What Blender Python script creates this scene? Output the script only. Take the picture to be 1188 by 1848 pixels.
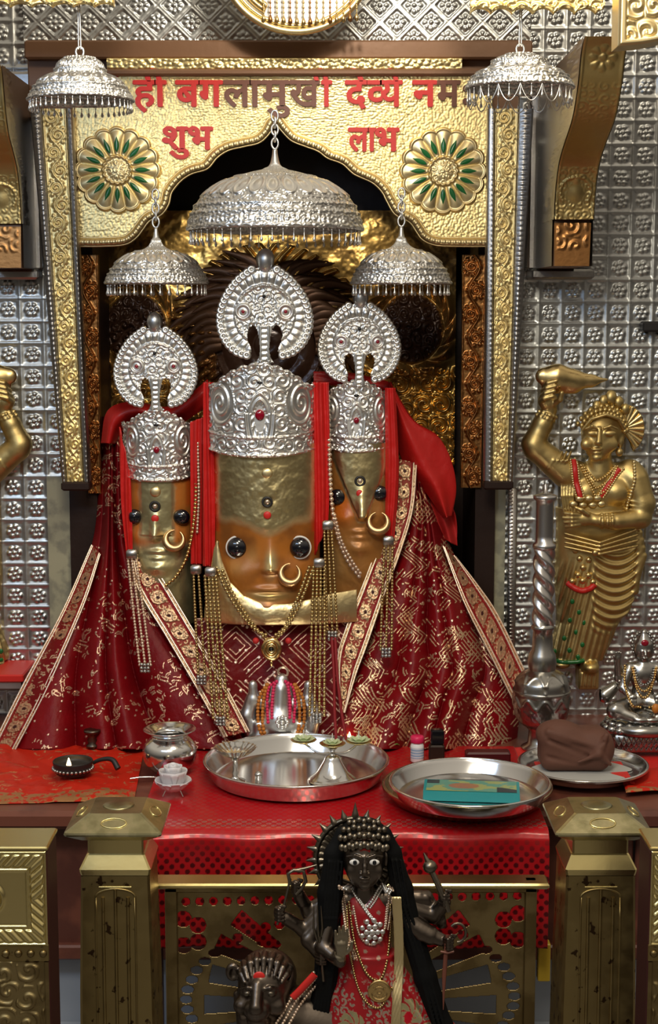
import bpy, math, random
import numpy as np
from mathutils import Vector

random.seed(7)
RNG = np.random.default_rng(7)
SC = bpy.context.scene
COL = SC.collection
for o in list(bpy.data.objects):
    bpy.data.objects.remove(o)

# ------------------------------------------------------------------ camera
F, CX, CY = 2800.0, 594.0, 924.0
TH = math.radians(7.6)
HZ = 1.6
cam = bpy.data.cameras.new('camera')
cam.sensor_fit = 'VERTICAL'
cam.sensor_height = 36.0
cam.lens = F / 1848.0 * 36.0
cam.clip_start = 0.05
camo = bpy.data.objects.new('camera', cam)
camo.location = (0, 0, HZ)
camo.rotation_euler = (math.pi / 2 - TH, 0, 0)
COL.objects.link(camo)
SC.camera = camo

# ------------------------------------------------------------------ light
SC.view_settings.view_transform = 'Standard'
SC.view_settings.look = 'None'
SC.view_settings.gamma = 1.0
SC.view_settings.use_curve_mapping = False
SC.view_settings.exposure = 0.0
world = bpy.data.worlds.new('world')
SC.world = world
world.use_nodes = True
wn = world.node_tree
bg = wn.nodes['Background']
wtc = wn.nodes.new('ShaderNodeTexCoord')
wsep = wn.nodes.new('ShaderNodeSeparateXYZ')
wramp = wn.nodes.new('ShaderNodeValToRGB')     # a lit ceiling above, dim hall below
wramp.color_ramp.elements[0].position = 0.50
wramp.color_ramp.elements[0].color = (0.10, 0.085, 0.07, 1)
wramp.color_ramp.elements[1].position = 0.78
wramp.color_ramp.elements[1].color = (0.95, 0.83, 0.66, 1)
wmap = wn.nodes.new('ShaderNodeMapRange')
wmap.inputs[1].default_value, wmap.inputs[2].default_value = -1, 1
wn.links.new(wtc.outputs['Generated'], wsep.inputs[0])
wn.links.new(wsep.outputs['Z'], wmap.inputs[0])
wn.links.new(wmap.outputs[0], wramp.inputs[0])
wn.links.new(wramp.outputs[0], bg.inputs[0])
bg.inputs[1].default_value = 0.55


def area(name, loc, target, size, power, color, size_y=None):
    l = bpy.data.lights.new(name, 'AREA')
    l.energy = power
    l.color = color
    l.shape = 'RECTANGLE' if size_y else 'DISK'
    l.size = size
    if size_y:
        l.size_y = size_y
    o = bpy.data.objects.new(name, l)
    o.location = loc
    o.rotation_euler = (Vector(target) - Vector(loc)).to_track_quat('-Z', 'Y').to_euler()
    COL.objects.link(o)
    return o


area('ceiling_lamp', (0.35, 1.9, 2.85), (-0.05, 3.4, 1.4), 0.45, 15, (1.0, 0.88, 0.68))
area('front_lamp', (-0.15, 1.2, 2.42), (-0.1, 3.4, 1.5), 0.5, 19, (1.0, 0.91, 0.74))
area('tube_lamp', (-1.0, 1.2, 2.2), (-0.1, 3.2, 1.0), 0.9, 8, (0.50, 0.70, 1.0), 0.12)
sp = bpy.data.lights.new('picture_light', 'SPOT')     # small spot over the top of the shrine
sp.energy = 14
sp.color = (1.0, 0.93, 0.80)
sp.spot_size = math.radians(62)
sp.spot_blend = 0.25
sp.shadow_soft_size = 0.03
spo = bpy.data.objects.new('picture_light', sp)
spo.location = (0.02, 2.85, 2.42)
spo.rotation_euler = (Vector((-0.07, 3.47, 2.12)) - Vector(spo.location)).to_track_quat('-Z', 'Y').to_euler()
COL.objects.link(spo)


# ------------------------------------------------------------------ pixel helpers
_c, _s = math.cos(TH), math.sin(TH)


def W(px, py, Y):
    """the point of the photograph's pixel (px, py) that lies at the distance Y"""
    px, py, Y = np.broadcast_arrays(np.asarray(px, float), np.asarray(py, float), np.asarray(Y, float))
    a = (py - CY) / F
    t = Y / (_c - a * _s)
    return np.stack([(px - CX) / F * t, Y, HZ + (-_s - a * _c) * t], -1)


def T(px, py, z):
    """the point on the horizontal plane z seen at pixel (px, py)"""
    a = (py - CY) / F
    t = (z - HZ) / (-_s - a * _c)
    return np.array([(px - CX) / F * t, (_c - a * _s) * t, z])


def mpp(py, Y):
    return Y / (_c - (py - CY) / F * _s) / F


class Frame:
    """local frame in photo-pixel units at the distance Y: (px, depth towards viewer, py) -> metres"""
    def __init__(self, px, py0, py1, Y, d0=0.0):
        self.p, self.q, self.Y = px, py0, Y
        Y = Y - d0 * mpp((py0 + py1) / 2, Y)      # the distance at which pixels are measured
        self.s = mpp((py0 + py1) / 2, Y)
        a, b = W(px, py0, Y), W(px, py1, Y)
        self.x0 = W(px, (py0 + py1) / 2, Y)[0]
        self.z0 = a[2]
        self.sz = (a[2] - b[2]) / (py1 - py0)

    def __call__(self, px, d, py):
        px, d, py = np.broadcast_arrays(np.asarray(px, float), np.asarray(d, float), np.asarray(py, float))
        return np.stack([self.x0 + (px - self.p) * self.s, self.Y - d * self.s, self.z0 - (py - self.q) * self.sz], -1)

    def arr(self, v):
        v = np.asarray(v, float)
        return self(v[..., 0], v[..., 1], v[..., 2])


# ------------------------------------------------------------------ materials
MATS = {}


def mat(name, color=(0.5, 0.5, 0.5), metal=0.0, rough=0.5, bump=None, scale=200.0, strength=0.3, attr=False,
        emit=None, spec=0.5, var=0.0, sheen=0.0, alpha=None, color2=None, cscale=20.0, cthr=(0.45, 0.6), coat=0.0):
    m = bpy.data.materials.new(name)
    m.use_nodes = True
    nt = m.node_tree
    b = nt.nodes['Principled BSDF']
    b.inputs['Base Color'].default_value = (*color, 1)
    b.inputs['Metallic'].default_value = metal
    b.inputs['Roughness'].default_value = rough
    b.inputs['Specular IOR Level'].default_value = spec
    if sheen:
        b.inputs['Sheen Weight'].default_value = sheen
    if coat:
        b.inputs['Coat Weight'].default_value = coat
        b.inputs['Coat Roughness'].default_value = 0.15
    tc = nt.nodes.new('ShaderNodeTexCoord')
    if attr:
        a = nt.nodes.new('ShaderNodeAttribute')
        a.attribute_name = 'Col'
        nt.links.new(a.outputs['Color'], b.inputs['Base Color'])
        nt.links.new(a.outputs['Alpha'], b.inputs['Metallic'])
    if color2:
        n = nt.nodes.new('ShaderNodeTexNoise')
        n.inputs['Scale'].default_value = cscale
        n.inputs['Detail'].default_value = 5
        nt.links.new(tc.outputs['Object'], n.inputs['Vector'])
        r = nt.nodes.new('ShaderNodeMapRange')
        r.inputs[1].default_value, r.inputs[2].default_value = cthr
        nt.links.new(n.outputs['Fac'], r.inputs[0])
        mx = nt.nodes.new('ShaderNodeMix')
        mx.data_type = 'RGBA'
        mx.inputs[6].default_value = (*color, 1)
        mx.inputs[7].default_value = (*color2, 1)
        nt.links.new(r.outputs[0], mx.inputs[0])
        nt.links.new(mx.outputs[2], b.inputs['Base Color'])
    if var:
        n = nt.nodes.new('ShaderNodeTexNoise')
        n.inputs['Scale'].default_value = 35
        n.inputs['Detail'].default_value = 4
        nt.links.new(tc.outputs['Object'], n.inputs['Vector'])
        r = nt.nodes.new('ShaderNodeMapRange')
        r.inputs[1].default_value, r.inputs[2].default_value = 0.3, 0.7
        r.inputs[3].default_value, r.inputs[4].default_value = max(0.05, rough - var), rough + var
        nt.links.new(n.outputs['Fac'], r.inputs[0])
        nt.links.new(r.outputs[0], b.inputs['Roughness'])
    if bump:
        bp = nt.nodes.new('ShaderNodeBump')
        bp.inputs['Strength'].default_value = strength
        bp.inputs['Distance'].default_value = 0.002
        if bump == 'voronoi':
            n = nt.nodes.new('ShaderNodeTexVoronoi')
            n.feature = 'SMOOTH_F1'
            out = n.outputs['Distance']
        elif bump == 'wave':
            n = nt.nodes.new('ShaderNodeTexWave')
            n.inputs['Distortion'].default_value = 6
            out = n.outputs['Fac']
        else:
            n = nt.nodes.new('ShaderNodeTexNoise')
            n.inputs['Detail'].default_value = 6
            out = n.outputs['Fac']
        n.inputs['Scale'].default_value = scale
        nt.links.new(tc.outputs['Object'], n.inputs['Vector'])
        nt.links.new(out, bp.inputs['Height'])
        nt.links.new(bp.outputs['Normal'], b.inputs['Normal'])
    if emit:
        b.inputs['Emission Color'].default_value = (*emit[0], 1)
        b.inputs['Emission Strength'].default_value = emit[1]
    if alpha is not None:
        b.inputs['Alpha'].default_value = alpha
    MATS[name] = m
    return m


GOLD = (0.78, 0.58, 0.26)
mat('gold', GOLD, 1, 0.30, var=0.08)
mat('gold_hammered', (0.86, 0.68, 0.32), 1, 0.40, 'noise', 260, 0.25)
mat('gold_statue', (0.62, 0.46, 0.19), 1, 0.44, 'noise', 120, 0.15, var=0.08)
mat('gold_pale', (0.86, 0.70, 0.38), 1, 0.40)
mat('ring_gold', (0.62, 0.40, 0.20), 1, 0.36)
mat('brass', (0.34, 0.26, 0.12), 1, 0.42, 'noise', 60, 0.12, color2=(0.22, 0.16, 0.07), cscale=18, var=0.08)
mat('brass_bright', (0.72, 0.60, 0.27), 1, 0.27, 'noise', 50, 0.12)
mat('brass_rail', (0.32, 0.24, 0.10), 1, 0.42, color2=(0.07, 0.04, 0.02), cscale=60, cthr=(0.62, 0.66), var=0.1)
mat('silver', (0.84, 0.83, 0.80), 1, 0.38, var=0.07)
mat('silver_wall', (0.54, 0.55, 0.54), 1, 0.40, 'noise', 90, 0.12, var=0.08)
mat('silver_dark', (0.42, 0.40, 0.38), 1, 0.34, 'noise', 150, 0.2)
mat('steel', (0.70, 0.70, 0.70), 1, 0.16, 'noise', 8, 0.02)
mat('brass_rim', (0.50, 0.40, 0.26), 1, 0.22)
mat('dark_red', (0.06, 0.004, 0.006), 0, 0.4)
mat('bronze', (0.13, 0.105, 0.085), 1, 0.34, 'noise', 200, 0.08)
mat('bronze_painted', (0.13, 0.105, 0.085), 1, 0.34, attr=True)
mat('bronze_light', (0.20, 0.17, 0.13), 1, 0.34, 'noise', 200, 0.08)
mat('silver_mid', (0.52, 0.50, 0.49), 1, 0.30)
mat('silver_aged', (0.38, 0.37, 0.35), 1, 0.28)
mat('silver_soft', (0.66, 0.67, 0.68), 1, 0.36)
mat('brass_cap', (0.50, 0.45, 0.26), 1, 0.30, 'noise', 60, 0.2, color2=(0.36, 0.33, 0.18), cscale=30)
mat('red_wood_dark', (0.05, 0.014, 0.012), 0, 0.6, spec=0.2)
mat('dark_wood', (0.022, 0.010, 0.007), 0, 0.45, 'noise', 60, 0.3, spec=0.3)
mat('red_wood', (0.16, 0.05, 0.03), 0, 0.4, 'noise', 30, 0.15, color2=(0.10, 0.03, 0.02), cscale=12)
mat('brown_wood', (0.20, 0.10, 0.05), 0.2, 0.45, 'noise', 60, 0.2)
mat('painted', (0.5, 0.5, 0.5), 0, 0.34, attr=True, bump='noise', scale=110, strength=0.12)
mat('painted_gloss', (0.5, 0.5, 0.5), 0, 0.24, attr=True)
mat('cloth', (0.3, 0, 0), 0, 0.42, attr=True, bump='noise', scale=420, strength=0.2, spec=0.15)
mat('red_cloth', (0.55, 0.012, 0.01), 0, 0.42, 'noise', 300, 0.2)
mat('red_plain', (0.50, 0.015, 0.015), 0, 0.6)
mat('red_cord', (0.24, 0.006, 0.01), 0, 0.6)
mat('red_vivid', (0.60, 0.02, 0.015), 0, 0.45)
mat('maroon_letter', (0.16, 0.05, 0.025), 0, 0.4)
mat('green_enamel', (0.01, 0.13, 0.03), 0, 0.2)
mat('black', (0.008, 0.008, 0.01), 0, 0.12)
mat('black_hair', (0.003, 0.003, 0.003), 0, 0.75, spec=0.15)
mat('black_matt', (0.015, 0.013, 0.013), 0, 0.5)
mat('white', (0.75, 0.76, 0.76), 0, 0.4)
mat('ruby', (0.25, 0.0, 0.015), 0, 0.08, coat=0.5)
mat('pink', (0.65, 0.02, 0.10), 0, 0.35)
mat('orange_bead', (0.50, 0.17, 0.02), 0, 0.5)
mat('pearl_gold', (0.70, 0.48, 0.20), 1, 0.22)
mat('antique_bead', (0.50, 0.37, 0.17), 1, 0.25)
mat('pearl_pink', (0.72, 0.55, 0.42), 0.7, 0.22)
mat('flame', (1, 0.6, 0.2), 0, 0.5, emit=((1.0, 0.62, 0.25), 14.0))
mat('pale_green', (0.52, 0.60, 0.36), 0, 0.35)
mat('rose_white', (0.68, 0.66, 0.69), 0, 0.4)
mat('teal', (0.01, 0.25, 0.27), 0, 0.3)
mat('bundle_cloth', (0.115, 0.045, 0.028), 0, 0.75, 'noise', 60, 0.5)
mat('grey_paper', (0.42, 0.42, 0.40), 0, 0.6)
mat('pale_tile', (0.34, 0.37, 0.42), 0, 0.3)
mat('yellow_paint', (0.62, 0.42, 0.04), 0, 0.4)
mat('cream_wall', (0.37, 0.35, 0.24), 0, 0.5, color2=(0.24, 0.23, 0.17), cscale=30)
mat('floor_stone', (0.22, 0.21, 0.20), 0, 0.35)
mat('leaf', (0.10, 0.32, 0.05), 0, 0.4)
mat('orange_cloth', (0.55, 0.035, 0.015), 0, 0.5, 'noise', 200, 0.3)
mat('eye_black', (0.004, 0.004, 0.008), 0, 0.05, coat=1.0)
mat('eye_white', (0.75, 0.72, 0.68), 0, 0.25)
mat('dark_gilt', (0.10, 0.045, 0.02), 0.5, 0.4, 'noise', 100, 0.2)
mat('copper_gold', (0.42, 0.20, 0.07), 1, 0.36, 'noise', 100, 0.2)


# ------------------------------------------------------------------ mesh builder
class MB:
    def __init__(self):
        self.v, self.q, self.t, self.c, self.n = [], [], [], [], 0
        self.ng = []

    def _add(self, v, quads=None, tris=None, col=None):
        v = np.asarray(v, float).reshape(-1, 3)
        self.v.append(v)
        if quads is not None and len(quads):
            self.q.append(np.asarray(quads, int) + self.n)
        if tris is not None and len(tris):
            self.t.append(np.asarray(tris, int) + self.n)
        if col is None:
            col = np.tile((0.5, 0.5, 0.5, 0.0), (len(v), 1))
        self.c.append(np.broadcast_to(np.asarray(col, float).reshape(-1, 4), (len(v), 4)))
        self.n += len(v)
        return self

    def surf(self, P, cu=False, cv=False, col=None, flip=False):
        """grid of points P[i, j]; cu/cv close the two directions"""
        P = np.asarray(P, float)
        n, m = P.shape[:2]
        I = np.arange(n * m).reshape(n, m)
        if cu:
            I = np.vstack([I, I[:1]])
        if cv:
            I = np.hstack([I, I[:, :1]])
        q = np.stack([I[1:, :-1], I[1:, 1:], I[:-1, 1:], I[:-1, :-1]], -1).reshape(-1, 4)
        if flip:
            q = q[:, ::-1]
        if col is not None:
            col = np.broadcast_to(np.asarray(col, float), (n, m, 4)).reshape(-1, 4)
        return self._add(P.reshape(-1, 3), q, col=col)

    def box(self, lo, hi, col=None):
        x0, y0, z0 = lo
        x1, y1, z1 = hi
        v = [(x0, y0, z0), (x1, y0, z0), (x1, y1, z0), (x0, y1, z0), (x0, y0, z1), (x1, y0, z1), (x1, y1, z1), (x0, y1, z1)]
        q = [(0, 3, 2, 1), (4, 5, 6, 7), (0, 1, 5, 4), (1, 2, 6, 5), (2, 3, 7, 6), (3, 0, 4, 7)]
        return self._add(v, q, col=col)

    def bbox(self, lo, hi, b, col=None):
        """box with chamfered edges"""
        lo, hi = np.array(lo, float), np.array(hi, float)
        c, h = (lo + hi) / 2, (hi - lo) / 2
        b = min(b, h.min() * 0.9)
        rings = []
        for z, k in ((-h[2], b), (-h[2] + b, 0), (h[2] - b, 0), (h[2], b)):
            X, Y = h[0] - k, h[1] - k
            e = b * 0.7 if k == 0 else b * 0.7
            rings.append([(X - e, -Y, z), (X, -Y + e, z), (X, Y - e, z), (X - e, Y, z), (-X + e, Y, z), (-X, Y - e, z), (-X, -Y + e, z), (-X + e, -Y, z)])
        R = np.array(rings) + c
        self.surf(R, cv=True, flip=True, col=col)
        for k, rev in ((0, True), (3, False)):
            f = list(range(8))
            self.ngon(R[k][::-1] if rev else R[k], col)
        return self

    def ngon(self, pts, col=None):
        pts = np.asarray(pts, float)
        c = pts.mean(0)
        n = len(pts)
        t = [(i, (i + 1) % n, n) for i in range(n)]
        return self._add(np.vstack([pts, c]), tris=t, col=col)

    def lathe(self, prof, c, n=48, col=None, caps=False, rmod=None):
        """profile of (r, z) going up, around the vertical axis at c"""
        prof = np.asarray(prof, float)
        a = np.linspace(0, 2 * math.pi, n, endpoint=False)
        r = prof[:, :1] * np.ones((1, n))
        if rmod is not None:
            r = rmod(r, a[None, :], prof[:, 1:2])
        P = np.stack([c[0] + r * np.cos(a), c[1] + r * np.sin(a), c[2] + prof[:, 1:2] + 0 * r], -1)
        self.surf(P, cv=True, flip=True, col=col)
        return self

    def tube(self, path, r, n=8, closed=False, col=None, flat=1.0, caps=True, up=None):
        p = np.asarray(path, float)
        m = len(p)
        r = np.broadcast_to(np.asarray(r, float), (m,))
        if closed:
            t = np.roll(p, -1, 0) - np.roll(p, 1, 0)
        else:
            t = np.gradient(p, axis=0)
        t /= np.linalg.norm(t, axis=1, keepdims=True) + 1e-12
        u = np.array(up if up is not None else ((0, 1, 0) if abs(t[0][1]) < 0.9 else (1, 0, 0)), float)
        N, B = np.zeros_like(p), np.zeros_like(p)
        prev = u
        for i in range(m):
            b = np.cross(t[i], prev)
            b /= np.linalg.norm(b) + 1e-12
            nn = np.cross(b, t[i])
            N[i], B[i] = nn, b
            if up is None:
                prev = nn
        a = np.linspace(0, 2 * math.pi, n, endpoint=False)
        P = p[:, None] + r[:, None, None] * (flat * np.cos(a)[None, :, None] * N[:, None] + np.sin(a)[None, :, None] * B[:, None])
        self.surf(P, cu=closed, cv=True, col=col)
        if caps and not closed:
            self.ngon(P[0], col)
            self.ngon(P[-1][::-1], col)
        return self

    def ball(self, c, r, n=8, m=6, col=None, axes=None):
        r = np.broadcast_to(np.asarray(r, float), (3,))
        th = np.linspace(0, math.pi, m + 1)
        a = np.linspace(0, 2 * math.pi, n, endpoint=False)
        P = np.stack([np.sin(th)[:, None] * np.cos(a), np.sin(th)[:, None] * np.sin(a), np.cos(th)[:, None] + 0 * a], -1) * r
        if axes is not None:
            P = P @ np.asarray(axes, float)
        return self.surf(P + np.asarray(c, float), cv=True, col=col)

    def balls(self, C, r, n=7, m=5, col=None):
        for i, c in enumerate(np.asarray(C, float)):
            self.ball(c, r[i] if np.ndim(r) else r, n, m, col)
        return self

    def prism(self, pts, dvec, col=None):
        """polygon (star-shaped about its mean) extruded by dvec"""
        a = np.asarray(pts, float)
        b = a + np.asarray(dvec, float)
        self.ngon(a, col)
        self.ngon(b[::-1], col)
        self.surf(np.stack([a, b]), cv=True, col=col)
        return self

    def build(self, name, m, parent=None, smooth=True, base=True):
        V = np.concatenate(self.v)
        me = bpy.data.meshes.new(name)
        if parent is not None:
            org = np.array(parent['_org'])
        elif base:
            lo, hi = V.min(0), V.max(0)
            org = np.array([(lo[0] + hi[0]) / 2, (lo[1] + hi[1]) / 2, lo[2]])
        else:
            org = np.zeros(3)
        V = V - org
        q = np.concatenate(self.q) if self.q else np.zeros((0, 4), int)
        t = np.concatenate(self.t) if self.t else np.zeros((0, 3), int)
        me.vertices.add(len(V))
        me.vertices.foreach_set('co', V.astype(np.float32).ravel())
        nl = q.size + t.size
        me.loops.add(nl)
        me.loops.foreach_set('vertex_index', np.concatenate([q.ravel(), t.ravel()]).astype(np.int32))
        me.polygons.add(len(q) + len(t))
        ls = np.concatenate([np.arange(len(q)) * 4, q.size + np.arange(len(t)) * 3])
        me.polygons.foreach_set('loop_start', ls.astype(np.int32))
        me.update(calc_edges=True)
        me.polygons.foreach_set('use_smooth', np.full(len(me.polygons), bool(smooth)))
        ca = me.attributes.new('Col', 'FLOAT_COLOR', 'POINT')
        ca.data.foreach_set('color', np.concatenate(self.c).astype(np.float32).ravel())
        if m:
            me.materials.append(MATS[m])
        if smooth == 'auto':
            me.polygons.foreach_set('use_smooth', np.full(len(me.polygons), True))
            me.set_sharp_from_angle(angle=math.radians(38))
        me.update()
        o = bpy.data.objects.new(name, me)
        COL.objects.link(o)
        o.location = org if parent is None else (0, 0, 0)
        if parent is not None:
            o.parent = parent
        o['_org'] = [float(x) for x in org]
        return o


def tag(o, label=None, cat=None, group=None, kind=None):
    if label:
        o['label'] = label
    if cat:
        o['category'] = cat
    if group:
        o['group'] = group
    if kind:
        o['kind'] = kind
    return o


def thing(name, loc, label, cat, group=None):
    o = bpy.data.objects.new(name, None)
    o.empty_display_size = 0.03
    COL.objects.link(o)
    o.location = [float(v) for v in loc]
    o['_org'] = [float(v) for v in loc]
    return tag(o, label, cat, group)


def dup(root, loc=None, label=None, mirror=False, rotz=0.0):
    r = root.copy()
    COL.objects.link(r)
    for ch in list(root.children):
        c = ch.copy()
        COL.objects.link(c)
        c.parent = r
        for g in list(ch.children):
            d = g.copy()
            COL.objects.link(d)
            d.parent = c
    if loc is not None:
        r.location = [float(v) for v in loc]
    if mirror:
        r.scale = (-1, 1, 1)
    r.rotation_euler[2] = rotz
    if label:
        r['label'] = label
    return r


# ------------------------------------------------------------------ curves and patterns
def smooth_path(pts, n=40, closed=False):
    """Catmull-Rom through the points"""
    p = np.asarray(pts, float)
    if closed:
        p = np.vstack([p[-1:], p, p[:2]])
    else:
        p = np.vstack([2 * p[0] - p[1], p, 2 * p[-1] - p[-2]])
    seg = len(p) - 3
    t = np.linspace(0, seg, n, endpoint=not closed)
    i = np.clip(t.astype(int), 0, seg - 1)
    u = (t - i)[:, None]
    a, b, c, d = p[i], p[i + 1], p[i + 2], p[i + 3]
    return 0.5 * (2 * b + (c - a) * u + (2 * a - 5 * b + 4 * c - d) * u ** 2 + (3 * b - a - 3 * c + d) * u ** 3)


def resample(path, step):
    p = np.asarray(path, float)
    L = np.concatenate([[0], np.cumsum(np.linalg.norm(np.diff(p, axis=0), axis=1))])
    n = max(2, int(round(L[-1] / step)) + 1)
    s = np.linspace(0, L[-1], n)
    return np.stack([np.interp(s, L, p[:, k]) for k in range(p.shape[1])], -1)


def sstep(a, b, x):
    t = np.clip((x - a) / (b - a), 0, 1)
    return t * t * (3 - 2 * t)


def _hash(i, j, k):
    h = np.sin(i * 127.1 + j * 311.7 + k * 74.7) * 43758.5453
    return h - np.floor(h)


def cells(x, y, jit=0.8, seed=0):
    """distances to the nearest two jittered cell points, vector to the nearest, its random number"""
    i0, j0 = np.floor(x), np.floor(y)
    d1 = np.full(x.shape, 9.0)
    d2 = np.full(x.shape, 9.0)
    vx, vy, rn = np.zeros(x.shape), np.zeros(x.shape), np.zeros(x.shape)
    for di in (-1, 0, 1):
        for dj in (-1, 0, 1):
            i, j = i0 + di, j0 + dj
            cx = i + 0.5 + jit * (_hash(i, j, seed) - 0.5)
            cy = j + 0.5 + jit * (_hash(i, j, seed + 9) - 0.5)
            dx, dy = x - cx, y - cy
            d = np.hypot(dx, dy)
            near = d < d1
            d2 = np.where(near, d1, np.minimum(d2, d))
            vx, vy = np.where(near, dx, vx), np.where(near, dy, vy)
            rn = np.where(near, _hash(i, j, seed + 17), rn)
            d1 = np.where(near, d, d1)
    return d1, d2, vx, vy, rn


def swirls(x, y, seed=0, k=2.2):
    """embossed spiral scrolls, 0..1, one scroll in each jittered cell"""
    d1, d2, vx, vy, rn = cells(x, y, 0.55, seed)
    th = np.arctan2(vy, vx)
    s = np.where(rn > 0.5, 1.0, -1.0)
    sp = 0.5 + 0.5 * np.cos(2 * np.pi * d1 * k - s * th + rn * 20)
    edge = sstep(0.03, 0.16, d2 - d1)
    return sp * edge * 0.85 + 0.15 * (1 - sstep(0.0, 0.12, d1))


def filigree(x, y, seed=0, k=3.0):
    """thin raised wire scrolls, 0..1"""
    d1, d2, vx, vy, rn = cells(x, y, 0.5, seed)
    s = np.where(rn > 0.5, 1.0, -1.0)
    w = np.abs(np.mod(d1 * k - s * np.arctan2(vy, vx) / (2 * np.pi) + rn * 3, 1) - 0.5) * 2
    line = np.clip(1 - (w / 0.62) ** 2, 0, 1)
    rim = np.exp(-((d2 - d1 - 0.06) / 0.05) ** 2)
    return np.maximum(line * sstep(0.08, 0.14, d2 - d1), rim)


def fbm(x, y, seed=0, o=4):
    """value noise"""
    r, a = 0, 0.5
    for k in range(o):
        i, j = np.floor(x), np.floor(y)
        u, v = x - i, y - j
        u, v = u * u * (3 - 2 * u), v * v * (3 - 2 * v)
        s = seed + k * 3.3
        r = r + a * ((_hash(i, j, s) * (1 - u) + _hash(i + 1, j, s) * u) * (1 - v) + (_hash(i, j + 1, s) * (1 - u) + _hash(i + 1, j + 1, s) * u) * v)
        x, y, a = x * 2 + 3.1, y * 2 + 1.7, a * 0.5
    return r


def rosette(x, y, R, n=8, rot=0.0):
    """embossed flower of radius R centred on 0, height 0..1"""
    r, a = np.hypot(x, y) / R, np.arctan2(y, x) + rot
    pet = np.abs(np.cos(a * n / 2))
    lim = 0.62 + 0.38 * pet ** 0.6
    h = np.clip(1 - ((r - 0.62) / 0.36) ** 2, 0, 1) * pet ** 0.7 * (r < lim)
    return np.maximum(h * 0.8, np.clip(1 - (r / 0.27) ** 2, 0, 1) ** 0.5)


def vine(x, y, w, per, seed=0):
    """running scroll of half width w along y with the period per, height 0..1"""
    ph = 2 * np.pi * y / per
    cx = 0.45 * w * np.sin(ph)
    stem = np.exp(-((x - cx) / (0.10 * w)) ** 2)
    h = stem
    k = np.round((y / per - 0.25) * 2)
    cy = (k / 2 + 0.25) * per
    s = np.where(np.mod(k, 2) == 0, 1.0, -1.0)
    lx, ly = x + s * 0.22 * w, y - cy
    r, a = np.hypot(lx, ly) / w, np.arctan2(ly, lx * s)
    sp = 0.5 + 0.5 * np.cos(2 * np.pi * r * 2.6 - a * s)
    h = np.maximum(h, sp * sstep(0.72, 0.5, r))
    leaf = 0.5 + 0.5 * np.cos(a * 9)
    h = np.maximum(h, leaf * 0.7 * sstep(0.55, 0.7, r) * sstep(1.0, 0.8, r))
    return h * sstep(1.0, 0.9, np.abs(x) / w)


def quad(c00, c10, c11, c01, nu, nv):
    """bilinear patch of pixel corners (top-left, top-right, bottom-right, bottom-left): px, py and u, v grids"""
    u, v = np.meshgrid(np.linspace(0, 1, nu), np.linspace(0, 1, nv))
    P = [(1 - u) * (1 - v) * c00[k] + u * (1 - v) * c10[k] + u * v * c11[k] + (1 - u) * v * c01[k] for k in (0, 1)]
    return P[0], P[1], u, v


def relief(mb, fr, px, py, h, back=4.0, col=None):
    """embossed plate: front face with height h (px), sides and back"""
    mb.surf(fr(px, h, py), col=col)
    n, m = px.shape
    ring = [(0, j) for j in range(m)] + [(i, m - 1) for i in range(1, n)] + [(n - 1, j) for j in range(m - 2, -1, -1)] + [(i, 0) for i in range(n - 2, 0, -1)]
    I = np.array([a for a, b in ring])
    J = np.array([b for a, b in ring])
    A = fr(px[I, J], h[I, J], py[I, J])
    B = fr(px[I, J], -back, py[I, J])
    c = None
    if col is not None:
        cc = np.broadcast_to(np.asarray(col, float), px.shape + (4,))
        c = np.stack([cc[I, J], cc[I, J]])
    mb.surf(np.stack([A, B]), cv=True, col=c)
    return mb


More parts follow.
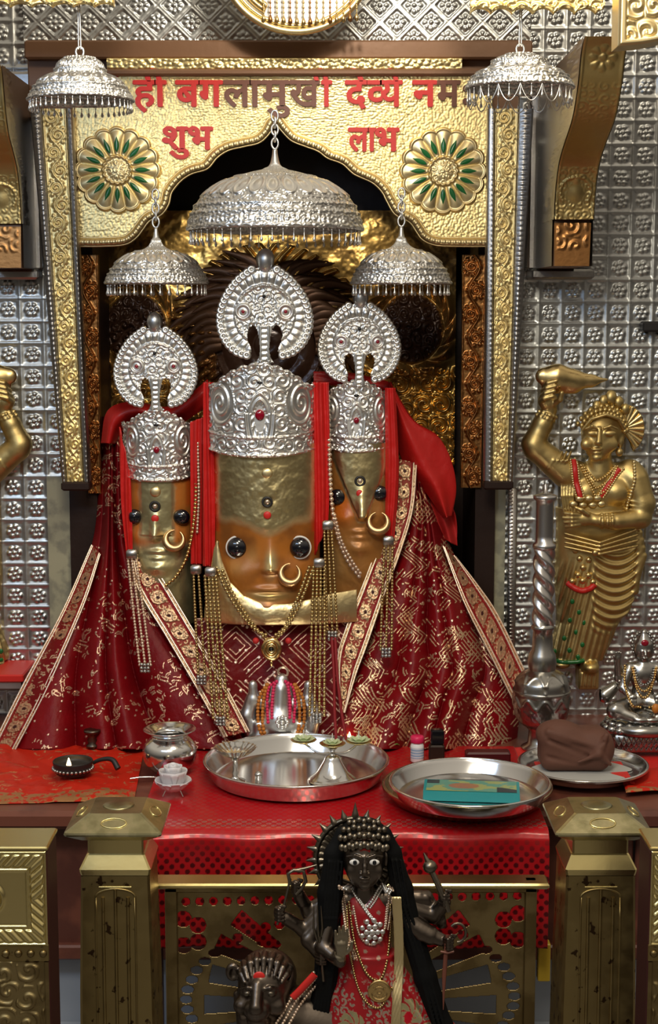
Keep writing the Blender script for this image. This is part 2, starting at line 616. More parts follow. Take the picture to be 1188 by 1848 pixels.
# ------------------------------------------------------------------ sculpting by signed distances
class SDF:
    def __init__(self, lo, hi, res):
        self.lo = np.array(lo, float)
        self.res = res
        n = np.ceil((np.array(hi) - self.lo) / res).astype(int) + 1
        self.n = n
        self.D = np.full(n, 50.0, np.float32)
        self.ax = [self.lo[k] + res * np.arange(n[k], dtype=np.float32) for k in range(3)]

    def _sub(self, lo, hi):
        a = np.clip(np.floor((np.array(lo) - self.lo) / self.res).astype(int), 0, self.n)
        b = np.clip(np.ceil((np.array(hi) - self.lo) / self.res).astype(int) + 1, 0, self.n)
        sl = tuple(slice(a[k], b[k]) for k in range(3))
        X = self.ax[0][sl[0]][:, None, None]
        Y = self.ax[1][sl[1]][None, :, None]
        Z = self.ax[2][sl[2]][None, None, :]
        return sl, X, Y, Z

    def _mix(self, sl, d, k, mode):
        D = self.D[sl]
        if D.size == 0:
            return
        if mode == 'sub':
            a, b = -D, d
            h = np.maximum(k - np.abs(a - b), 0) / k
            self.D[sl] = -(np.minimum(a, b) - h * h * k / 4)
        else:
            h = np.maximum(k - np.abs(D - d), 0) / k
            self.D[sl] = np.minimum(D, d) - h * h * k / 4

    def ell(self, c, r, k=3.0, mode='add', rot=0.0, tilt=0.0):
        """ellipsoid; rot turns it in the picture plane, degrees clockwise"""
        c = np.array(c, float)
        r = np.broadcast_to(np.asarray(r, float), (3,))
        m = r.max() + 2 * k + 2 * self.res if (rot or tilt) else r + 2 * k + 2 * self.res
        sl, X, Y, Z = self._sub(c - m, c + m)
        x, y, z = X - c[0], Y - c[1], Z - c[2]
        if rot:
            a = math.radians(rot)
            x, z = x * math.cos(a) + z * math.sin(a), -x * math.sin(a) + z * math.cos(a)
        k0 = np.sqrt((x / r[0]) ** 2 + (y / r[1]) ** 2 + (z / r[2]) ** 2)
        k1 = np.sqrt((x / r[0] ** 2) ** 2 + (y / r[1] ** 2) ** 2 + (z / r[2] ** 2) ** 2)
        d = k0 * (k0 - 1) / np.maximum(k1, 1e-6)
        self._mix(sl, d, k, mode)
        return self

    def cap(self, a, b, ra, rb=None, k=3.0, mode='add', flat=1.0):
        a, b = np.array(a, float), np.array(b, float)
        rb = ra if rb is None else rb
        m = max(ra, rb) + 2 * k + 2 * self.res
        sl, X, Y, Z = self._sub(np.minimum(a, b) - m, np.maximum(a, b) + m)
        ab = b - a
        L = float(ab @ ab) + 1e-9
        t = np.clip(((X - a[0]) * ab[0] + (Y - a[1]) * ab[1] + (Z - a[2]) * ab[2]) / L, 0, 1)
        d = np.sqrt((X - a[0] - t * ab[0]) ** 2 + ((Y - a[1] - t * ab[1]) / flat) ** 2 + (Z - a[2] - t * ab[2]) ** 2) - (ra + (rb - ra) * t)
        self._mix(sl, d * (flat if flat < 1 else 1), k, mode)
        return self

    def chain(self, pts, rs, k=3.0, mode='add', flat=1.0):
        for i in range(len(pts) - 1):
            self.cap(pts[i], pts[i + 1], rs[i], rs[i + 1], k, mode, flat)
        return self

    def box(self, c, h, r=2.0, k=2.0, mode='add', rot=0.0):
        c, h = np.array(c, float), np.array(h, float)
        m = (np.linalg.norm(h) if rot else h) + 2 * k + r + 2 * self.res
        sl, X, Y, Z = self._sub(c - m, c + m)
        x, y, z = X - c[0], Y - c[1], Z - c[2]
        if rot:
            a = math.radians(rot)
            x, z = x * math.cos(a) + z * math.sin(a), -x * math.sin(a) + z * math.cos(a)
        qx, qy, qz = np.abs(x) - h[0] + r, np.abs(y) - h[1] + r, np.abs(z) - h[2] + r
        d = np.sqrt(np.maximum(qx, 0) ** 2 + np.maximum(qy, 0) ** 2 + np.maximum(qz, 0) ** 2) + np.minimum(np.maximum(qx, np.maximum(qy, qz)), 0) - r
        self._mix(sl, d, k, mode)
        return self

    def field(self, fn, lo, hi, k=2.0, mode='add'):
        sl, X, Y, Z = self._sub(lo, hi)
        d = fn(X, Y, Z).astype(np.float32) + 0 * (X + Y + Z)
        self._mix(sl, d, k, mode)
        return self

    def mesh(self, mb, fr, col=None):
        D = self.D
        S = D < 0
        n = np.array(D.shape)
        cnt = np.zeros(n - 1, np.int8)
        for i in (0, 1):
            for j in (0, 1):
                for k in (0, 1):
                    cnt += S[i:n[0] - 1 + i, j:n[1] - 1 + j, k:n[2] - 1 + k]
        act = (cnt > 0) & (cnt < 8)
        idx = np.argwhere(act)
        ids = np.full(n - 1, -1, np.int64)
        ids[act] = np.arange(len(idx))
        acc = np.zeros((len(idx), 3))
        num = np.zeros(len(idx))
        corners = [(i, j, k) for i in (0, 1) for j in (0, 1) for k in (0, 1)]
        vals = {c: D[idx[:, 0] + c[0], idx[:, 1] + c[1], idx[:, 2] + c[2]] for c in corners}
        for c in corners:
            for a in range(3):
                if c[a] == 0:
                    e = list(c)
                    e[a] = 1
                    e = tuple(e)
                    va, vb = vals[c], vals[e]
                    cr = (va < 0) != (vb < 0)
                    t = np.where(cr, va / np.where(cr, va - vb, 1), 0)
                    p = np.tile(np.array(c, float), (len(idx), 1))
                    p[:, a] = t
                    acc += np.where(cr[:, None], p, 0)
                    num += cr
        P = self.lo + (idx + acc / num[:, None]) * self.res
        quads = []
        for a in range(3):
            b, c = (a + 1) % 3, (a + 2) % 3
            s0 = [slice(None)] * 3
            s1 = [slice(None)] * 3
            s0[a], s1[a] = slice(0, -1), slice(1, None)
            ch = S[tuple(s0)] != S[tuple(s1)]
            e = np.argwhere(ch)
            ok = (e[:, b] > 0) & (e[:, c] > 0) & (e[:, b] < n[b] - 1) & (e[:, c] < n[c] - 1)
            e = e[ok]
            ins = S[e[:, 0], e[:, 1], e[:, 2]]
            def at(db, dc):
                f = e.copy()
                f[:, b] += db
                f[:, c] += dc
                return ids[f[:, 0], f[:, 1], f[:, 2]]
            q = np.stack([at(-1, -1), at(0, -1), at(0, 0), at(-1, 0)], -1)
            q[~ins] = q[~ins][:, ::-1]
            quads.append(q)
        q = np.concatenate(quads)
        q = q[(q >= 0).all(1)]
        cc = None if col is None else col(P[:, 0], P[:, 1], P[:, 2])
        mb._add(fr.arr(P), q, col=cc)
        return mb


def rgba(shape, c, m=0.0):
    return np.broadcast_to(np.array([*c, m], float), tuple(shape) + (4,)).copy()


def blend(C, mask, c, m=0.0):
    k = np.clip(mask, 0, 1)[..., None]
    return C * (1 - k) + np.array([*c, m]) * k


def in_poly(x, y, poly):
    p = np.asarray(poly, float)
    r = np.zeros(np.shape(x), bool)
    for i in range(len(p)):
        (x0, y0), (x1, y1) = p[i], p[(i + 1) % len(p)]
        if y0 != y1:
            c = ((y0 > y) != (y1 > y)) & (x < (x1 - x0) * (y - y0) / (y1 - y0) + x0)
            r ^= c
    return r


def masked(mb, P, mask, col=None):
    """grid surface without the cells outside the mask"""
    n, m = mask.shape
    I = np.arange(n * m).reshape(n, m)
    ok = mask[1:, :-1] & mask[1:, 1:] & mask[:-1, 1:] & mask[:-1, :-1]
    q = np.stack([I[1:, :-1], I[1:, 1:], I[:-1, 1:], I[:-1, :-1]], -1)[ok]
    used = np.unique(q)
    new = np.full(n * m, -1)
    new[used] = np.arange(len(used))
    c = None if col is None else np.broadcast_to(np.asarray(col, float), (n, m, 4)).reshape(-1, 4)[used]
    mb._add(P.reshape(-1, 3)[used], new[q], col=c)
    return mb


def thick(o, t, offset=-1):
    md = o.modifiers.new('thickness', 'SOLIDIFY')
    md.thickness = t
    md.offset = offset
    return o
# ------------------------------------------------------------------ the setting
def struct(name, mb, m, smooth=False):
    return tag(mb.build(name, m, smooth=smooth), kind='structure')


struct('floor', MB().box((-2.2, -1.5, -0.05), (2.2, 4.0, 0.0)), 'floor_stone')
YW = 3.50
FW = Frame(594, 560, 1300, YW)


def tile_wall(name, x_lines, x0, x1, y0, y1, py_line, pw, ph):
    nx, ny = int((x1 - x0) / 2.0), int((y1 - y0) / 2.0)
    px, py = np.meshgrid(np.linspace(x0, x1, nx), np.linspace(y0, y1, ny))
    u = np.mod((px - x_lines) / pw, 1.0) - 0.5
    v = np.mod((py - py_line) / ph, 1.0) - 0.5
    i, j = np.floor((px - x_lines) / pw), np.floor((py - py_line) / ph)
    e = np.maximum(np.abs(u), np.abs(v))
    h = 1.6 * sstep(0.465, 0.485, e) + 1.1 * sstep(0.375, 0.395, e)
    x, y = u * pw, v * ph
    wob = 0.85 + 0.3 * _hash(i, j, 3)
    h = h + 4.2 * wob * rosette(x, y, 14.2, 6, 0.3 * _hash(i, j, 5)) * (e < 0.375)
    h = h + 0.7 * (fbm(px / 60, py / 60, 4) - 0.5) * 3
    mb = MB()
    mb.surf(FW(px, h, py))
    lo = FW(x0, 0, y1)
    hi = FW(x1, 0, y0)
    mb.box((lo[0], YW + 0.004, lo[2]), (hi[0], YW + 0.10, hi[2]))
    return struct(name, mb, 'silver_wall', smooth=True)


tile_wall('wall_left', 3.0, -230, 112, -160, 1316, 539, 42.0, 39.3)
tile_wall('wall_right', 1168 - 40.4 * 12, 912, 1400, -160, 1316, 545, 40.4, 38.7)

# old cream paint and dark timber beside the shrine opening, below the pilasters
for nm, a, b, m in (('trim_1', 96, 131, 'cream_wall'), ('trim_2', 872, 913, 'cream_wall')):
    lo, hi = W(a, 1316, YW), W(b, 860, YW)
    struct(nm, MB().box((lo[0], YW - 0.006, lo[2]), (hi[0], YW + 0.1, hi[2])), m)
mb = MB()
for k in range(64):
    p = W(922, 884 + k * 6.6, YW - 0.012)
    mb.ball(p, (0.0075, 0.006, 0.0042), 8, 5)
a, b = W(911, 1310, YW), W(933, 878, YW)
mb.bbox((a[0], YW - 0.016, a[2]), (b[0], YW, b[2]), 0.004)
struct('trim_3', mb, 'silver_dark', smooth=True)

# the niche: dark timber jambs, head, back
YB = 3.80
lo, hi = W(112, 1310, YW), W(872, 60, YW)
n0, n1 = W(142, 0, YW)[0], W(872, 0, YW)[0]
struct('wall_back', MB().box((n0 - 0.05, YB, 0.60), (n1 + 0.05, YB + 0.05, 2.3)), 'dark_wood')
struct('wall_niche_left', MB().box((W(128, 900, YW)[0], YW - 0.02, 0.60), (n0 + 0.022, YB, 2.3)), 'dark_wood')
struct('wall_niche_right', MB().box((n1 - 0.005, YW - 0.02, 0.60), (n1 + 0.04, YB, 2.3)), 'dark_wood')
struct('ceiling', MB().box((n0 - 0.05, YW, 2.10), (n1 + 0.05, YB, 2.15)), 'dark_wood')

# embossed silver sheet above the shrine
YT = 3.47
FT = Frame(500, -160, 80, YT)
px, py = np.meshgrid(np.linspace(40, 960, 470), np.linspace(-170, 74, 130))
a, b = (px - 500 + (py - 40)) / 62.0, (px - 500 - (py - 40)) / 62.0
ua, ub = np.mod(a, 1) - 0.5, np.mod(b, 1) - 0.5
band = np.maximum(np.abs(ua), np.abs(ub))
h = 3.0 * sstep(0.36, 0.40, band) * (0.6 + 0.4 * sstep(0.50, 0.46, band))
x, y = (ua + ub) * 31, (ua - ub) * 31
h = h + 4 * rosette(x, y, 17, 8) * (band < 0.36) + 1.0 * (fbm(px / 9, py / 9, 3) - 0.5)
mb = MB().surf(FT(px, h, py))
struct('wall_top', mb, 'silver_wall', smooth=True)

# timber over the shrine
def board(name, x0, y0, x1, y1, Y, th, m, bev=0.004):
    a, b = W(x0, y1, Y), W(x1, y0, Y)
    return struct(name, MB().bbox((a[0], Y, a[2]), (b[0], Y + th, b[2]), bev), m)


board('trim_4', 44, 72, 962, 106, 3.41, 0.09, 'brown_wood')
board('trim_5', 52, 104, 940, 215, 3.44, 0.06, 'brown_wood')
board('trim_6', 128, 124, 893, 136, 3.385, 0.05, 'brown_wood')

YP = 3.40
FP = Frame(500, 100, 450, YP)
# embossed gold strip above the sign
px, py, u, v = quad((196, 105), (832, 105), (832, 125), (196, 125), 420, 16)
mb = MB()
d1 = cells(px / 9, py / 8, 0.9, 2)[0]
relief(mb, FP, px, py, 3 * (1 - np.minimum(d1 * 1.25, 1)) + 1.5 * sstep(1, 0.8, np.abs(v - 0.5) * 2), 20)
struct('trim_7', mb, 'gold_hammered', smooth=True)

# ------------------------------------------------------------------ the arched gold panel with the sign
ARCH = [(133, 444), (180, 444), (222, 441), (243, 429), (256, 413), (268, 398), (290, 386), (303, 368), (309, 346), (326, 325), (346, 312), (374, 303),
        (392, 283), (412, 270), (440, 263), (468, 256), (486, 240), (497, 222), (508, 234), (526, 252), (550, 262), (574, 271), (592, 284),
        (618, 294), (640, 313), (672, 328), (690, 345), (699, 362), (714, 386), (740, 400), (752, 416), (764, 432), (788, 442), (830, 444), (888, 444)]
arch = np.array(ARCH, float)
ax = np.linspace(133, 888, 520)
ay = np.interp(ax, arch[:, 0], arch[:, 1])
v = np.linspace(0, 1, 190)[:, None]
px = np.broadcast_to(ax, (190, 520))
py = 134 + (ay - 134)[None, :] * v
d1, d2, vx, vy, rn = cells(px / 5.0 + 0.4 * np.sin(py / 9), py / 4.4 + 0.3 * np.sin(px / 13), 0.75, 11)
hm = 1.15 * (1 - np.minimum(d1 * 1.2, 1)) + 1.5 * (fbm(px / 45, py / 45, 8) - 0.5)
panel = thing('arch_panel', W(500, 444, YP), 'hammered gold arch panel with red lettering above the idols', 'panel')
mb = MB()
relief(mb, FP, px, py, hm, 12)
mb.build('panel_sheet', 'gold_hammered', panel)
# rope moulding along the arch
p = resample(smooth_path(arch, 300), 3.0)
t = np.gradient(p, axis=0)
t /= np.linalg.norm(t, axis=1, keepdims=True)
nrm = np.stack([t[:, 1], -t[:, 0]], 1)
c = p + nrm * 7
mb = MB()
mb.tube(FP(c[:, 0], 3.5, c[:, 1]), 6.5 * FP.s, 8)
bd = resample(c, 9.5)
for q in bd:
    mb.ball(FP(q[0], 7.5, q[1]), np.array([4.4, 4.0, 4.4]) * FP.s, 8, 5)
c2 = p + nrm * 15
mb.tube(FP(c2[:, 0], 2.5, c2[:, 1]), 2.0 * FP.s, 6)
mb.tube(FP(p[:, 0], 0.5, p[:, 1]), 2.2 * FP.s, 6)
mb.build('arch_moulding', 'gold_pale', panel)
mb = MB()
for x0 in (135, 886):
    mb.tube(FP([x0, x0], 3, [136, 444]), 2.6 * FP.s, 6)
mb.build('edge_moulding', 'gold', panel)


# lettering: outlines from the default text font, thickened, laid on the sheet
def glyphs(txt, x0, x1, head, base, m, name, cut=None, off=0.006, wd=0.022):
    cu = bpy.data.curves.new('letter_curve', 'FONT')
    cu.body = txt
    cu.size = 1
    cu.extrude = 0.012
    cu.offset = off
    o = bpy.data.objects.new('letter_curve', cu)
    COL.objects.link(o)
    dg = bpy.context.evaluated_depsgraph_get()
    me = bpy.data.meshes.new_from_object(o.evaluated_get(dg))
    bpy.data.objects.remove(o)
    bpy.data.curves.remove(cu)
    if cut is not None:
        import bmesh
        bm = bmesh.new()
        bm.from_mesh(me)
        bmesh.ops.bisect_plane(bm, geom=bm.verts[:] + bm.edges[:] + bm.faces[:], plane_co=(cut, 0, 0), plane_no=(1, 0, 0), clear_outer=True)
        bm.to_mesh(me)
        bm.free()
    n = len(me.vertices)
    co = np.zeros(n * 3)
    me.vertices.foreach_get('co', co)
    co = co.reshape(-1, 3)
    fc = [tuple(p.vertices) for p in me.polygons]
    sh = [(-wd, 0.0, 0.0), (0.0, wd * 0.7, 0.001), (0.0, -wd * 0.7, 0.002), (wd, 0.0, 0.003), (0.0, 0.0, 0.004)]
    co = np.concatenate([co + np.array(q) for q in sh])
    fc = [tuple(i + k * n for i in f) for k in range(len(sh)) for f in fc]
    me = bpy.data.meshes.new(name)
    me.from_pydata([tuple(q) for q in co], [], fc)
    lo, hi = co[:, 0].min(), co[:, 0].max()
    k = (base - head) / 0.622
    X = x0 + (co[:, 0] - lo) / (hi - lo) * (x1 - x0)
    Y = base - co[:, 1] * k
    P = FP(X, 4.2 + co[:, 2] * 150, Y)
    org = np.array(panel['_org'])
    me.vertices.foreach_set('co', (P - org).astype(np.float32).ravel())
    me.update()
    me.materials.append(MATS[m])
    ob = bpy.data.objects.new(name, me)
    COL.objects.link(ob)
    ob.parent = panel
    return ob


H1, B1 = 146, 191
glyphs('ॐ', 160, 226, H1, B1, 'red_vivid', 'letter')
glyphs('ही', 242, 303, H1, B1, 'red_vivid', 'letter')
glyphs('बग', 318, 404, H1, B1, 'red_vivid', 'letter')
glyphs('ला', 403, 473, H1, B1, 'maroon_letter', 'letter')
glyphs('मु', 472, 524, H1, B1, 'maroon_letter', 'letter')
glyphs('ख', 522, 578, H1, B1, 'maroon_letter', 'letter')
glyphs('ी', 566, 600, H1, B1, 'red_vivid', 'letter')
glyphs('दे', 622, 664, H1, B1, 'red_vivid', 'letter')
glyphs('व', 660, 690, H1, B1, 'red_vivid', 'letter', cut=0.36)
glyphs('ये', 684, 726, H1, B1, 'red_vivid', 'letter')
glyphs('न', 743, 788, H1, B1, 'red_vivid', 'letter')
glyphs('म', 786, 830, H1, B1, 'maroon_letter', 'letter')
glyphs('ः', 834, 843, H1, B1, 'maroon_letter', 'letter')
glyphs('शु', 293, 342, 229, 268, 'red_vivid', 'letter', wd=0.028)
glyphs('भ', 340, 386, 229, 268, 'red_vivid', 'letter', wd=0.028)
glyphs('ला', 628, 680, 231, 271, 'red_vivid', 'letter', wd=0.028)
glyphs('भ', 676, 721, 231, 271, 'red_vivid', 'letter', wd=0.028)


# the two flower bosses
def flower_boss(cx, cy):
    R = 80.0
    a = np.linspace(0, 2 * np.pi, 16 * 22, endpoint=False)
    lim = 1 - 0.085 * (1 - np.abs(np.cos(a * 8)) ** 0.7)
    r = np.linspace(0, 1, 60)[:, None]
    rr = r * lim[None, :]
    pet = np.abs(np.cos(a * 8))[None, :]
    prof = 6.5 * np.sin(np.clip((r - 0.30) / 0.66, 0, 1) * np.pi) ** 0.55 * pet ** 0.55
    rim = 4.5 * np.exp(-((r - 0.955) / 0.03) ** 2)
    cen = 7 * np.sqrt(np.clip(1 - (r / 0.285) ** 2, 0, 1)) + 7 * np.exp(-((r - 0.31) / 0.035) ** 2)
    X, Y = cx + R * rr * np.cos(a), cy + R * rr * np.sin(a)
    h = 3.5 + prof + rim + cen + 1.2 * (r < 0.26) * swirls(X / 12, Y / 12, 4)
    mb = MB()
    P = FP(X, h, Y)
    mb.surf(P, cv=True)
    mb.surf(np.stack([P[-1], FP(X[-1], -2, Y[-1])]), cv=True)
    t = mb.build('flower_boss', 'gold_pale', panel)
    for k in range(16):
        w = (k + 0.5) * np.pi / 8
        w = k * np.pi / 8
        s = np.linspace(0, 1, 14)
        wd = 4.4 * np.sin(np.pi * s ** 0.8) ** 0.9
        q = np.linspace(-1, 1, 7)
        L = R * (0.40 + 0.36 * s)
        uu, vv = np.meshgrid(s, q, indexing='ij')
        LX = L[:, None] + 0 * vv
        SX = wd[:, None] * vv
        hx = cx + LX * np.cos(w) - SX * np.sin(w)
        hy = cy + LX * np.sin(w) + SX * np.cos(w)
        hh = 9.4 + 1.8 * (1 - vv ** 2) + 0 * uu
        MB().surf(FP(hx, hh, hy)).build('green_inlay', 'green_enamel', t)


flower_boss(212, 306)
flower_boss(800, 308)


# ------------------------------------------------------------------ pilasters and carved strips
def vine_strip(name, label, c, Y, m, per, group, wpx, hgt=3.2, nu=34, nv=420, extra=None, seed=0, back=14):
    fr = Frame((c[0][0] + c[1][0]) / 2, c[0][1], c[2][1], Y)
    px, py, u, v = quad(*c, nu, nv)
    L = c[2][1] - c[0][1]
    h = hgt * vine((u - 0.5) * wpx, v * L, wpx / 2, per) + 0.8 * fbm(px / 5, py / 5, seed)
    edge = np.abs(u - 0.5) * 2
    h = h + 2.5 * np.exp(-((edge - 0.95) / 0.05) ** 2)
    t = thing(name, fr((c[2][0] + c[3][0]) / 2, 0, c[2][1]), label, 'pilaster' if 'pilaster' in name else 'carved strip', group)
    mb = MB()
    relief(mb, fr, px, py, h, back)
    mb.build('scroll_face', m, t)
    return t, fr


def pilaster(c, outer, inner, label, side):
    t, fr = vine_strip('scroll_pilaster', label, c, 3.37, 'gold_hammered', 62, 'gold scroll pilasters of the shrine', 38, seed=side + 3)
    for nm, e in (('outer_moulding', outer), ('inner_moulding', inner)):
        mb = MB()
        n = int((e[2][1] - e[0][1]) / 2.2)
        px, py, u, v = quad(*e, 14, n)
        bead = np.abs(np.sin(py / 9.0 * np.pi)) ** 0.5
        h = 5 * np.sin(np.pi * u) ** 0.5 + (2.5 * bead * np.exp(-((u - 0.5) / 0.22) ** 2) if nm == 'outer_moulding' else 2 * np.exp(-((u - 0.7) / 0.12) ** 2) * bead)
        relief(mb, fr, px, py, h - 2, 22)
        mb.build(nm, 'silver_dark', t)
    b0, b1 = outer[3][0], inner[2][0]
    x0, x1 = min(outer[3][0], outer[2][0], inner[3][0], inner[2][0]), max(outer[3][0], outer[2][0], inner[3][0], inner[2][0])
    yb = c[2][1]
    A, B = fr(x0 - 1, 6, yb + 16), fr(x1 + 1, -24, yb - 1)
    MB().bbox((A[0], A[1], A[2]), (B[0], B[1], B[2]), 0.004).build('foot_block', 'dark_wood', t, smooth=False)
    return t


pilaster([(84, 196), (126, 196), (143, 870), (114, 870)], [(62, 196), (84, 196), (114, 870), (104, 870)], [(126, 196), (138, 196), (155, 870), (143, 870)],
         'gold scroll pilaster on the left edge of the shrine', 0)
pilaster([(890, 196), (930, 196), (921, 868), (894, 868)], [(930, 196), (958, 196), (931, 868), (921, 868)], [(876, 196), (890, 196), (894, 868), (878, 868)],
         'gold scroll pilaster on the right edge of the shrine', 5)
vine_strip('carved_strip', 'narrow carved copper gold strip inside the left pilaster', [(143, 460), (181, 460), (178, 890), (155, 890)], 3.47, 'copper_gold', 84, 'carved strips inside the pilasters', 36, 7, 40, 300, seed=21)
vine_strip('carved_strip', 'narrow carved copper gold strip inside the right pilaster', [(833, 460), (875, 460), (871, 880), (834, 880)], 3.47, 'copper_gold', 84, 'carved strips inside the pilasters', 38, 7, 40, 300, seed=27)


# ------------------------------------------------------------------ corbels
def corbel(label):
    xl = W(965, 300, 3.48)[0]
    xr = xl + 0.078
    prof = [(2.83, 66), (2.86, 100), (2.885, 150), (2.94, 210), (3.03, 255), (3.09, 285), (3.13, 320), (3.15, 360), (3.157, 396)]
    pr = np.array([(Y, W(600, y, Y)[2]) for Y, y in prof])
    pr = smooth_path(pr, 120)
    zb = W(600, 480, 3.17)[2]
    t = thing('wall_corbel', ((xl + xr) / 2, 3.48, W(950, 505, 3.48)[2]), label, 'corbel', 'corbels at the sides of the shrine')
    # timber core: side profile extruded
    core = np.vstack([pr + np.array([0.012, 0]), [[3.18, pr[-1, 1]], [3.18, zb], [3.47, zb], [3.47, pr[0, 1]]]])
    n = len(core)
    mb = MB()
    cen = np.array([3.4, (pr[0, 1] + zb) / 2])
    for x, fl in ((xl + 0.003, False), (xr - 0.003, True)):
        P = np.column_stack([np.full(n, x), core])
        half = np.column_stack([np.full(n, x), np.clip(core[:, 0] + 0.0, 3.465, 3.47), core[:, 1]])
        mb.surf(np.stack([P, half]), flip=fl)
    A = np.column_stack([np.full(n, xl + 0.003), core])
    B = np.column_stack([np.full(n, xr - 0.003), core])
    mb.surf(np.stack([A, B]), cv=True)
    mb.build('timber_core', 'brown_wood', t, smooth='auto')
    # silver cheeks with a carved edge
    for x, s in ((xl, -1), (xr, 1)):
        m = MB()
        k = len(pr)
        u = np.linspace(0, 1, 26)
        Yg = pr[:, :1] + (3.468 - pr[:, :1]) * u[None, :]
        Zg = np.repeat(pr[:, 1:2], 26, 1)
        d = (Yg - pr[:, :1])
        hh = 0.004 * np.exp(-((d - 0.012) / 0.008) ** 2) + 0.004 * swirls(Yg * 28, Zg * 28, 5) * (d < 0.16) * (d > 0.03)
        m.surf(np.stack([x + s * (hh + 0.001), Yg, Zg], -1), flip=s > 0)
        low = np.stack([np.stack([np.full(2, x + s * 0.002), [3.172, 3.468], [pr[-1, 1]] * 2], -1), np.stack([np.full(2, x + s * 0.002), [3.172, 3.468], [zb] * 2], -1)])
        m.surf(low)
        m.build('silver_cheek', 'silver_dark', t)
    # embossed gold front following the curve
    u = np.linspace(-1, 1, 44)
    L = np.concatenate([[0], np.cumsum(np.hypot(*np.diff(pr, axis=0).T))])
    rows = np.linspace(0, L[-1], 220)
    Yp, Zp = np.interp(rows, L, pr[:, 0]), np.interp(rows, L, pr[:, 1])
    nY, nZ = np.gradient(Zp), -np.gradient(Yp)
    nn = np.hypot(nY, nZ)
    nY, nZ = nY / nn, nZ / nn
    X, S = np.meshgrid(u * 0.039, rows)
    h = 0.0045 * rosette(X, S - 0.045, 0.028, 8) + 0.0035 * np.maximum(0, swirls(X / 0.022, S / 0.022, 9) - 0.35) * sstep(0.085, 0.10, S) * sstep(0.20, 0.17, S)
    fy = S - (L[-1] - 0.055)
    fig = np.exp(-((X / 0.016) ** 2 + ((fy - 0.004) / 0.02) ** 2)) + 0.8 * np.exp(-((X / 0.007) ** 2 + ((fy + 0.024) / 0.008) ** 2))
    ring = np.exp(-((np.hypot(X, fy) - 0.031) / 0.003) ** 2)
    h = h + 0.007 * fig + 0.004 * ring * (fy < 0.02) + 0.003 * swirls(X / 0.018, S / 0.018, 31) * (S > L[-1] - 0.11) * (fig < 0.3)
    h = h + 0.003 * np.exp(-((np.abs(X) - 0.036) / 0.002) ** 2)
    P = np.stack([(xl + xr) / 2 + X, Yp[:, None] + nY[:, None] * h * 1.0 * np.sign(-nY[:, None] + 1e-9) * np.sign(nY[:, None]) * -1, Zp[:, None] + 0 * X], -1)
    P[..., 1] = Yp[:, None] - h - 0.002
    MB().surf(P).build('gold_face', 'gold_statue', t)
    px, pz, uu, vv = quad((xl + 0.002, pr[-1, 1] - 0.006), (xr - 0.002, pr[-1, 1] - 0.006), (xr - 0.004, zb), (xl + 0.004, zb), 30, 30)
    hb = 0.006 * np.maximum(0, swirls(px / 0.03, pz / 0.03, 2) - 0.4) * (np.abs(uu - 0.5) < 0.4) * (vv < 0.6)
    MB().surf(np.stack([px, 3.172 - hb, pz], -1)).build('copper_block', 'copper_gold', t)
    a, b = W(950, 505, 3.48), W(1072, 130, 3.48)
    m = MB().bbox((a[0], 3.46, a[2] + 0.02), (b[0], 3.50, b[2]), 0.006)
    m.bbox((a[0] + 0.002, 3.40, a[2]), (b[0] - 0.002, 3.50, a[2] + 0.022), 0.005)
    m.build('back_plate', 'silver_dark', t, smooth='auto')
    return t


cr = corbel('gold faced corbel on the silver wall right of the arch')
cl = dup(cr, (W(62, 300, 3.48)[0] - 0.040, cr.location[1], cr.location[2]), 'gold faced corbel cut off at the left edge of the photo', mirror=True)
cl.scale = (-1, 0.5, 1)

# front beam with the gold friezes, above the frame except for its lower edge
za = W(500, -38, 2.70)[2]
struct('trim_8', MB().box((-1.5, 2.66, za), (1.5, 2.76, za + 0.25)), 'brown_wood')


def frieze(label, x0, x1, ylow, ydip, Y):
    fr = Frame((x0 + x1) / 2, -60, ylow, Y)
    n = int((x1 - x0) / 1.6)
    x = np.linspace(x0, x1, n)
    low = ylow - ydip * np.abs(np.sin((x - x0) / 38 * np.pi)) ** 0.6
    v = np.linspace(0, 1, 50)[:, None]
    py = -50 + (low + 50)[None, :] * v
    px = np.broadcast_to(x, py.shape)
    h = 4 * swirls(px / 26, py / 24, 6) + 3 * np.exp(-((v - 0.93) / 0.05) ** 2)
    mb = MB()
    relief(mb, fr, px, py, h, 14)
    return tag(mb.build('gold_frieze', 'gold_hammered'), label, 'frieze', 'gold friezes under the top beam')


frieze('gold frieze edge above the right hanging canopy', 850, 1092, 26, 12, 2.66)
frieze('gold frieze edge in the top left corner', -60, 205, 13, 8, 2.66)
# carved gold console at the top right
fr = Frame(1160, -60, 90, 2.55)
px, py, u, v = quad((1116, -50), (1290, -50), (1290, 70), (1116, 84), 120, 100)
py = py - 10 * sstep(0.2, 0.75, u) * v
e = np.minimum(u, 1 - v)
h = 6 * sstep(0.05, 0.02, np.abs(e - 0.05)) + 5 * swirls(px / 40, py / 40, 13) * (e > 0.1) + 5 * (e < 0.08)
mb = MB()
relief(mb, fr, px, py, h, 60)
tag(mb.build('gold_console', 'gold_pale'), 'carved gold console block in the top right corner', 'console')

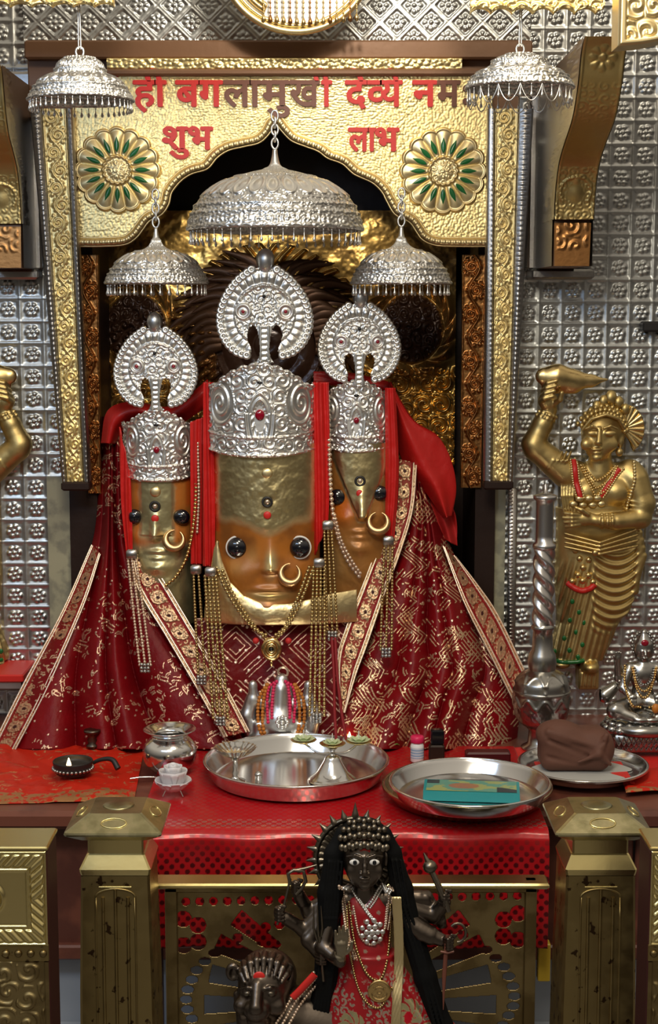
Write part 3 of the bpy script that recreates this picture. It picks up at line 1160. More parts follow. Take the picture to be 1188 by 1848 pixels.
# round gilt frame at the top
FM = Frame(535, -220, 70, 3.33)
t = thing('round_frame', FM(535, 0, 64), 'round gilt frame with hanging fringe above the sign', 'frame')
a = np.linspace(0, 2 * np.pi, 96, endpoint=False)
mb = MB()
mb.tube(FM(535 + 136 * np.cos(a), 6, -78 + 136 * np.sin(a)), 6.5 * FM.s, 10, closed=True)
mb.tube(FM(535 + 125 * np.cos(a), 4, -78 + 125 * np.sin(a)), 4 * FM.s, 8, closed=True)
mb.build('gilt_rim', 'gold_pale', t)
r = np.linspace(0, 124, 20)[:, None]
MB().surf(FM(535 + r * np.cos(a), 0 * r + 1, -78 + r * np.sin(a)), cv=True).build('backing', 'white', t)
mb = MB()
for k in range(34):
    w = -0.35 + k * 0.023 + math.pi / 2
    w = math.pi / 2 + 0.95 - k * 0.012
    rr = 112 if k % 2 else 104
    mb.ball(FM(535 + rr * math.cos(w), 6, -78 + rr * math.sin(w)), np.array([3.5, 3, 6]) * FM.s, 6, 5)
mb.build('petal_border', 'gold', t)
for k in range(15):
    x = 476 + k * 12
    mb = MB()
    yb = 50 - abs(x - 550) * 0.09
    mb.tube(FM([x, x], 14, [-30, yb - 16]), 0.9 * FM.s, 5)
    for q in np.arange(-20, yb - 18, 9):
        mb.ball(FM(x, 14, q), 2.2 * FM.s, 6, 4)
    mb.lathe(np.array([(0, 0), (4.2, 4), (3.6, 9), (1.2, 15), (0, 16)]) * FM.s, FM(x, 14, yb), 8)
    mb.build('fringe_pendant', 'copper_gold' if k % 3 == 1 else 'gold', t)

# ------------------------------------------------------------------ carved back panel inside the niche
YC = 3.74
FC = Frame(495, 380, 830, YC)
px, py = np.meshgrid(np.linspace(172, 822, 430), np.linspace(380, 840, 310))
h = 4 * fbm(px / 30, py / 30, 3) + 0.5 * fbm(px / 6, py / 6, 6)
C = rgba(px.shape, (0.72, 0.46, 0.14), 0.9)
C = blend(C, sstep(0.40, 0.62, fbm(px / 70, py / 70, 31)) * 0.5, (0.16, 0.07, 0.025), 0.7)
dk = (0.06, 0.026, 0.014)


def flames(cx, cy, r0, r1, n, tw, amp, seed):
    x, y = px - cx, py - cy
    r, a = np.hypot(x, y), np.arctan2(y, x)
    s = (r - r0) / (r1 - r0)
    ph = a * n / (2 * np.pi) + tw * np.clip(s, 0, None) ** 1.4 * np.sign(-x) * 1.0 + 0.15 * np.sin(a * 7 + seed)
    f = np.abs(np.mod(ph, 1) - 0.5) * 2
    lim = 1 - 0.62 * np.clip(s, 0, 1)
    hh = amp * np.sqrt(np.clip(1 - (f / np.maximum(lim, 0.05)) ** 2, 0, 1)) * (s > 0) * (s < 1) * (0.5 + 0.5 * sstep(0, 0.3, s))
    return hh, r, s


hf, r, s = flames(486, 620, 96, 182, 46, 1.6, 13, 1)
up = (py < 700)
hf = hf * up
h = h + hf
dark = (hf > 1.5) * 1.0
dark = np.maximum(dark, (r < 150) * 1.0)
C = blend(C, dark * sstep(146, 118, r), dk, 0.15)
h = h + 16 * np.sqrt(np.clip(1 - (r / 150) ** 2, 0, 1)) + (r < 100) * 4 * np.abs(np.sin(r / 9))
# side medallions with leaves round them
for mx, my in ((246, 590), (742, 590)):
    x, y = px - mx, py - my
    rr, aa = np.hypot(x, y * 0.9), np.arctan2(y, x)
    hm = 20 * np.sqrt(np.clip(1 - (rr / 58) ** 2, 0, 1)) * (0.8 + 0.2 * np.sin(aa * 3 + rr / 7))
    h = h + hm + 6 * swirls(px / 20, py / 24, 8) * (rr < 56)
    C = blend(C, sstep(60, 54, rr), dk, 0.25)
    lf = np.exp(-((rr - 72) / 12) ** 2)
    h = h + 15 * lf * (0.35 + 0.65 * np.abs(np.sin(aa * 6 + rr / 10)))
    C = blend(C, lf * 0.75, (0.32, 0.14, 0.035), 0.8)
# bead columns and scrolls at the shoulders of the halo
for bx in (364, 612):
    for dx in (-16, 2, 18):
        u = (px - bx - dx) / 8
        vv = np.mod(py / 19, 1) - 0.5
        z = (py > 585) & (py < 800)
        h = h + 8 * np.sqrt(np.clip(1 - u ** 2 - (vv * 2.2) ** 2, 0, 1)) * z
    z = sstep(30, 24, np.abs(px - bx)) * sstep(580, 590, py)
    C = blend(C, z * 0.8, (0.28, 0.12, 0.03), 0.8)
sc = swirls(px / 34, py / 34, 41) * sstep(655, 680, py) * (np.abs(px - 486) > 150)
h = h + 15 * sc
C = blend(C, sc * 0.55, (0.22, 0.09, 0.03), 0.8)
mb = MB()
relief(mb, FC, px, py, h, 6, C)
back = thing('carved_back_panel', FC(495, 0, 840), 'carved gold and dark brown halo panel behind the crowns', 'panel')
mb.build('relief_board', 'painted_gloss', back)
# carved flame tongues standing out of the halo, curling outwards
for k in range(30):
    w = math.radians(178 + k * 184 / 29)
    sgn = -1 if math.cos(w) < 0 else 1
    for lay, (r0, L, wd, dd) in enumerate(((96, 76, 13, 16), (84, 58, 12, 24))):
        s = np.linspace(0, 1, 18)
        ang = w + lay * 0.05 + sgn * (0.30 * s ** 1.3 - 0.10 * np.sin(s * np.pi * 1.5) * s)
        rad = r0 + (L + 9 * (k % 3)) * s
        x, y = 486 + rad * np.cos(ang), 622 + rad * np.sin(ang)
        mb = MB().tube(FC(x, dd - 4 * s, y), (wd * np.clip(np.sin(np.pi * (0.25 + 0.75 * s)), 0, 1) ** 0.9 + 0.5) * FC.s, 8, flat=0.55, up=(0, 1, 0))
        mb.build('flame_tongue', 'dark_gilt', back)
# ------------------------------------------------------------------ the three idols
ORG = (0.40, 0.135, 0.018)      # sindoor orange paint
ORD = (0.50, 0.04, 0.01)
GLD = (0.80, 0.66, 0.34)


def lobe(x, y, cx, cy, rx, ry):
    return np.exp(-((x - cx) / rx) ** 2 - ((y - cy) / ry) ** 2)


def crown(t, fr, cx, R, ytop, yedge, ybot, sag, cell, seed):
    """embossed silver cap: a half round band with a peaked scalloped top"""
    nu, nv = int(R * 2.8), int((ybot - ytop) * 1.25)
    ph = np.linspace(-1.5, 1.5, nu)
    v = np.linspace(0, 1, nv)[:, None]
    s = ph / 1.5
    top = yedge - (yedge - ytop) * np.clip(1 - (np.abs(s) / 0.62) ** 1.6, 0, 1) - 4 * np.abs(np.sin(s * 22))
    bot = ybot + sag * np.cos(ph)
    py = top + (bot - top) * v
    arc = ph * R
    A = np.broadcast_to(arc, py.shape)
    L = ybot + sag - ytop
    Yv = py - (ytop)
    h = 2.6 * filigree(A / cell, py / cell, seed, 2.4)
    # tear-drop medallion with a stone
    my = ytop + 0.53 * L
    tx, ty = A / (0.25 * R), (py - my) / (0.30 * L)
    dr = np.hypot(tx, ty * (1 + 0.35 * np.sign(-ty)) + 0.0) + 0.35 * np.abs(tx) * (ty < 0)
    ring = np.maximum(np.exp(-((dr - 1.0) / 0.10) ** 2), np.exp(-((dr - 0.70) / 0.08) ** 2))
    h = np.where(dr < 1.08, 1.0 + 3.2 * ring + 1.3 * (0.5 + 0.5 * np.sin(np.arctan2(ty, tx) * 14)) * (dr > 0.45) * (dr < 0.62), h)
    # mirrored big scrolls at both sides
    for sg in (-1, 1):
        gx, gy = (A - sg * 0.80 * R) / (0.34 * R), (py - (ytop + 0.42 * L)) / (0.26 * L)
        rr, aa = np.hypot(gx, gy), np.arctan2(gy, gx * sg)
        sp = np.clip(np.cos(2 * np.pi * rr * 2.6 - aa), 0, 1) ** 0.7
        h = np.where(rr < 1, 2.8 * sp, h)
    # lower bands
    bw = py - (bot - 0.21 * L)
    h = np.where(bw > 0, 2.4 * filigree(A / (cell * 0.9), py / (cell * 0.9), seed + 5, 2.2), h)
    h = h + 2.6 * np.exp(-(bw / 2.0) ** 2) + 3 * np.exp(-((py - bot + 3) / 2.2) ** 2) + 3 * np.exp(-((py - top - 3) / 2.2) ** 2)
    bead = 0.5 + 0.5 * np.cos(A / 5.0 * np.pi)
    h = h + 3 * bead * np.exp(-((py - top - 8) / 3.0) ** 2)
    r = R + h
    P = fr(cx + r * np.sin(ph), r * np.cos(ph) * 0.86 + 0 * py, py)
    o = MB().surf(P).build('crown', 'silver', t)
    # domed lid of the cap, closing the top
    w = np.linspace(0, 1, 12)[:, None]
    P2 = fr(cx + R * 0.97 * np.sin(ph) * w, (R * 0.97 * np.cos(ph) * 0.86) * w - 6, (yedge + 4) - 0.0 * w + 0 * ph - 10 * (1 - w ** 2))
    MB().surf(P2).build('crown_lid', 'silver', t)
    st = MB().ball(fr(cx, R * 0.86 + 3, my + 2), np.array([0.085 * R, 4.5, 0.085 * R * 1.15]) * fr.s, 14, 10).build('ruby_stone', 'ruby', o)
    st['label'] = 'dark red stone'
    bl = MB().ball(fr(cx, R * 0.86 + 2, ytop + 0.20 * L), np.array([5, 3, 2.5]) * fr.s, 8, 6).build('black_stone', 'black', o)
    return o


CREST = [(0, -1.05), (.28, -.93), (.6, -.68), (.86, -.32), (.98, .05), (.96, .38), (.83, .66), (.62, .86), (.40, .93), (.28, .86), (.30, .74), (.37, .60), (.38, .46), (.34, .34), (.26, .28),
         (.18, .35), (.135, .56), (.11, .80), (.14, .98), (.22, 1.10), (0, 1.14)]


def crest(t, fr, cx, cy, R, d, seed, fin):
    half = np.array(CREST)
    poly = np.vstack([half, (half * np.array([-1, 1]))[::-1][1:-1]])
    g = np.arange(-1.12, 1.2, 0.0145)
    u, v = np.meshgrid(g, g)
    m = in_poly(u, v, poly)
    r, a = np.hypot(u, v - 0.05), np.arctan2(v - 0.05, u)
    h = 2.4 * filigree(u * R / 17, v * R / 17, seed, 2.2)
    h = np.where((r > 0.68) & (r < 0.95), 3.2 * np.abs(np.sin(a * 15)) ** 0.6 * np.exp(-((r - 0.82) / 0.10) ** 2), h)
    h = h + 2.4 * np.exp(-((r - 0.64) / 0.03) ** 2)
    for sx in (-0.47, 0.47):
        q = np.hypot(u - sx, v + 0.02)
        h = np.where(q < 0.20, 1.5 + 4.5 * np.exp(-((q - 0.15) / 0.035) ** 2) + 4 * np.exp(-(q / 0.07) ** 2), h)
    stem = (np.abs(u) < 0.16) & (v > 0.28)
    h = np.where(stem, 2 + 2.5 * np.exp(-((np.abs(u) - 0.09) / 0.02) ** 2) + 1.5 * np.abs(np.sin(v * 26)) * (np.abs(u) < 0.05), h)
    bow = 9 * (1 - (u / 1.0) ** 2)
    mb = MB()
    masked(mb, fr(cx + u * R, d + h + bow, cy + v * R), m)
    rim = resample(smooth_path(np.vstack([half[1:9], ]), 120), 0.115)
    for sg in (-1, 1):
        for p in rim:
            mb.ball(fr(cx + sg * p[0] * R * 0.99, d + 4 + 9 * (1 - p[0] ** 2), cy + p[1] * R * 0.99), np.array([0.030 * R, 0.035 * R, 0.030 * R]) * fr.s, 7, 5)
            q = np.linspace(0, 2 * np.pi, 14, endpoint=False)
            mb.tube(fr(cx + sg * p[0] * R + 0.058 * R * np.cos(q), d + 3 + 9 * (1 - p[0] ** 2) + 0 * q, cy + p[1] * R + 0.058 * R * np.sin(q)), 0.020 * R * fr.s, 5, closed=True)
    for p in ((0.09, 1.06), (-0.09, 1.06), (0.0, 1.11)):
        mb.ball(fr(cx + p[0] * R, d + 9, cy + p[1] * R), 0.055 * R * fr.s, 8, 6)
    o = mb.build('crest', 'silver', t)
    thick(o, 2.2 * fr.s)
    f = MB()
    s = np.linspace(0, np.pi, 16)
    f.lathe(np.stack([np.sin(s) ** 0.9 * (0.21 * R) * (0.55 + 0.45 * np.sin(s / 2 + 0.4)), -np.cos(s) * 0.27 * R], 1) * fr.s, fr(cx + fin, d + 6, cy - 1.12 * R), 16)
    f.build('crest_finial', 'silver_soft', o)
    for sx, m_ in ((-0.47, 'ruby'), (0.47, 'ruby'), (0.0, 'black')):
        yy = -0.02 if sx else -0.35
        MB().ball(fr(cx + sx * R, d + 8 + 8 * (1 - sx * sx), cy + yy * R), np.array([3.4, 2.4, 3.4]) * fr.s, 8, 6).build('crest_stone', m_, o)
    return o


def eye(t, fr, x, y, d, r, rim=True, sx=1.0):
    e = MB().ball(fr(x, d, y), np.array([r * sx, r * 0.6, r]) * fr.s, 22, 14).build('eye', 'eye_black', t)
    if rim:
        a = np.linspace(0, 2 * np.pi, 32, endpoint=False)
        MB().tube(fr(x + r * 1.02 * sx * np.cos(a), d - 1 + 0 * a, y + r * 1.05 * np.sin(a)), 2.1 * fr.s, 6, closed=True).build('eye_rim', 'eye_white', e)
    MB().ball(fr(x, d + r * 0.36, y), np.array([r * 0.42 * sx, r * 0.27, r * 0.42]) * fr.s, 14, 10).build('pupil', 'black', e)
    return e


def tilak(t, fr, x, y, d, y2, d2):
    a = np.linspace(0, 2 * np.pi, 28, endpoint=False)
    o = MB().tube(fr(x + 8 * np.cos(a), d + 0 * a, y + 8 * np.sin(a)), 2.4 * fr.s, 7, closed=True).build('forehead_ring', 'black_matt', t)
    MB().ball(fr(x, d, y), np.array([4.5, 2.5, 4.5]) * fr.s, 10, 8).build('ring_centre', 'pearl_pink', o)
    q = MB().ball(fr(x, d2, y2), np.array([7, 2.6, 7]) * fr.s, 14, 10).build('red_dot', 'red_vivid', t)
    q['label'] = 'red tilak dot'


def nose_ring(t, fr, x, y, d, r, gap=-0.9):
    a = np.linspace(gap, gap + 5.6, 40)
    th = 1.8 + 6.2 * np.sin(np.clip((a - gap) / 5.6, 0, 1) * np.pi) ** 1.5
    MB().tube(fr(x + r * np.cos(a), d + 3 * np.sin(a), y + r * np.sin(a)), th * fr.s, 9).build('nose_ring', 'ring_gold', t)


def face(t, fr, cx, R, y0, y1, dep, hfun, cfun, name='face'):
    ph = np.linspace(-1.45, 1.45, int(R * 2.2))
    px = cx + R * np.sin(ph) / math.sin(1.45)
    py = np.linspace(y0, y1, int((y1 - y0) / 1.5))[:, None]
    X, Yp = np.broadcast_to(px, (len(py), len(px))), np.broadcast_to(py, (len(py), len(px)))
    d = dep * np.cos(ph)[None, :] + hfun(X, Yp)
    C = cfun(X, Yp)
    mb = MB()
    mb.surf(fr(X, d, Yp), col=C)
    return mb.build(name, 'painted', t), d


# ---- middle idol
FI = Frame(478, 640, 1130, 3.31, 62)
idol = thing('idol_bust', W(480, 1126, 3.31), 'largest gold and orange idol face with round black eyes, in the middle', 'idol', 'crowned idol busts in the shrine')


def hf(x, y):
    yf = 936 + 22 * np.exp(-((x - 484) / 34) ** 2)
    h = 4 * sstep(12, -12, y - yf) + 1.6 * (fbm(x / 16, y / 16, 3) - 0.5) * 2 * (y < yf)
    ns = np.clip((y - 955) / 70, 0, 1)
    h = h + 19 * ns ** 1.2 * np.exp(-((x - 489) / (8 + 5 * ns)) ** 2) * sstep(1035, 1020, y)
    h = h + 7 * lobe(x, y, 489, 1026, 22, 9)
    h = h - 9 * lobe(x, y, 427, 988, 30, 24) - 9 * lobe(x, y, 541, 988, 30, 24)
    h = h + 7 * lobe(x, y, 430, 1036, 30, 24) + 7 * lobe(x, y, 545, 1036, 30, 24)
    h = h + 6 * lobe(x, y, 488, 1060, 30, 6) + 6 * lobe(x, y, 488, 1073, 24, 6) - 3 * lobe(x, y, 488, 1066, 30, 2.5) + 9 * lobe(x, y, 486, 1094, 34, 14)
    return h


def cf(x, y):
    w = 6 * (fbm(x / 14, y / 14, 5) - 0.5)
    yf = 936 + 22 * np.exp(-((x - 484) / 34) ** 2)
    C = rgba(x.shape, ORG)
    C = blend(C, 0.9 * sstep(0.25, 0.75, fbm(x / 34, y / 34, 12)), (0.27, 0.095, 0.02), 0.35)
    C = blend(C, sstep(12, -12, y - yf - w), GLD, 1.0)
    e = np.abs(x - 478 + w)
    C = blend(C, sstep(80, 92, e) * (y < 960), ORD, 0.1)
    C = blend(C, lobe(x, y, 489, 1015, 8, 19) * 1.5, GLD, 1.0)
    C = blend(C, lobe(x, y, 485, 1073, 40, 9) * 0.9, (0.55, 0.40, 0.16), 0.8)
    C = blend(C, lobe(x, y, 425, 1022, 16, 14) * 0.35 + lobe(x, y, 455, 1000, 12, 18) * 0.35, (0.60, 0.36, 0.12), 0.5)
    C = blend(C, (np.abs(fbm(x / 8, y / 30, 2) - 0.5) < 0.012) * (y < yf) * 0.5, (0.85, 0.72, 0.4), 1.0)
    return C


face(idol, FI, 478, 99, 800, 1118, 72, hf, cf)
eye(idol, FI, 427, 987, 56, 19)
eye(idol, FI, 541, 987, 56, 19)
tilak(idol, FI, 483, 901, 79, 925, 79)
nose_ring(idol, FI, 524, 1030, 80, 17)
MB().ball(FI(483, 76, 850), np.array([10, 3, 9]) * FI.s, 14, 8).build('forehead_boss', 'gold_pale', idol)
# gold collar: a crescent under the cheeks with a straight lower edge
arc = np.interp(np.arange(366, 646), [366, 384, 391, 400, 415, 440, 475, 520, 560, 600, 645], [1100, 990, 972, 1010, 1048, 1072, 1086, 1086, 1078, 1070, 1066])
x = np.arange(366, 646).astype(float)
v = np.linspace(0, 1, 70)[:, None]
py = arc + (1126 - arc) * v
X = np.broadcast_to(x, py.shape)
d = 76 - 0.0016 * (X - 495) ** 2 + 8 * np.sin(np.clip(v, 0, 1) * np.pi) ** 0.6 + 3 * (fbm(X / 20, py / 20, 4) - 0.5)
o = MB().surf(FI(X, d, py)).build('gold_collar', 'gold_pale', idol)
thick(o, 0.006)
crown(idol, FI, 471, 101, 655, 694, 806, 15, 25, 1)
crest(idol, FI, 480, 566, 80, 74, 4, 2)
# plain core of the bust, behind the skirt
MB().lathe([(0.0, 0.0), (0.05, 0.0), (0.05, 0.15), (0.085, 0.30), (0.085, 0.55), (0, 0.56)], (FI(478, 0, 0)[0], 3.36, 0.662), 24).build('bust_core', 'dark_wood', idol)

# ---- left idol
FLi = Frame(285, 580, 1130, 3.36, 40)
idl = thing('idol_bust', W(285, 1126, 3.36), 'small gold idol face with orange cheeks left of the middle idol', 'idol', 'crowned idol busts in the shrine')


def hl(x, y):
    ns = np.clip((y - 915) / 50, 0, 1)
    h = 13 * ns * np.exp(-((x - 279) / 9) ** 2) * sstep(978, 966, y) + 3 * sstep(34, 26, np.abs(x - 282)) * (y < 962)
    h = h - 5 * lobe(x, y, 243, 930, 18, 16) - 5 * lobe(x, y, 326, 930, 18, 16) + 6 * lobe(x, y, 245, 968, 18, 14) + 6 * lobe(x, y, 318, 972, 18, 14)
    h = h + 5 * lobe(x, y, 282, 992, 16, 5) + 5 * lobe(x, y, 282, 1003, 13, 5) + 9 * lobe(x, y, 282, 1020, 22, 12)
    return h + 6 * sstep(985, 1060, y) + 2 * (fbm(x / 15, y / 15, 3) - 0.5)


def clf(x, y):
    w = 8 * (fbm(x / 12, y / 12, 8) - 0.5)
    C = rgba(x.shape, (0.62, 0.55, 0.30), 0.9)
    C = blend(C, sstep(26, 36, np.abs(x - 282 + w)) * sstep(990, 972, y), (0.52, 0.17, 0.03), 0.2)
    C = blend(C, sstep(44, 54, np.abs(x - 286 + w)) * sstep(920, 905, y), (0.60, 0.10, 0.01), 0.0)
    C = blend(C, lobe(x, y, 255, 975, 22, 12) * 0.8, (0.55, 0.13, 0.02), 0.1)
    return C


face(idl, FLi, 286, 60, 850, 1128, 46, hl, clf)
eye(idl, FLi, 241, 930, 34, 14, False, 0.95)
eye(idl, FLi, 326, 930, 37, 14, False, 1.1)
tilak(idl, FLi, 280, 909, 51, 931, 52)
MB().ball(FLi(281, 49, 883), np.array([10, 4, 10]) * FLi.s, 14, 8).build('forehead_boss', 'gold_pale', idl)
nose_ring(idl, FLi, 315, 968, 56, 16)
crown(idl, FLi, 285, 64, 737, 762, 853, 12, 21, 7)
crest(idl, FLi, 285, 660, 70, 48, 9, 0)
MB().lathe([(0.0, 0.0), (0.045, 0.0), (0.045, 0.3), (0.05, 0.5), (0, 0.51)], (FLi(285, 0, 0)[0], 3.40, 0.662), 20).build('bust_core', 'dark_wood', idl)

# ---- right idol
FRi = Frame(645, 540, 1130, 3.36, 40)
idr = thing('idol_bust', W(645, 1126, 3.36), 'small gold and orange idol face right of the middle idol', 'idol', 'crowned idol busts in the shrine')


def hr(x, y):
    w = 46 * np.clip((934 - y) / 110, 0, 1) ** 1.0 + 6
    h = 5 * sstep(w + 3, w - 3, np.abs(x - 653)) * (y < 936)
    ns = np.clip((y - 860) / 70, 0, 1)
    h = h + 15 * ns * np.exp(-((x - 654) / 11) ** 2) * sstep(938, 926, y)
    h = h - 5 * lobe(x, y, 608, 893, 18, 16) - 5 * lobe(x, y, 685, 888, 18, 16) + 6 * lobe(x, y, 622, 932, 18, 14) + 6 * lobe(x, y, 690, 930, 18, 14)
    return h + 5 * lobe(x, y, 652, 955, 16, 5) + 5 * lobe(x, y, 652, 966, 13, 5) + 8 * lobe(x, y, 650, 985, 22, 12) + 2 * (fbm(x / 15, y / 15, 6) - 0.5)


def crf(x, y):
    k = 8 * (fbm(x / 12, y / 12, 3) - 0.5)
    w = 46 * np.clip((936 - y) / 110, 0, 1) + 7
    C = rgba(x.shape, (0.36, 0.15, 0.035), 0.25)
    C = blend(C, lobe(x, y, 618, 915, 22, 26) * 1.2, (0.50, 0.12, 0.01), 0)
    C = blend(C, sstep(w + 3, w - 3, np.abs(x - 653 + k)) * sstep(942, 934, y), GLD, 1.0)
    C = blend(C, sstep(44, 54, np.abs(x - 646 + k)) * sstep(880, 868, y), ORD, 0)
    C = blend(C, lobe(x, y, 612, 1010, 26, 40) * 0.5, (0.52, 0.33, 0.12), 0.5)
    return C


face(idr, FRi, 647, 62, 796, 1128, 46, hr, crf)
eye(idr, FRi, 610, 894, 34, 15, False, 1.1)
eye(idr, FRi, 686, 887, 33, 14, False, 1.1)
tilak(idr, FRi, 650, 863, 51, 885, 53)
nose_ring(idr, FRi, 683, 936, 56, 17, -1.2)
crown(idr, FRi, 643, 61, 684, 706, 800, 12, 21, 13)
crest(idr, FRi, 648, 616, 69, 46, 15, 2)
MB().lathe([(0.0, 0.0), (0.045, 0.0), (0.045, 0.3), (0.05, 0.5), (0, 0.51)], (FRi(645, 0, 0)[0], 3.40, 0.662), 20).build('bust_core', 'dark_wood', idr)

# ------------------------------------------------------------------ cloth
RED = (0.21, 0.003, 0.006)
ZARI = (0.82, 0.56, 0.38)


def patch(left, right, nu, nv, Yf, cfun=None, hfun=None):
    """cloth between two edge paths (pixel points); Yf(u, v, py) is its distance"""
    a = smooth_path(left, nv * 3)
    b = smooth_path(right, nv * 3)
    k = np.linspace(0, len(a) - 1, nv).astype(int)
    a, b = a[k], b[k]
    u = np.linspace(0, 1, nu)[None, :]
    px = a[:, :1] * (1 - u) + b[:, :1] * u
    py = a[:, 1:] * (1 - u) + b[:, 1:] * u
    v = np.broadcast_to(np.linspace(0, 1, nv)[:, None], px.shape)
    u = np.broadcast_to(u, px.shape)
    Y = Yf(u, v, px, py)
    return W(px, py, Y), px, py, u, v


def strokes(x, y, cell, seed, w=0.065):
    d1, d2, vx, vy, rn = cells(x / cell, y / cell, 0.9, seed)
    th = rn * 6.28
    X = vx * np.cos(th) + vy * np.sin(th)
    Z = -vx * np.sin(th) + vy * np.cos(th)
    bend = Z - (rn - 0.5) * 3.0 * X * X
    m = (np.abs(bend) < w) & (np.abs(X) < 0.18 + 0.3 * rn)
    m2 = (np.abs(bend - 0.26) < w * 0.7) & (np.abs(X) < 0.3) & (rn > 0.4)
    return (m | m2) * 1.0


def sequins(x, y, cell, seed, r=0.13, p=0.4):
    d1, d2, vx, vy, rn = cells(x / cell, y / cell, 0.9, seed)
    return ((d1 < r) & (rn < p)) * 1.0


def zari_scatter(px, py):
    C = rgba(px.shape, RED)
    C = blend(C, 0.5 * fbm(px / 25, py / 25, 2), (0.07, 0.002, 0.004))
    m = np.maximum(strokes(px, py, 14, 3, 0.07), strokes(px + 7, py + 5, 24, 8, 0.04))
    C = blend(C, m * (fbm(px / 40, py / 40, 9) > 0.47), ZARI, 0.9)
    C = blend(C, sequins(px, py, 15, 5, 0.11, 0.3), (0.85, 0.66, 0.50), 0.95)
    return C


def zari_wave(px, py):
    C = rgba(px.shape, RED)
    C = blend(C, 0.5 * fbm(px / 25, py / 25, 2), (0.06, 0.002, 0.004))
    tri = np.abs(np.mod(py / 62, 1) - 0.5) * 2
    sx = px + 26 * (tri - 0.5) + 5 * np.sin(py / 11)
    q = np.mod(sx / 74 + 0.15, 1)
    m = (q < 0.40) * (np.abs(np.mod(q * 10, 1) - 0.5) < 0.15) * (fbm(px / 22, py / 22, 4) > 0.44)
    q2 = np.mod((px + 0.8 * py) / 60, 1)
    m2 = (np.abs(np.mod(q2 * 8, 1) - 0.5) < 0.14) * (fbm(px / 26 + 9, py / 26, 14) > 0.58)
    q3 = np.mod((px - 0.8 * py) / 60, 1)
    m3 = (np.abs(np.mod(q3 * 8, 1) - 0.5) < 0.14) * (fbm(px / 26 + 3, py / 26 + 7, 24) > 0.58)
    m = np.maximum(np.maximum(m, m2), np.maximum(m3, 0.9 * strokes(px, py, 20, 31, 0.06) * (fbm(px / 30, py / 30, 6) > 0.45)))
    C = blend(C, m, (0.80, 0.58, 0.36), 0.9)
    C = blend(C, sequins(px, py, 15, 6), (0.9, 0.72, 0.52), 0.95)
    return C


def zari_diamond(px, py):
    C = rgba(px.shape, (0.15, 0.004, 0.006))
    u, v = np.mod((px - 426) / 132, 1) - 0.5, np.mod((py - 1166) / 124, 1) - 0.5
    u, v = np.minimum(np.abs(u), 1), np.minimum(np.abs(v), 1)
    q = (u + v)
    m = (np.abs(np.mod(q * 12.0, 1) - 0.5) < 0.11) * (np.abs(np.mod(q * 3.0 + 0.2, 1) - 0.5) < 0.36) * (fbm(px / 20, py / 20, 5) > 0.34)
    m = np.maximum(m, ((np.abs(q - 0.09) < 0.022)) * 1.0)
    C = blend(C, m, (0.78, 0.50, 0.36), 0.9)
    C = blend(C, sequins(px, py, 21, 4, 0.13, 0.5), (0.9, 0.7, 0.55), 0.95)
    return C


def pleats(u, v, n, amp, seed):
    w = u * n + 0.35 * np.sin(v * 3 + seed) + 0.25 * np.sin(u * 9 + seed * 2)
    return amp * (np.abs(np.sin(np.pi * w)) ** 0.7 - 0.5) + amp * 0.35 * np.sin(2 * np.pi * w * 0.5 + seed)


def Yskirt(py):
    return 3.365 - np.clip((py - 985) / 360, -0.7, 1.05) * 0.165


S = 0.00118


def YS1(u, v, px, py):
    return Yskirt(py) + 0.10 * np.clip(1 - u * 2.4, 0, 1) ** 2 * (1 - v * 0.2) - S * pleats(u, v, 4.6, 8 + 32 * v, 1) - S * 3 * (fbm(px / 18, py / 26, 7) - 0.5)


def YS2(u, v, px, py):
    return Yskirt(py) + 0.10 * np.clip(u * 2.2 - 1.2, 0, 1) ** 2 - S * pleats(u, v, 5.0, 7 + 28 * v, 4) - S * 3 * (fbm(px / 18, py / 26, 9) - 0.5)


L1 = [(184, 752), (179, 860), (165, 985), (112, 1105), (42, 1236), (-14, 1352)]
R1 = [(226, 752), (230, 860), (246, 985), (302, 1085), (366, 1205), (446, 1352)]
sk1 = thing('embroidered_skirt', W(200, 1350, 3.2), 'dark red gold embroidered drapery spreading left of the idols', 'drapery', 'embroidered red drapery of the idols')
P, px, py, u, v = patch(L1, R1, 380, 520, YS1)
C = zari_scatter(px, py)
P[..., 1] -= S * 2.2 * C[..., 3] * fbm(px / 3, py / 3, 5)
thick(MB().surf(P, col=C).build('skirt_cloth', 'cloth', sk1), 0.002)
L2 = [(746, 836), (742, 921), (718, 1002), (691, 1076), (661, 1163), (641, 1217), (621, 1271), (596, 1352)]
R2 = [(756, 846), (792, 930), (824, 1008), (863, 1059), (899, 1113), (944, 1206), (940, 1270), (932, 1352)]
sk2 = thing('embroidered_skirt', W(760, 1350, 3.2), 'dark red drapery with gold zigzag threads spreading right of the idols', 'drapery', 'embroidered red drapery of the idols')
P, px, py, u, v = patch(L2, R2, 380, 480, YS2)
C = zari_wave(px, py)
P[..., 1] -= S * 2.2 * C[..., 3] * fbm(px / 3, py / 3, 5)
thick(MB().surf(P, col=C).build('skirt_cloth', 'cloth', sk2), 0.002)


def YS3(u, v, px, py):
    return 3.275 - np.clip((py - 1120) / 225, 0, 1.05) * 0.065 - S * 5 * np.sin(u * 14) * (0.3 + v) - S * 4 * (fbm(px / 25, py / 25, 3) - 0.5)


P, px, py, u, v = patch([(352, 1116), (352, 1235), (356, 1352)], [(640, 1116), (632, 1235), (622, 1352)], 240, 200, YS3)
C = zari_diamond(px, py)
P[..., 1] -= S * 2.0 * C[..., 3] * fbm(px / 3, py / 3, 5)
o = MB().surf(P, col=C).build('front_cloth', 'cloth')
thick(o, 0.002)
tag(o, 'red front cloth with gold diamond pattern under the middle face', 'cloth')


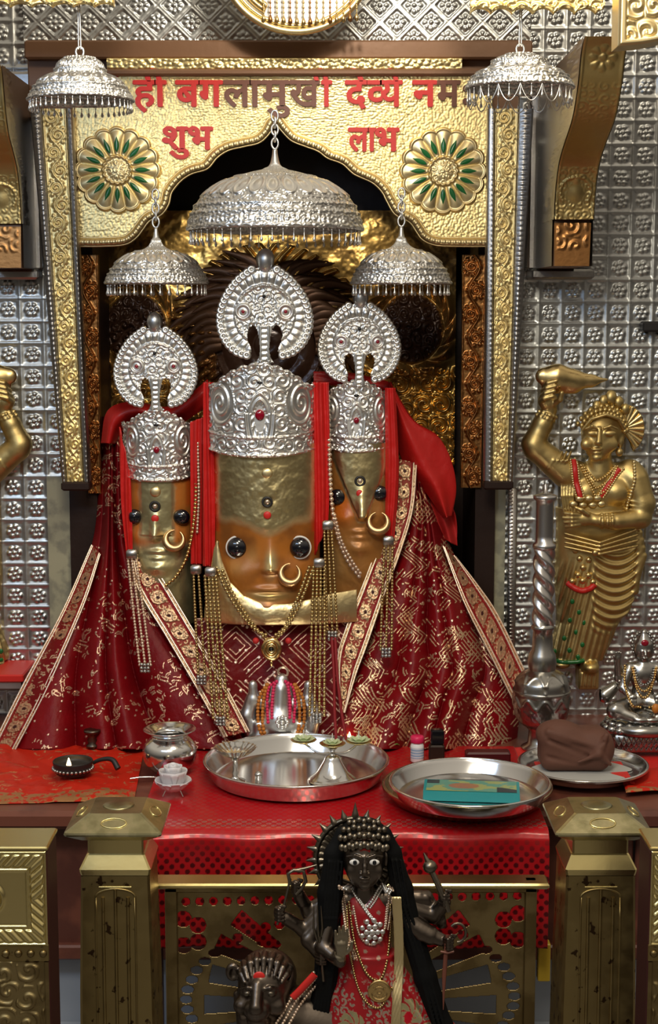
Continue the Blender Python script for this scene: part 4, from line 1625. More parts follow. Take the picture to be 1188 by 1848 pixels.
def lace(root, left, right, Yf, per, name='gold_border', pale=0.0, dd=6):
    P, px, py, u, v = patch(left, right, 44, 340, lambda u, v, px, py: Yf(u, v, px, py) - S * dd)
    L = np.concatenate([[0], np.cumsum(np.hypot(np.diff(px[:, 22]), np.diff(py[:, 22])))])[:, None]
    wpx = np.hypot(px[:, -1] - px[:, 0], py[:, -1] - py[:, 0]).mean()
    x, y = (u - 0.5) * wpx, np.mod(L / per, 1) * per - per / 2
    k = np.floor(L / per)
    r = np.hypot(x, y)
    R = wpx * 0.30
    C = rgba(px.shape, (0.27, 0.03, 0.018))
    g = (0.60 + 0.05 * pale, 0.36 + 0.14 * pale, 0.22 + 0.08 * pale)
    filig = sstep(0.45, 0.62, swirls(px / 11, py / 11, 6, 1.5))
    C = blend(C, filig * 0.9, g, 0.75)
    C = blend(C, (r < R) * (0.9 - 0.5 * (np.abs(r - R * 0.62) < 1.2)), g, 0.8)
    C = blend(C, (r < 3.2) * 1.0, (0.05, 0.01, 0.01))
    e = np.abs(u - 0.5) * 2
    C = blend(C, (e > 0.70) * (np.abs(np.mod(e * 9, 1) - 0.5) < 0.36), g, 0.85)
    C = blend(C, ((e > 0.52) & (e < 0.68)) * 1.0, (0.25, 0.01, 0.012))
    h = 2.5 * (r < R) + 1.5 * filig
    o = MB().surf(P + np.stack([0 * h, -h * S, 0 * h], -1), col=C).build(name, 'cloth', root)
    thick(o, 0.0025)
    mb = MB()
    for j in (0, 5, 38, 43):
        mb.tube(P[::3, j] + np.array([0, -0.002, 0]), 1.8 * S, 6)
    q = mb.build('gold_cord', 'pearl_pink', o)
    return o


lace(sk1, [(166, 983), (112, 1105), (42, 1236), (-16, 1352)], [(181, 1000), (150, 1094), (86, 1240), (28, 1352)],
     lambda u, v, px, py: Yskirt(py) + 0.085 * (1 - u * 0.6) * (1 - v * 0.2) - 0.012, 37)
lace(sk1, [(238, 1000), (250, 1062), (302, 1150), (355, 1240), (405, 1330)], [(250, 985), (290, 1040), (353, 1144), (402, 1228), (450, 1320)],
     lambda u, v, px, py: Yskirt(py) - 0.028, 38, pale=0.6)
lace(sk2, [(711, 826), (708, 921), (690, 965), (658, 1049), (624, 1136), (610, 1190), (614, 1282)], [(752, 836), (744, 921), (720, 1002), (692, 1076), (662, 1163), (642, 1217), (622, 1286)],
     lambda u, v, px, py: Yskirt(py) - 0.030, 38, pale=0.8)
lace(sk2, [(800, 985), (838, 1086), (880, 1170), (927, 1264)], [(822, 1004), (863, 1057), (899, 1111), (946, 1208)],
     lambda u, v, px, py: Yskirt(py) + 0.03 + 0.05 * u, 36)


# plain red veil over the shoulders
def veil(name, label, left, right, Yc, amp, n, seed, m='red_cloth', dome=18, group=None, cat='veil'):
    def Yf(u, v, px, py):
        return Yc - S * (dome * np.sin(np.pi * u) + amp * np.sin(u * n * np.pi + 2 * np.sin(v * 2 + seed)) + 5 * (fbm(px / 30, py / 40, seed) - 0.5))
    P, px, py, u, v = patch(left, right, 60, 120, Yf)
    o = MB().surf(P).build(name, m)
    thick(o, 0.003)
    return tag(o, label, cat, group)


veil('red_veil', 'bright red veil bunched over the right shoulder of the drapery', [(700, 690), (708, 730), (716, 800), (735, 852), (765, 885), (800, 935)],
     [(706, 690), (746, 756), (790, 786), (814, 828), (824, 880), (816, 932)], 3.42, 6, 3, 3, dome=30)
veil('red_veil', 'red veil fold arching over the shoulder behind the left crown', [(184, 800), (196, 742), (240, 727), (300, 736), (340, 716), (376, 686)],
     [(206, 800), (220, 775), (252, 757), (310, 768), (350, 748), (380, 724)], 3.43, 5, 2, 5, dome=22)
veil('red_veil', 'narrow strip of red veil between the middle and right crowns', [(566, 672), (600, 672), (640, 676), (700, 690)],
     [(566, 692), (600, 694), (640, 696), (704, 716)], 3.43, 3, 2, 8, dome=8)
veil('red_veil', 'dark crimson veil tail hanging in the niche at the right', [(742, 838), (756, 900), (776, 960)], [(812, 905), (822, 935), (826, 985)], 3.45, 8, 4, 2, m='red_plain', dome=10)
rib = 'red ribbons hanging beside the idol faces'
veil('red_ribbon', 'red ribbon hanging between left and middle faces, the left one', [(343, 762), (344, 900), (344, 1018)], [(370, 752), (369, 900), (366, 1018)], 3.30, 2, 5, 1, dome=6, group=rib, cat='ribbon')
veil('red_ribbon', 'red ribbon hugging the left side of the middle face', [(367, 690), (366, 860), (366, 1022)], [(386, 690), (389, 860), (388, 1022)], 3.275, 2, 5, 2, dome=6, group=rib, cat='ribbon')
veil('red_ribbon', 'red ribbon hugging the right side of the middle face', [(564, 690), (563, 860), (566, 1006)], [(594, 690), (596, 850), (592, 942)], 3.275, 3, 5, 3, dome=8, group=rib, cat='ribbon')
veil('red_ribbon', 'red ribbon down the right side of the right face', [(695, 700), (696, 850), (695, 980)], [(714, 700), (720, 850), (712, 972)], 3.315, 2, 4, 4, dome=5, group=rib, cat='ribbon')
veil('red_ribbon', 'red ribbon down the left side of the left face', [(215, 770), (218, 900), (228, 1000)], [(234, 850), (238, 920), (240, 1000)], 3.315, 2, 4, 6, dome=5, group=rib, cat='ribbon')


# ------------------------------------------------------------------ bead strands
def strand(parent, pts, Ys, r, m, name='bead_strand', gap=2.05):
    p = np.column_stack([np.array(pts, float), np.array(Ys, float)])
    p = resample(smooth_path(p, 60) * np.array([1, 1, 900.0]), r * gap)
    mb = MB()
    Q = W(p[:, 0], p[:, 1], p[:, 2] / 900.0)
    rr = r * mpp(p[:, 1], p[:, 2] / 900.0)
    mb.balls(Q, rr, 7, 5)
    mb.tube(Q, rr.min() * 0.35, 5)
    return mb.build(name, m, parent)


def tassel(label, top, bottom, n, gap, Y0, Y1, m, r=3.2, clasp=True, end=True):
    t = thing('bead_tassel', W(bottom[0], bottom[1] + 6, Y1), label, 'bead tassel', 'bead tassels hanging below the faces')
    for k in range(n):
        o = (k - (n - 1) / 2) * gap
        strand(t, [(top[0] + o * 0.8, top[1]), ((top[0] + bottom[0]) / 2 + o * 1.0, (top[1] + bottom[1]) / 2), (bottom[0] + o * 1.1, bottom[1])],
               [Y0, (Y0 + Y1) / 2 - 0.004, Y1], r, m)
    if clasp:
        p = W(top[0], top[1] - 8, Y0)
        h = mpp(top[1], Y0)
        MB().bbox((p[0] - 10 * h, p[1] - 5 * h, p[2] - 9 * h), (p[0] + 10 * h, p[1] + 5 * h, p[2] + 9 * h), 3 * h).build('clasp', 'silver_dark', t)
    if end:
        p = W(bottom[0], bottom[1] + 5, Y1)
        h = mpp(bottom[1], Y1)
        mb = MB()
        for k in range(9):
            mb.ball(p + np.array([(k % 3 - 1) * 6, -2 - k % 2 * 2, (k // 3 - 1) * 6]) * h, 4.0 * h, 7, 5)
        mb.build('tassel_end', 'silver_dark', t)
    return t


tassel('silver bead tassel on the left drapery below the left face', (238, 1008), (262, 1200), 3, 9, 3.31, 3.20, 'pearl_pink', 3.0)
tassel('bead tassel left of the two between left and middle faces', (354, 1036), (364, 1222), 2, 11, 3.262, 3.18, 'antique_bead', 3.0)
tassel('thick bead tassel at the left edge of the middle collar', (380, 1040), (398, 1296), 4, 8, 3.225, 3.13, 'antique_bead', 3.5)
tassel('thick bead tassel at the right edge of the middle collar', (576, 1024), (572, 1290), 4, 8, 3.225, 3.135, 'antique_bead', 3.5)
tassel('short bead tassel between the middle and right faces', (592, 956), (600, 1142), 3, 8, 3.25, 3.195, 'antique_bead', 3.0)
tassel('bead tassel over the gold border right of the right face', (701, 984), (697, 1172), 3, 9, 3.29, 3.22, 'antique_bead', 3.0)
mb = MB()
for dx in (-3, 3):
    mb.tube(smooth_path(W([602 + dx, 606 + dx, 610 + dx * 2, 616 + dx * 3], [1150, 1220, 1280, 1335], [3.19, 3.17, 3.155, 3.14]), 30), 2.8 * S, 7)
tag(mb.build('red_tie_cord', 'red_cord'), 'two dark red cords hanging below the short bead tassel', 'cord')

neck = thing('pendant_necklace', W(490, 1195, 3.18), 'double bead necklace with a round pendant below the middle face', 'necklace')
for o in (-4, 4):
    strand(neck, [(391 + o, 1012), (410 + o, 1060), (437 + o, 1105), (462 + o * 0.5, 1136), (480, 1150 + o)], [3.245, 3.215, 3.20, 3.195, 3.19], 3.8, 'antique_bead')
    strand(neck, [(562 + o, 1024), (548 + o, 1062), (532 + o, 1100), (516 + o * 0.5, 1132), (498, 1150 + o)], [3.225, 3.205, 3.20, 3.195, 3.19], 3.8, 'antique_bead')
FNk = Frame(490, 1140, 1200, 3.188)
mb = MB()
a = np.linspace(0, 2 * np.pi, 26, endpoint=False)
r = np.linspace(0, 1, 14)[:, None]
mb.surf(FNk(490 + 17 * r * np.cos(a), 4 + 4 * np.exp(-((r - 0.8) / 0.12) ** 2) + 3 * np.exp(-((r - 0.4) / 0.1) ** 2) + 0 * a, 1170 + 20 * r * np.sin(a)), cv=True)
for w in a[::2]:
    mb.ball(FNk(490 + 17 * math.cos(w), 4, 1170 + 20 * math.sin(w)), 2.6 * FNk.s, 6, 4)
pd = mb.build('pendant', 'pearl_gold', neck)
thick(pd, 0.003)
MB().ball(FNk(490, 7, 1170), 3.4 * FNk.s, 8, 6).build('pendant_stone', 'black', pd)
MB().ball(FNk(490, 4, 1196), np.array([3, 3, 6]) * FNk.s, 8, 6).build('pendant_drop', 'pearl_gold', neck)
for x in (462, 521):
    MB().ball(FNk(x, 2, 1156), 6 * FNk.s, 10, 8).build('red_bead', 'red_plain', neck)

pn = tag(thing('pearl_necklace', W(640, 1060, 3.25), 'gold pearl string looping beside the right face', 'necklace'))
strand(pn, [(592, 715), (594, 790), (596, 860), (601, 925), (612, 975), (628, 1012), (648, 1040)], [3.29, 3.275, 3.27, 3.265, 3.27, 3.275, 3.285], 4.4, 'pearl_pink')
strand(pn, [(604, 930), (616, 975), (634, 1010), (650, 1034)], [3.262, 3.266, 3.27, 3.28], 3.4, 'pearl_pink')
pn = thing('pearl_necklace', W(320, 1060, 3.27), 'bead string looping beside the left face', 'necklace')
strand(pn, [(352, 800), (354, 880), (349, 950), (337, 1005), (318, 1040), (300, 1056)], [3.305, 3.295, 3.29, 3.285, 3.28, 3.28], 3.6, 'pearl_gold')
strand(pn, [(357, 800), (359, 890), (356, 960)], [3.295, 3.288, 3.288], 3.0, 'pearl_pink')
# ------------------------------------------------------------------ hanging canopies
def canopy(name, label, cx, prof, Y, ytop_chain, chain_kind, n_pend, pend, cell, seed, loops=False, group='silver canopies hanging over the idols', mtl='silver'):
    """prof: list of (radius px, py) from the top to the rim"""
    pr = np.array(prof, float)
    s = mpp(pr[-1, 1], Y)
    z = lambda y: W(cx, y, Y)[2]
    x0 = W(cx, pr[-1, 1], Y)[0]
    t = thing(name, (x0, Y, z(pr[-1, 1]) - pend * s), label, 'canopy', group)
    p = resample(smooth_path(pr, 160), 1.3)
    r, y = p[:, 0], p[:, 1]
    L = np.concatenate([[0], np.cumsum(np.hypot(np.diff(r), np.diff(y)))])
    n = 560 if pr[-1, 0] > 120 else 380
    a = np.linspace(0, 2 * np.pi, n, endpoint=False) + np.pi / 2
    A, LL = np.meshgrid(a, L)
    RR = np.broadcast_to(r[:, None], A.shape)
    tot = L[-1]
    cell = cell * 1.35
    k = np.round(RR.max() * 2 * np.pi / cell)
    h = 2.4 * filigree(A / (2 * np.pi) * k, LL / cell, seed, 2.2) * sstep(0.10, 0.2, LL / tot)
    # row of lotus petals in the middle
    q = np.mod(A / (2 * np.pi) * (n_pend // 2), 1) - 0.5
    f = (LL / tot - 0.60) / 0.13
    pet = (np.abs(q) * 2) ** 2 + f ** 2
    h = np.where(pet < 1, 3.4 * (0.3 + np.exp(-((pet - 0.72) / 0.18) ** 2) + 0.6 * np.exp(-(pet / 0.12) ** 2)), h)
    for c, w, am in ((0.16, 0.02, 2.6), (0.40, 0.015, 2.6), (0.80, 0.015, 3.0), (0.87, 0.012, 2.2), (0.985, 0.02, 3.2)):
        h = h + am * np.exp(-((LL / tot - c) / w) ** 2)
    bd = 0.5 + 0.5 * np.cos(A * n_pend * 2)
    h = h + 2.4 * bd * np.exp(-((LL / tot - 0.93) / 0.03) ** 2)
    R2 = (RR + h * np.clip(RR / 20, 0, 1)) * s
    zz = np.array([z(v) for v in y])[:, None]
    mb = MB().surf(np.stack([x0 + R2 * np.cos(A), Y + R2 * np.sin(A), zz + 0 * A + h * 0.35 * s], -1), cv=True)
    dome = mb.build('dome', mtl, t)
    thick(dome, 2.0 * s, -1)
    # drops along the rim, each a part of its own
    m = MB()
    m.lathe(np.array([(0, -pend), (2.0, -pend + 1.5), (2.9, -pend + 4), (2.3, -pend + 7), (0.9, -pend + 10), (0.8, -3), (1.6, -1), (0, 0)]) * s, (0, 0, 0), 7)
    first = None
    R = pr[-1, 0] * s * 0.985
    for i in range(n_pend):
        w = 2 * np.pi * i / n_pend
        loc = (R * math.cos(w), R * math.sin(w), z(pr[-1, 1]) - t.location[2])
        if first is None:
            first = m.build('rim_drop', mtl, t)
            first.data.transform(__import__('mathutils').Matrix.Translation(t.location))
            o = first
        else:
            o = first.copy()
            COL.objects.link(o)
        o.location = loc
    if loops:
        mb = MB()
        nl = n_pend // 2
        for i in range(nl):
            w = 2 * np.pi * (i + np.linspace(0, 1, 13)) / nl
            sag = (30 * np.sin(np.linspace(0, np.pi, 13)) ** 0.8) * s
            mb.tube(np.stack([x0 + R * np.cos(w), Y + R * np.sin(w), z(pr[-1, 1]) - sag], 1), 1.1 * s, 5)
        mb.build('loop_chain', mtl, t)
    # finial and chain
    yt = pr[0, 1]
    mb = MB()
    a = np.linspace(0, 2 * np.pi, 18, endpoint=False)
    if chain_kind == 'links':
        yy, k = yt - 4, 0
        while yy > ytop_chain:
            dx, dy = (6.0, 0.6) if k % 2 == 0 else (1.2, 5.5)
            mb.tube(np.stack([x0 + dx * s * np.cos(a), Y - dy * s * np.cos(a), np.array([z(yy - 7)] * 18) + 9.5 * s * np.sin(a)], 1), 1.9 * s, 6, closed=True)
            yy -= 12.5
            k += 1
    else:
        mb.tube(np.stack([x0 + 7 * s * np.cos(a), Y + 0 * a, z(yt - 7) + 9 * s * np.sin(a)], 1), 2.2 * s, 7, closed=True)
        for dx in (-2.2, 2.2):
            mb.tube([(x0 + dx * s, Y, z(yt - 12)), (x0 + dx * 0.5 * s, Y, z(ytop_chain))], 1.3 * s, 6)
    mb.build('chain', mtl, t)
    return t


canopy('silver_canopy', 'large silver domed canopy hanging in the arch over the middle crown', 497,
       [(4, 270), (6, 284), (10, 298), (18, 306), (46, 313), (90, 327), (125, 350), (146, 380), (154, 402), (156, 418)], 3.22, 214, 'links', 52, 24, 13, 3)
canopy('silver_canopy', 'small silver canopy hanging over the left idol crest', 283,
       [(3, 412), (5, 425), (10, 440), (20, 450), (44, 457), (68, 472), (84, 494), (89, 508), (90, 514)], 3.26, 352, 'links', 36, 20, 11, 5)
canopy('silver_canopy', 'small silver canopy hanging over the right idol crest', 724,
       [(3, 410), (5, 424), (10, 438), (20, 448), (44, 456), (66, 471), (81, 492), (86, 507), (88, 514)], 3.26, 352, 'links', 36, 20, 11, 8)
canopy('silver_canopy', 'two tier silver canopy with bluish sheen at top left', 146,
       [(4, 101), (22, 104), (38, 114), (44, 128), (48, 135), (66, 143), (82, 160), (90, 176), (93, 184)], 2.72, -45, 'cord', 44, 18, 13, 11)
canopy('silver_canopy', 'two tier silver canopy with looped fringe at top right', 938,
       [(4, 96), (24, 99), (46, 109), (54, 122), (60, 126), (78, 134), (91, 150), (95, 162)], 2.72, -45, 'cord', 30, 24, 13, 14, loops=True)

# ------------------------------------------------------------------ altar ledge
ZT = 0.660
led = thing('altar_ledge', (0, 3.1, 0.36), 'long red brown wooden altar ledge carrying the idols and trays', 'ledge')
mb = MB().bbox((-1.25, 2.80, ZT - 0.035), (1.2, 3.84, ZT), 0.008)
mb.build('ledge_slab', 'red_wood', led, smooth='auto')
mb = MB()
for i in range(8):
    x = -1.24 + i * 0.305
    mb2 = MB().bbox((x, 2.87, 0.36), (x + 0.300, 2.93, ZT - 0.036), 0.004)
    mb2.build('front_panel', 'red_wood', led, smooth=False)
MB().bbox((-1.25, 2.855, 0.345), (1.2, 2.93, 0.375), 0.004).build('bottom_rail', 'red_wood', led, smooth=False)
struct('trim_9', MB().box((-1.25, 2.90, 0.0), (1.2, 3.84, 0.344)), 'pale_tile')
struct('trim_10', MB().box((-0.62, 2.62, 0.0), (0.62, 2.899, 0.20)), 'pale_tile')

# ------------------------------------------------------------------ front table with the sequinned cloth
x0, x1 = W(244, 1490, 2.68)[0], W(992, 1490, 2.68)[0]
tb = thing('offering_table', ((x0 + x1) / 2, 2.78, 0.2), 'small wooden table hidden under the red sequinned cloth', 'table')
MB().bbox((x0 + 0.01, 2.69, 0.635), (x1 - 0.01, 2.795, 0.662), 0.003).build('table_top', 'red_wood', tb, smooth=False)
for lx in (x0 + 0.03, x1 - 0.03):
    MB().bbox((lx - 0.012, 2.70, 0.20), (lx + 0.012, 2.73, 0.634), 0.003).build('leg', 'dark_red', tb, smooth=False)
zh = W(300, 1712, 2.675)[2]
ya, yb = W(970, 1768, 2.70), W(993, 1700, 2.70)
MB().bbox((ya[0], 2.69, ya[2]), (yb[0], 2.715, yb[2]), 0.002).build('yellow_bracket', 'yellow_paint', tb, smooth=False)['label'] = 'yellow painted corner bracket'
pf = np.array([(3.20, 0.6645), (2.9, 0.6645), (2.72, 0.6645), (2.695, 0.664), (2.680, 0.655), (2.674, 0.635), (2.672, 0.55), (2.674, zh)])
pf = resample(np.vstack([np.column_stack([np.linspace(3.22, 2.72, 40), np.full(40, 0.6645)]), smooth_path(pf[2:], 120)]), 0.0015)
# the strip over the front ledge hangs freely and ripples a little
nx = 500
xs = np.linspace(x0, x1, nx)
L = np.concatenate([[0], np.cumsum(np.hypot(*np.diff(pf, axis=0).T))])
X, LL = np.meshgrid(xs, L)
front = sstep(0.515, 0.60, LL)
Yg = pf[:, :1] + 0 * X - front * (0.006 * np.sin(X * 34) + 0.004 * fbm(X * 14, LL * 10, 3)) + 0.006 * front
Zg = pf[:, 1:] + 0 * X + (1 - front) * 0.0012 * fbm(X * 40, LL * 40, 2) + 0.0006
row = np.floor(LL / 0.0110)
gx, gy = (np.mod((X + 0.5 * 0.0182 * np.mod(row, 2)) / 0.0182, 1) - 0.5) * 0.0182, (np.mod(LL / 0.0110, 1) - 0.5) * 0.0110
dots = sstep(0.0049, 0.0040, np.hypot(gx, gy * 0.95))
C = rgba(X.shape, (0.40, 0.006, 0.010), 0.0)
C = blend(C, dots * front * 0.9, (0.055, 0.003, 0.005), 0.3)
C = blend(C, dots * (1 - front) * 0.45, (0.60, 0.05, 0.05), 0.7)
g = sstep(0.47, 0.49, LL) * sstep(0.525, 0.512, LL) * dots  # row at the table edge: sequin highlights painted into the colour
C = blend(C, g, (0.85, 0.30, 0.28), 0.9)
o = MB().surf(np.stack([X, Yg, Zg], -1), col=C, flip=False).build('table_cloth', 'painted_gloss')
thick(o, 0.0012)
tag(o, 'shiny red sequinned cloth over the front table under the trays', 'tablecloth')
zp = ZT + 0.008     # height of things on the cloth


# ------------------------------------------------------------------ cloths lying on the ledge
def lying(name, label, pts, m, amp, seed, n=120, hem=True, z=ZT + 0.002, cfun=None):
    P = np.array([T(*p, z) for p in pts])
    a, b, c, d = P
    u, v = np.meshgrid(np.linspace(0, 1, n), np.linspace(0, 1, n))
    Q = (1 - u)[..., None] * (1 - v)[..., None] * a + u[..., None] * (1 - v)[..., None] * b + u[..., None] * v[..., None] * c + (1 - u)[..., None] * v[..., None] * d
    x, y = Q[..., 0], Q[..., 1]
    h = amp * (np.abs(fbm(x * 14, y * 14, seed, 3) - 0.45) * 2 + 0.4 * np.sin(x * 30 + 9 * fbm(x * 8, y * 8, seed)))
    edge = sstep(0, 0.04, np.minimum(np.minimum(u, 1 - u), np.minimum(v, 1 - v)))
    Q[..., 2] += np.maximum(h, 0) * (0.3 + 0.7 * edge) + 0.001
    mb = MB()
    col = None
    if cfun is not None:
        col = cfun(x * 900, y * 900, u, v)
    mb.surf(Q, col=col)
    o = thick(mb.build(name, m), 0.0015)
    return tag(o, label, 'cloth')


def ccol(x, y, u, v):
    C = rgba(x.shape, (0.50, 0.020, 0.008))
    C = blend(C, strokes(x, y, 24, 4, 0.05) * (fbm(x / 30, y / 30, 3) > 0.5), (0.62, 0.34, 0.16), 0.8)
    C = blend(C, (v > 0.86) * (fbm(x / 7, y / 7, 3) > 0.42), (0.45, 0.22, 0.09), 0.6)
    return C


lying('ledge_cloth', 'rumpled orange red cloth with gold edging on the left of the ledge', [(-40, 1345), (262, 1345), (242, 1446), (-60, 1452)], 'cloth', 0.010, 3, 200, cfun=ccol)
lying('ledge_cloth', 'bright red cloth under the tray at the right of the ledge', [(905, 1352), (1260, 1322), (1260, 1392), (930, 1424)], 'red_vivid', 0.004, 5)
lying('ledge_cloth', 'folded gold patterned cloth at the right edge of the ledge', [(1120, 1392), (1260, 1380), (1260, 1420), (1130, 1432)], 'cloth', 0.006, 8, 100, z=ZT + 0.010, cfun=ccol)


# ------------------------------------------------------------------ metal vessels
def lathe_obj(name, prof, c, m, parent=None, n=64, rmod=None):
    return MB().lathe(prof, c, n, rmod=rmod).build(name, m, parent)


def tray(label, px, py, z, R, h, m, rim=0.004, group='steel offering trays on the altar'):
    c = T(px, py, z)
    t = thing('offering_tray', c, label, 'tray', group)
    pr = [(0, 0.002), (R * 0.86, 0.002), (R * 0.90, 0.004), (R * 0.97, h * 0.8), (R * 0.985, h), (R, h + rim * 0.6), (R + rim, h + rim * 0.4), (R + rim, h - rim * 0.6), (R - 0.001, h - rim), (R * 0.93, 0.004), (R * 0.88, 0.0), (0, 0.0)]
    MB().lathe(pr, c, 110).build('dish', m, t, smooth='auto')
    a = np.linspace(0, 2 * np.pi, 96, endpoint=False)
    MB().tube(np.stack([c[0] + (R + rim * 0.3) * np.cos(a), c[1] + (R + rim * 0.3) * np.sin(a), c[2] + h + 0 * a], 1), rim * 0.8, 8, closed=True).build('rolled_rim', m, t)
    return t, c


tr1, c1 = tray('largest steel tray, holding lamps, in the middle of the table', 535, 1402, zp, 0.181, 0.036, 'steel')
tr2, c2 = tray('lower of the two stacked trays on the table right side', 843, 1440, zp, 0.158, 0.026, 'brass_rim')
tr3, c3 = tray('upper of the two stacked trays, holding the teal box', 848, 1437, zp + 0.0285, 0.146, 0.028, 'steel')
tr4, c4 = tray('shallow steel tray under the brown cloth bundle', 1052, 1393, ZT + 0.012, 0.126, 0.018, 'steel')

# teal carton lying in the upper tray
bx = thing('teal_box', c3 + np.array([0.0, -0.02, 0.003]), 'flat teal carton lying in the upper stacked tray', 'box')
cb, sb = math.cos(-0.10), math.sin(-0.10)


def tealp(x, y, z):
    return (c3[0] + 0.002 + x * cb - y * sb, c3[1] - 0.012 + x * sb + y * cb, c3[2] + 0.003 + z)


mb = MB()
for (a, b, m_, nm) in (((-0.088, -0.030, 0), (0.088, 0.042, 0.018), 'teal', 'carton'),):
    v = [tealp(x, y, z) for z in (a[2], b[2]) for (x, y) in ((a[0], a[1]), (b[0], a[1]), (b[0], b[1]), (a[0], b[1]))]
    mb._add(v, [(0, 3, 2, 1), (4, 5, 6, 7), (0, 1, 5, 4), (1, 2, 6, 5), (2, 3, 7, 6), (3, 0, 4, 7)])
mb.build('carton', 'teal', bx, smooth=False)
u, v = np.meshgrid(np.linspace(0.03, 0.97, 90), np.linspace(0.05, 0.95, 50))
P = np.stack([np.array([tealp(-0.088 + 0.176 * a, -0.030 + 0.072 * b, 0.0186) for a, b in zip(ur, vr)]) for ur, vr in zip(u, v)])
C = rgba(u.shape, (0.10, 0.30, 0.24))
C = blend(C, fbm(u * 7, v * 5, 3) > 0.52, (0.30, 0.36, 0.14))
C = blend(C, (np.hypot(u - 0.42, (v - 0.5) * 0.7) < 0.16) * 0.8, (0.34, 0.12, 0.08))
C = blend(C, ((u > 0.76) & (v > 0.55)) * (u - 0.76 < (v - 0.5)), (0.01, 0.03, 0.04))
C = blend(C, ((u < 0.16) & (v < 0.35)) * 1.0, (0.02, 0.06, 0.07))
MB().surf(P[::-1], col=C).build('printed_top', 'painted_gloss', bx)

# water pot
c = T(307, 1394, zp)
s = mpp(1350, c[1])
pot = thing('water_pot', c, 'round steel water pot with flared rim left of the trays', 'pot')
pr = np.array([(0, 0), (24, 0), (30, 4), (43, 17), (49, 36), (46, 52), (37, 63), (31.5, 67), (32, 70), (41, 77), (47, 80), (46.5, 82), (40, 79), (29, 72), (29, 66), (41, 54), (45, 36), (38, 18), (0, 5)]) * s
MB().lathe(smooth_path(pr, 120), c, 72).build('pot_body', 'steel', pot)

# white rose ornament on wire feet, leaning against the pot
c = T(313, 1436, zp)
rose = thing('white_rose', c, 'white porcelain rose on wire feet before the water pot', 'rose')
s = mpp(1410, c[1])


def petal(cx, rad, hgt, phi, wid, lean, curl):
    u = np.linspace(-1, 1, 15)
    v = np.linspace(0, 1, 12)[:, None]
    ang = phi + wid * u[None, :] * np.sin(np.clip(v * 1.25 + 0.25, 0, 1.57))
    rr = rad * (0.30 + 0.70 * np.sin(v * 1.5) * lean) + curl * np.clip(v - 0.75, 0, 1) * 16
    zz = hgt * (0.25 * v + 0.75 * v ** 1.6) - curl * 6 * np.clip(v - 0.8, 0, 1) - 3 * (u ** 2)[None, :] * v
    return np.stack([c[0] + s * rr * np.cos(ang), c[1] + s * rr * np.sin(ang), c[2] + s * (10 + zz)], -1)


for ring, (n, rad, hgt, lean, curl, wid) in enumerate(((3, 8, 50, 0.9, 0.0, 1.3), (4, 15, 47, 1.0, 0.3, 1.1), (5, 23, 39, 1.0, 0.6, 0.95), (6, 29, 22, 1.0, 1.0, 0.8))):
    for k in range(n):
        o = MB().surf(petal(0, rad, hgt, 2 * np.pi * (k + 0.37 * ring) / n - 0.4, wid, lean, curl)).build('petal', 'rose_white', rose)
        thick(o, 1.2 * s, 0)
for dx, dy in ((-18, -8), (18, -8), (0, 14)):
    MB().tube([c + np.array([dx * 0.6, dy * 0.6, 16]) * s, c + np.array([dx, dy, 0.8]) * s], 1.2 * s, 6).build('wire_foot', 'steel', rose)
c = T(262, 1406, zp)
s = mpp(1406, c[1])
sp = thing('small_spoon', c, 'small steel spoon lying on the red cloth beside the pot', 'spoon')
MB().tube(c + np.array([(-26, -4, 2), (-10, -2, 4), (8, 0, 4), (20, 2, 2.5)]) * s, np.array([2.4, 1.6, 1.6, 2.0]) * s, 8).build('handle', 'steel', sp)
MB().ball(c + np.array([26, 2, 3]) * s, np.array([10, 7, 2.6]) * s, 14, 8).build('bowl', 'steel', sp)

# fluted stem bowl in the large tray
zt = zp + 0.0025
c = T(425, 1412, zt)
s = mpp(1400, c[1])
d = thing('stem_bowl', c, 'fluted steel stem bowl standing in the large tray', 'bowl')
MB().lathe(np.array([(0, 0), (20, 0), (19, 4), (8, 8), (5, 14), (7, 19), (5, 24), (5, 40), (9, 46), (12, 48)]) * s, c, 28).build('stem', 'steel', d)
pr = np.array([(6, 47), (14, 49), (26, 55), (36, 64), (38, 66), (35.5, 65), (25, 57.5), (12, 52), (0, 51)]) * s
MB().lathe(smooth_path(pr, 60), c, 96, rmod=lambda r, a, z: r * (1 + 0.045 * np.cos(a * 20))).build('fluted_cup', 'steel', d)
c = T(467, 1424, zt)
MB_ = MB().lathe(np.array([(0, 0), (7, 0), (7.5, 2), (6.5, 4), (6.5, 24), (7.5, 26), (6, 30), (2, 33), (0, 33)]) * s, c, 24)
tag(MB_.build('small_cylinder', 'steel'), 'tiny steel cylinder standing in the large tray', 'canister')
# bell shaped lamp with three small plates
c = T(600, 1408, zt)
s = mpp(1395, c[1])
lamp = thing('lamp_stand', c, 'bell shaped steel lamp stand with small plates in the large tray', 'lamp')
pr = np.array([(0, 0), (41, 0), (42, 3), (36, 8), (28, 16), (17, 34), (12, 44), (6, 48), (5, 56), (9, 60), (0, 61)]) * s
MB().lathe(smooth_path(pr, 70), c, 64).build('bell_base', 'steel', lamp)
for k, (dx, dy, hz) in enumerate(((-52, 24, 62), (0, 0, 62), (48, 24, 60))):
    q = c + np.array([dx, dy, hz]) * s
    MB().lathe(np.array([(0, 0), (12, 1), (22, 5), (24, 7), (21, 6.5), (10, 3.5), (0, 3)]) * s, q, 40).build('plate', 'brass_bright', lamp)
    if dx:
        MB().tube(smooth_path([c + np.array([0, 0, 50]) * s, c + np.array([dx * 0.5, dy * 0.5, 48]) * s, q + np.array([0, 0, 0.5]) * s], 16), 2.2 * s, 7).build('arm', 'steel', lamp)


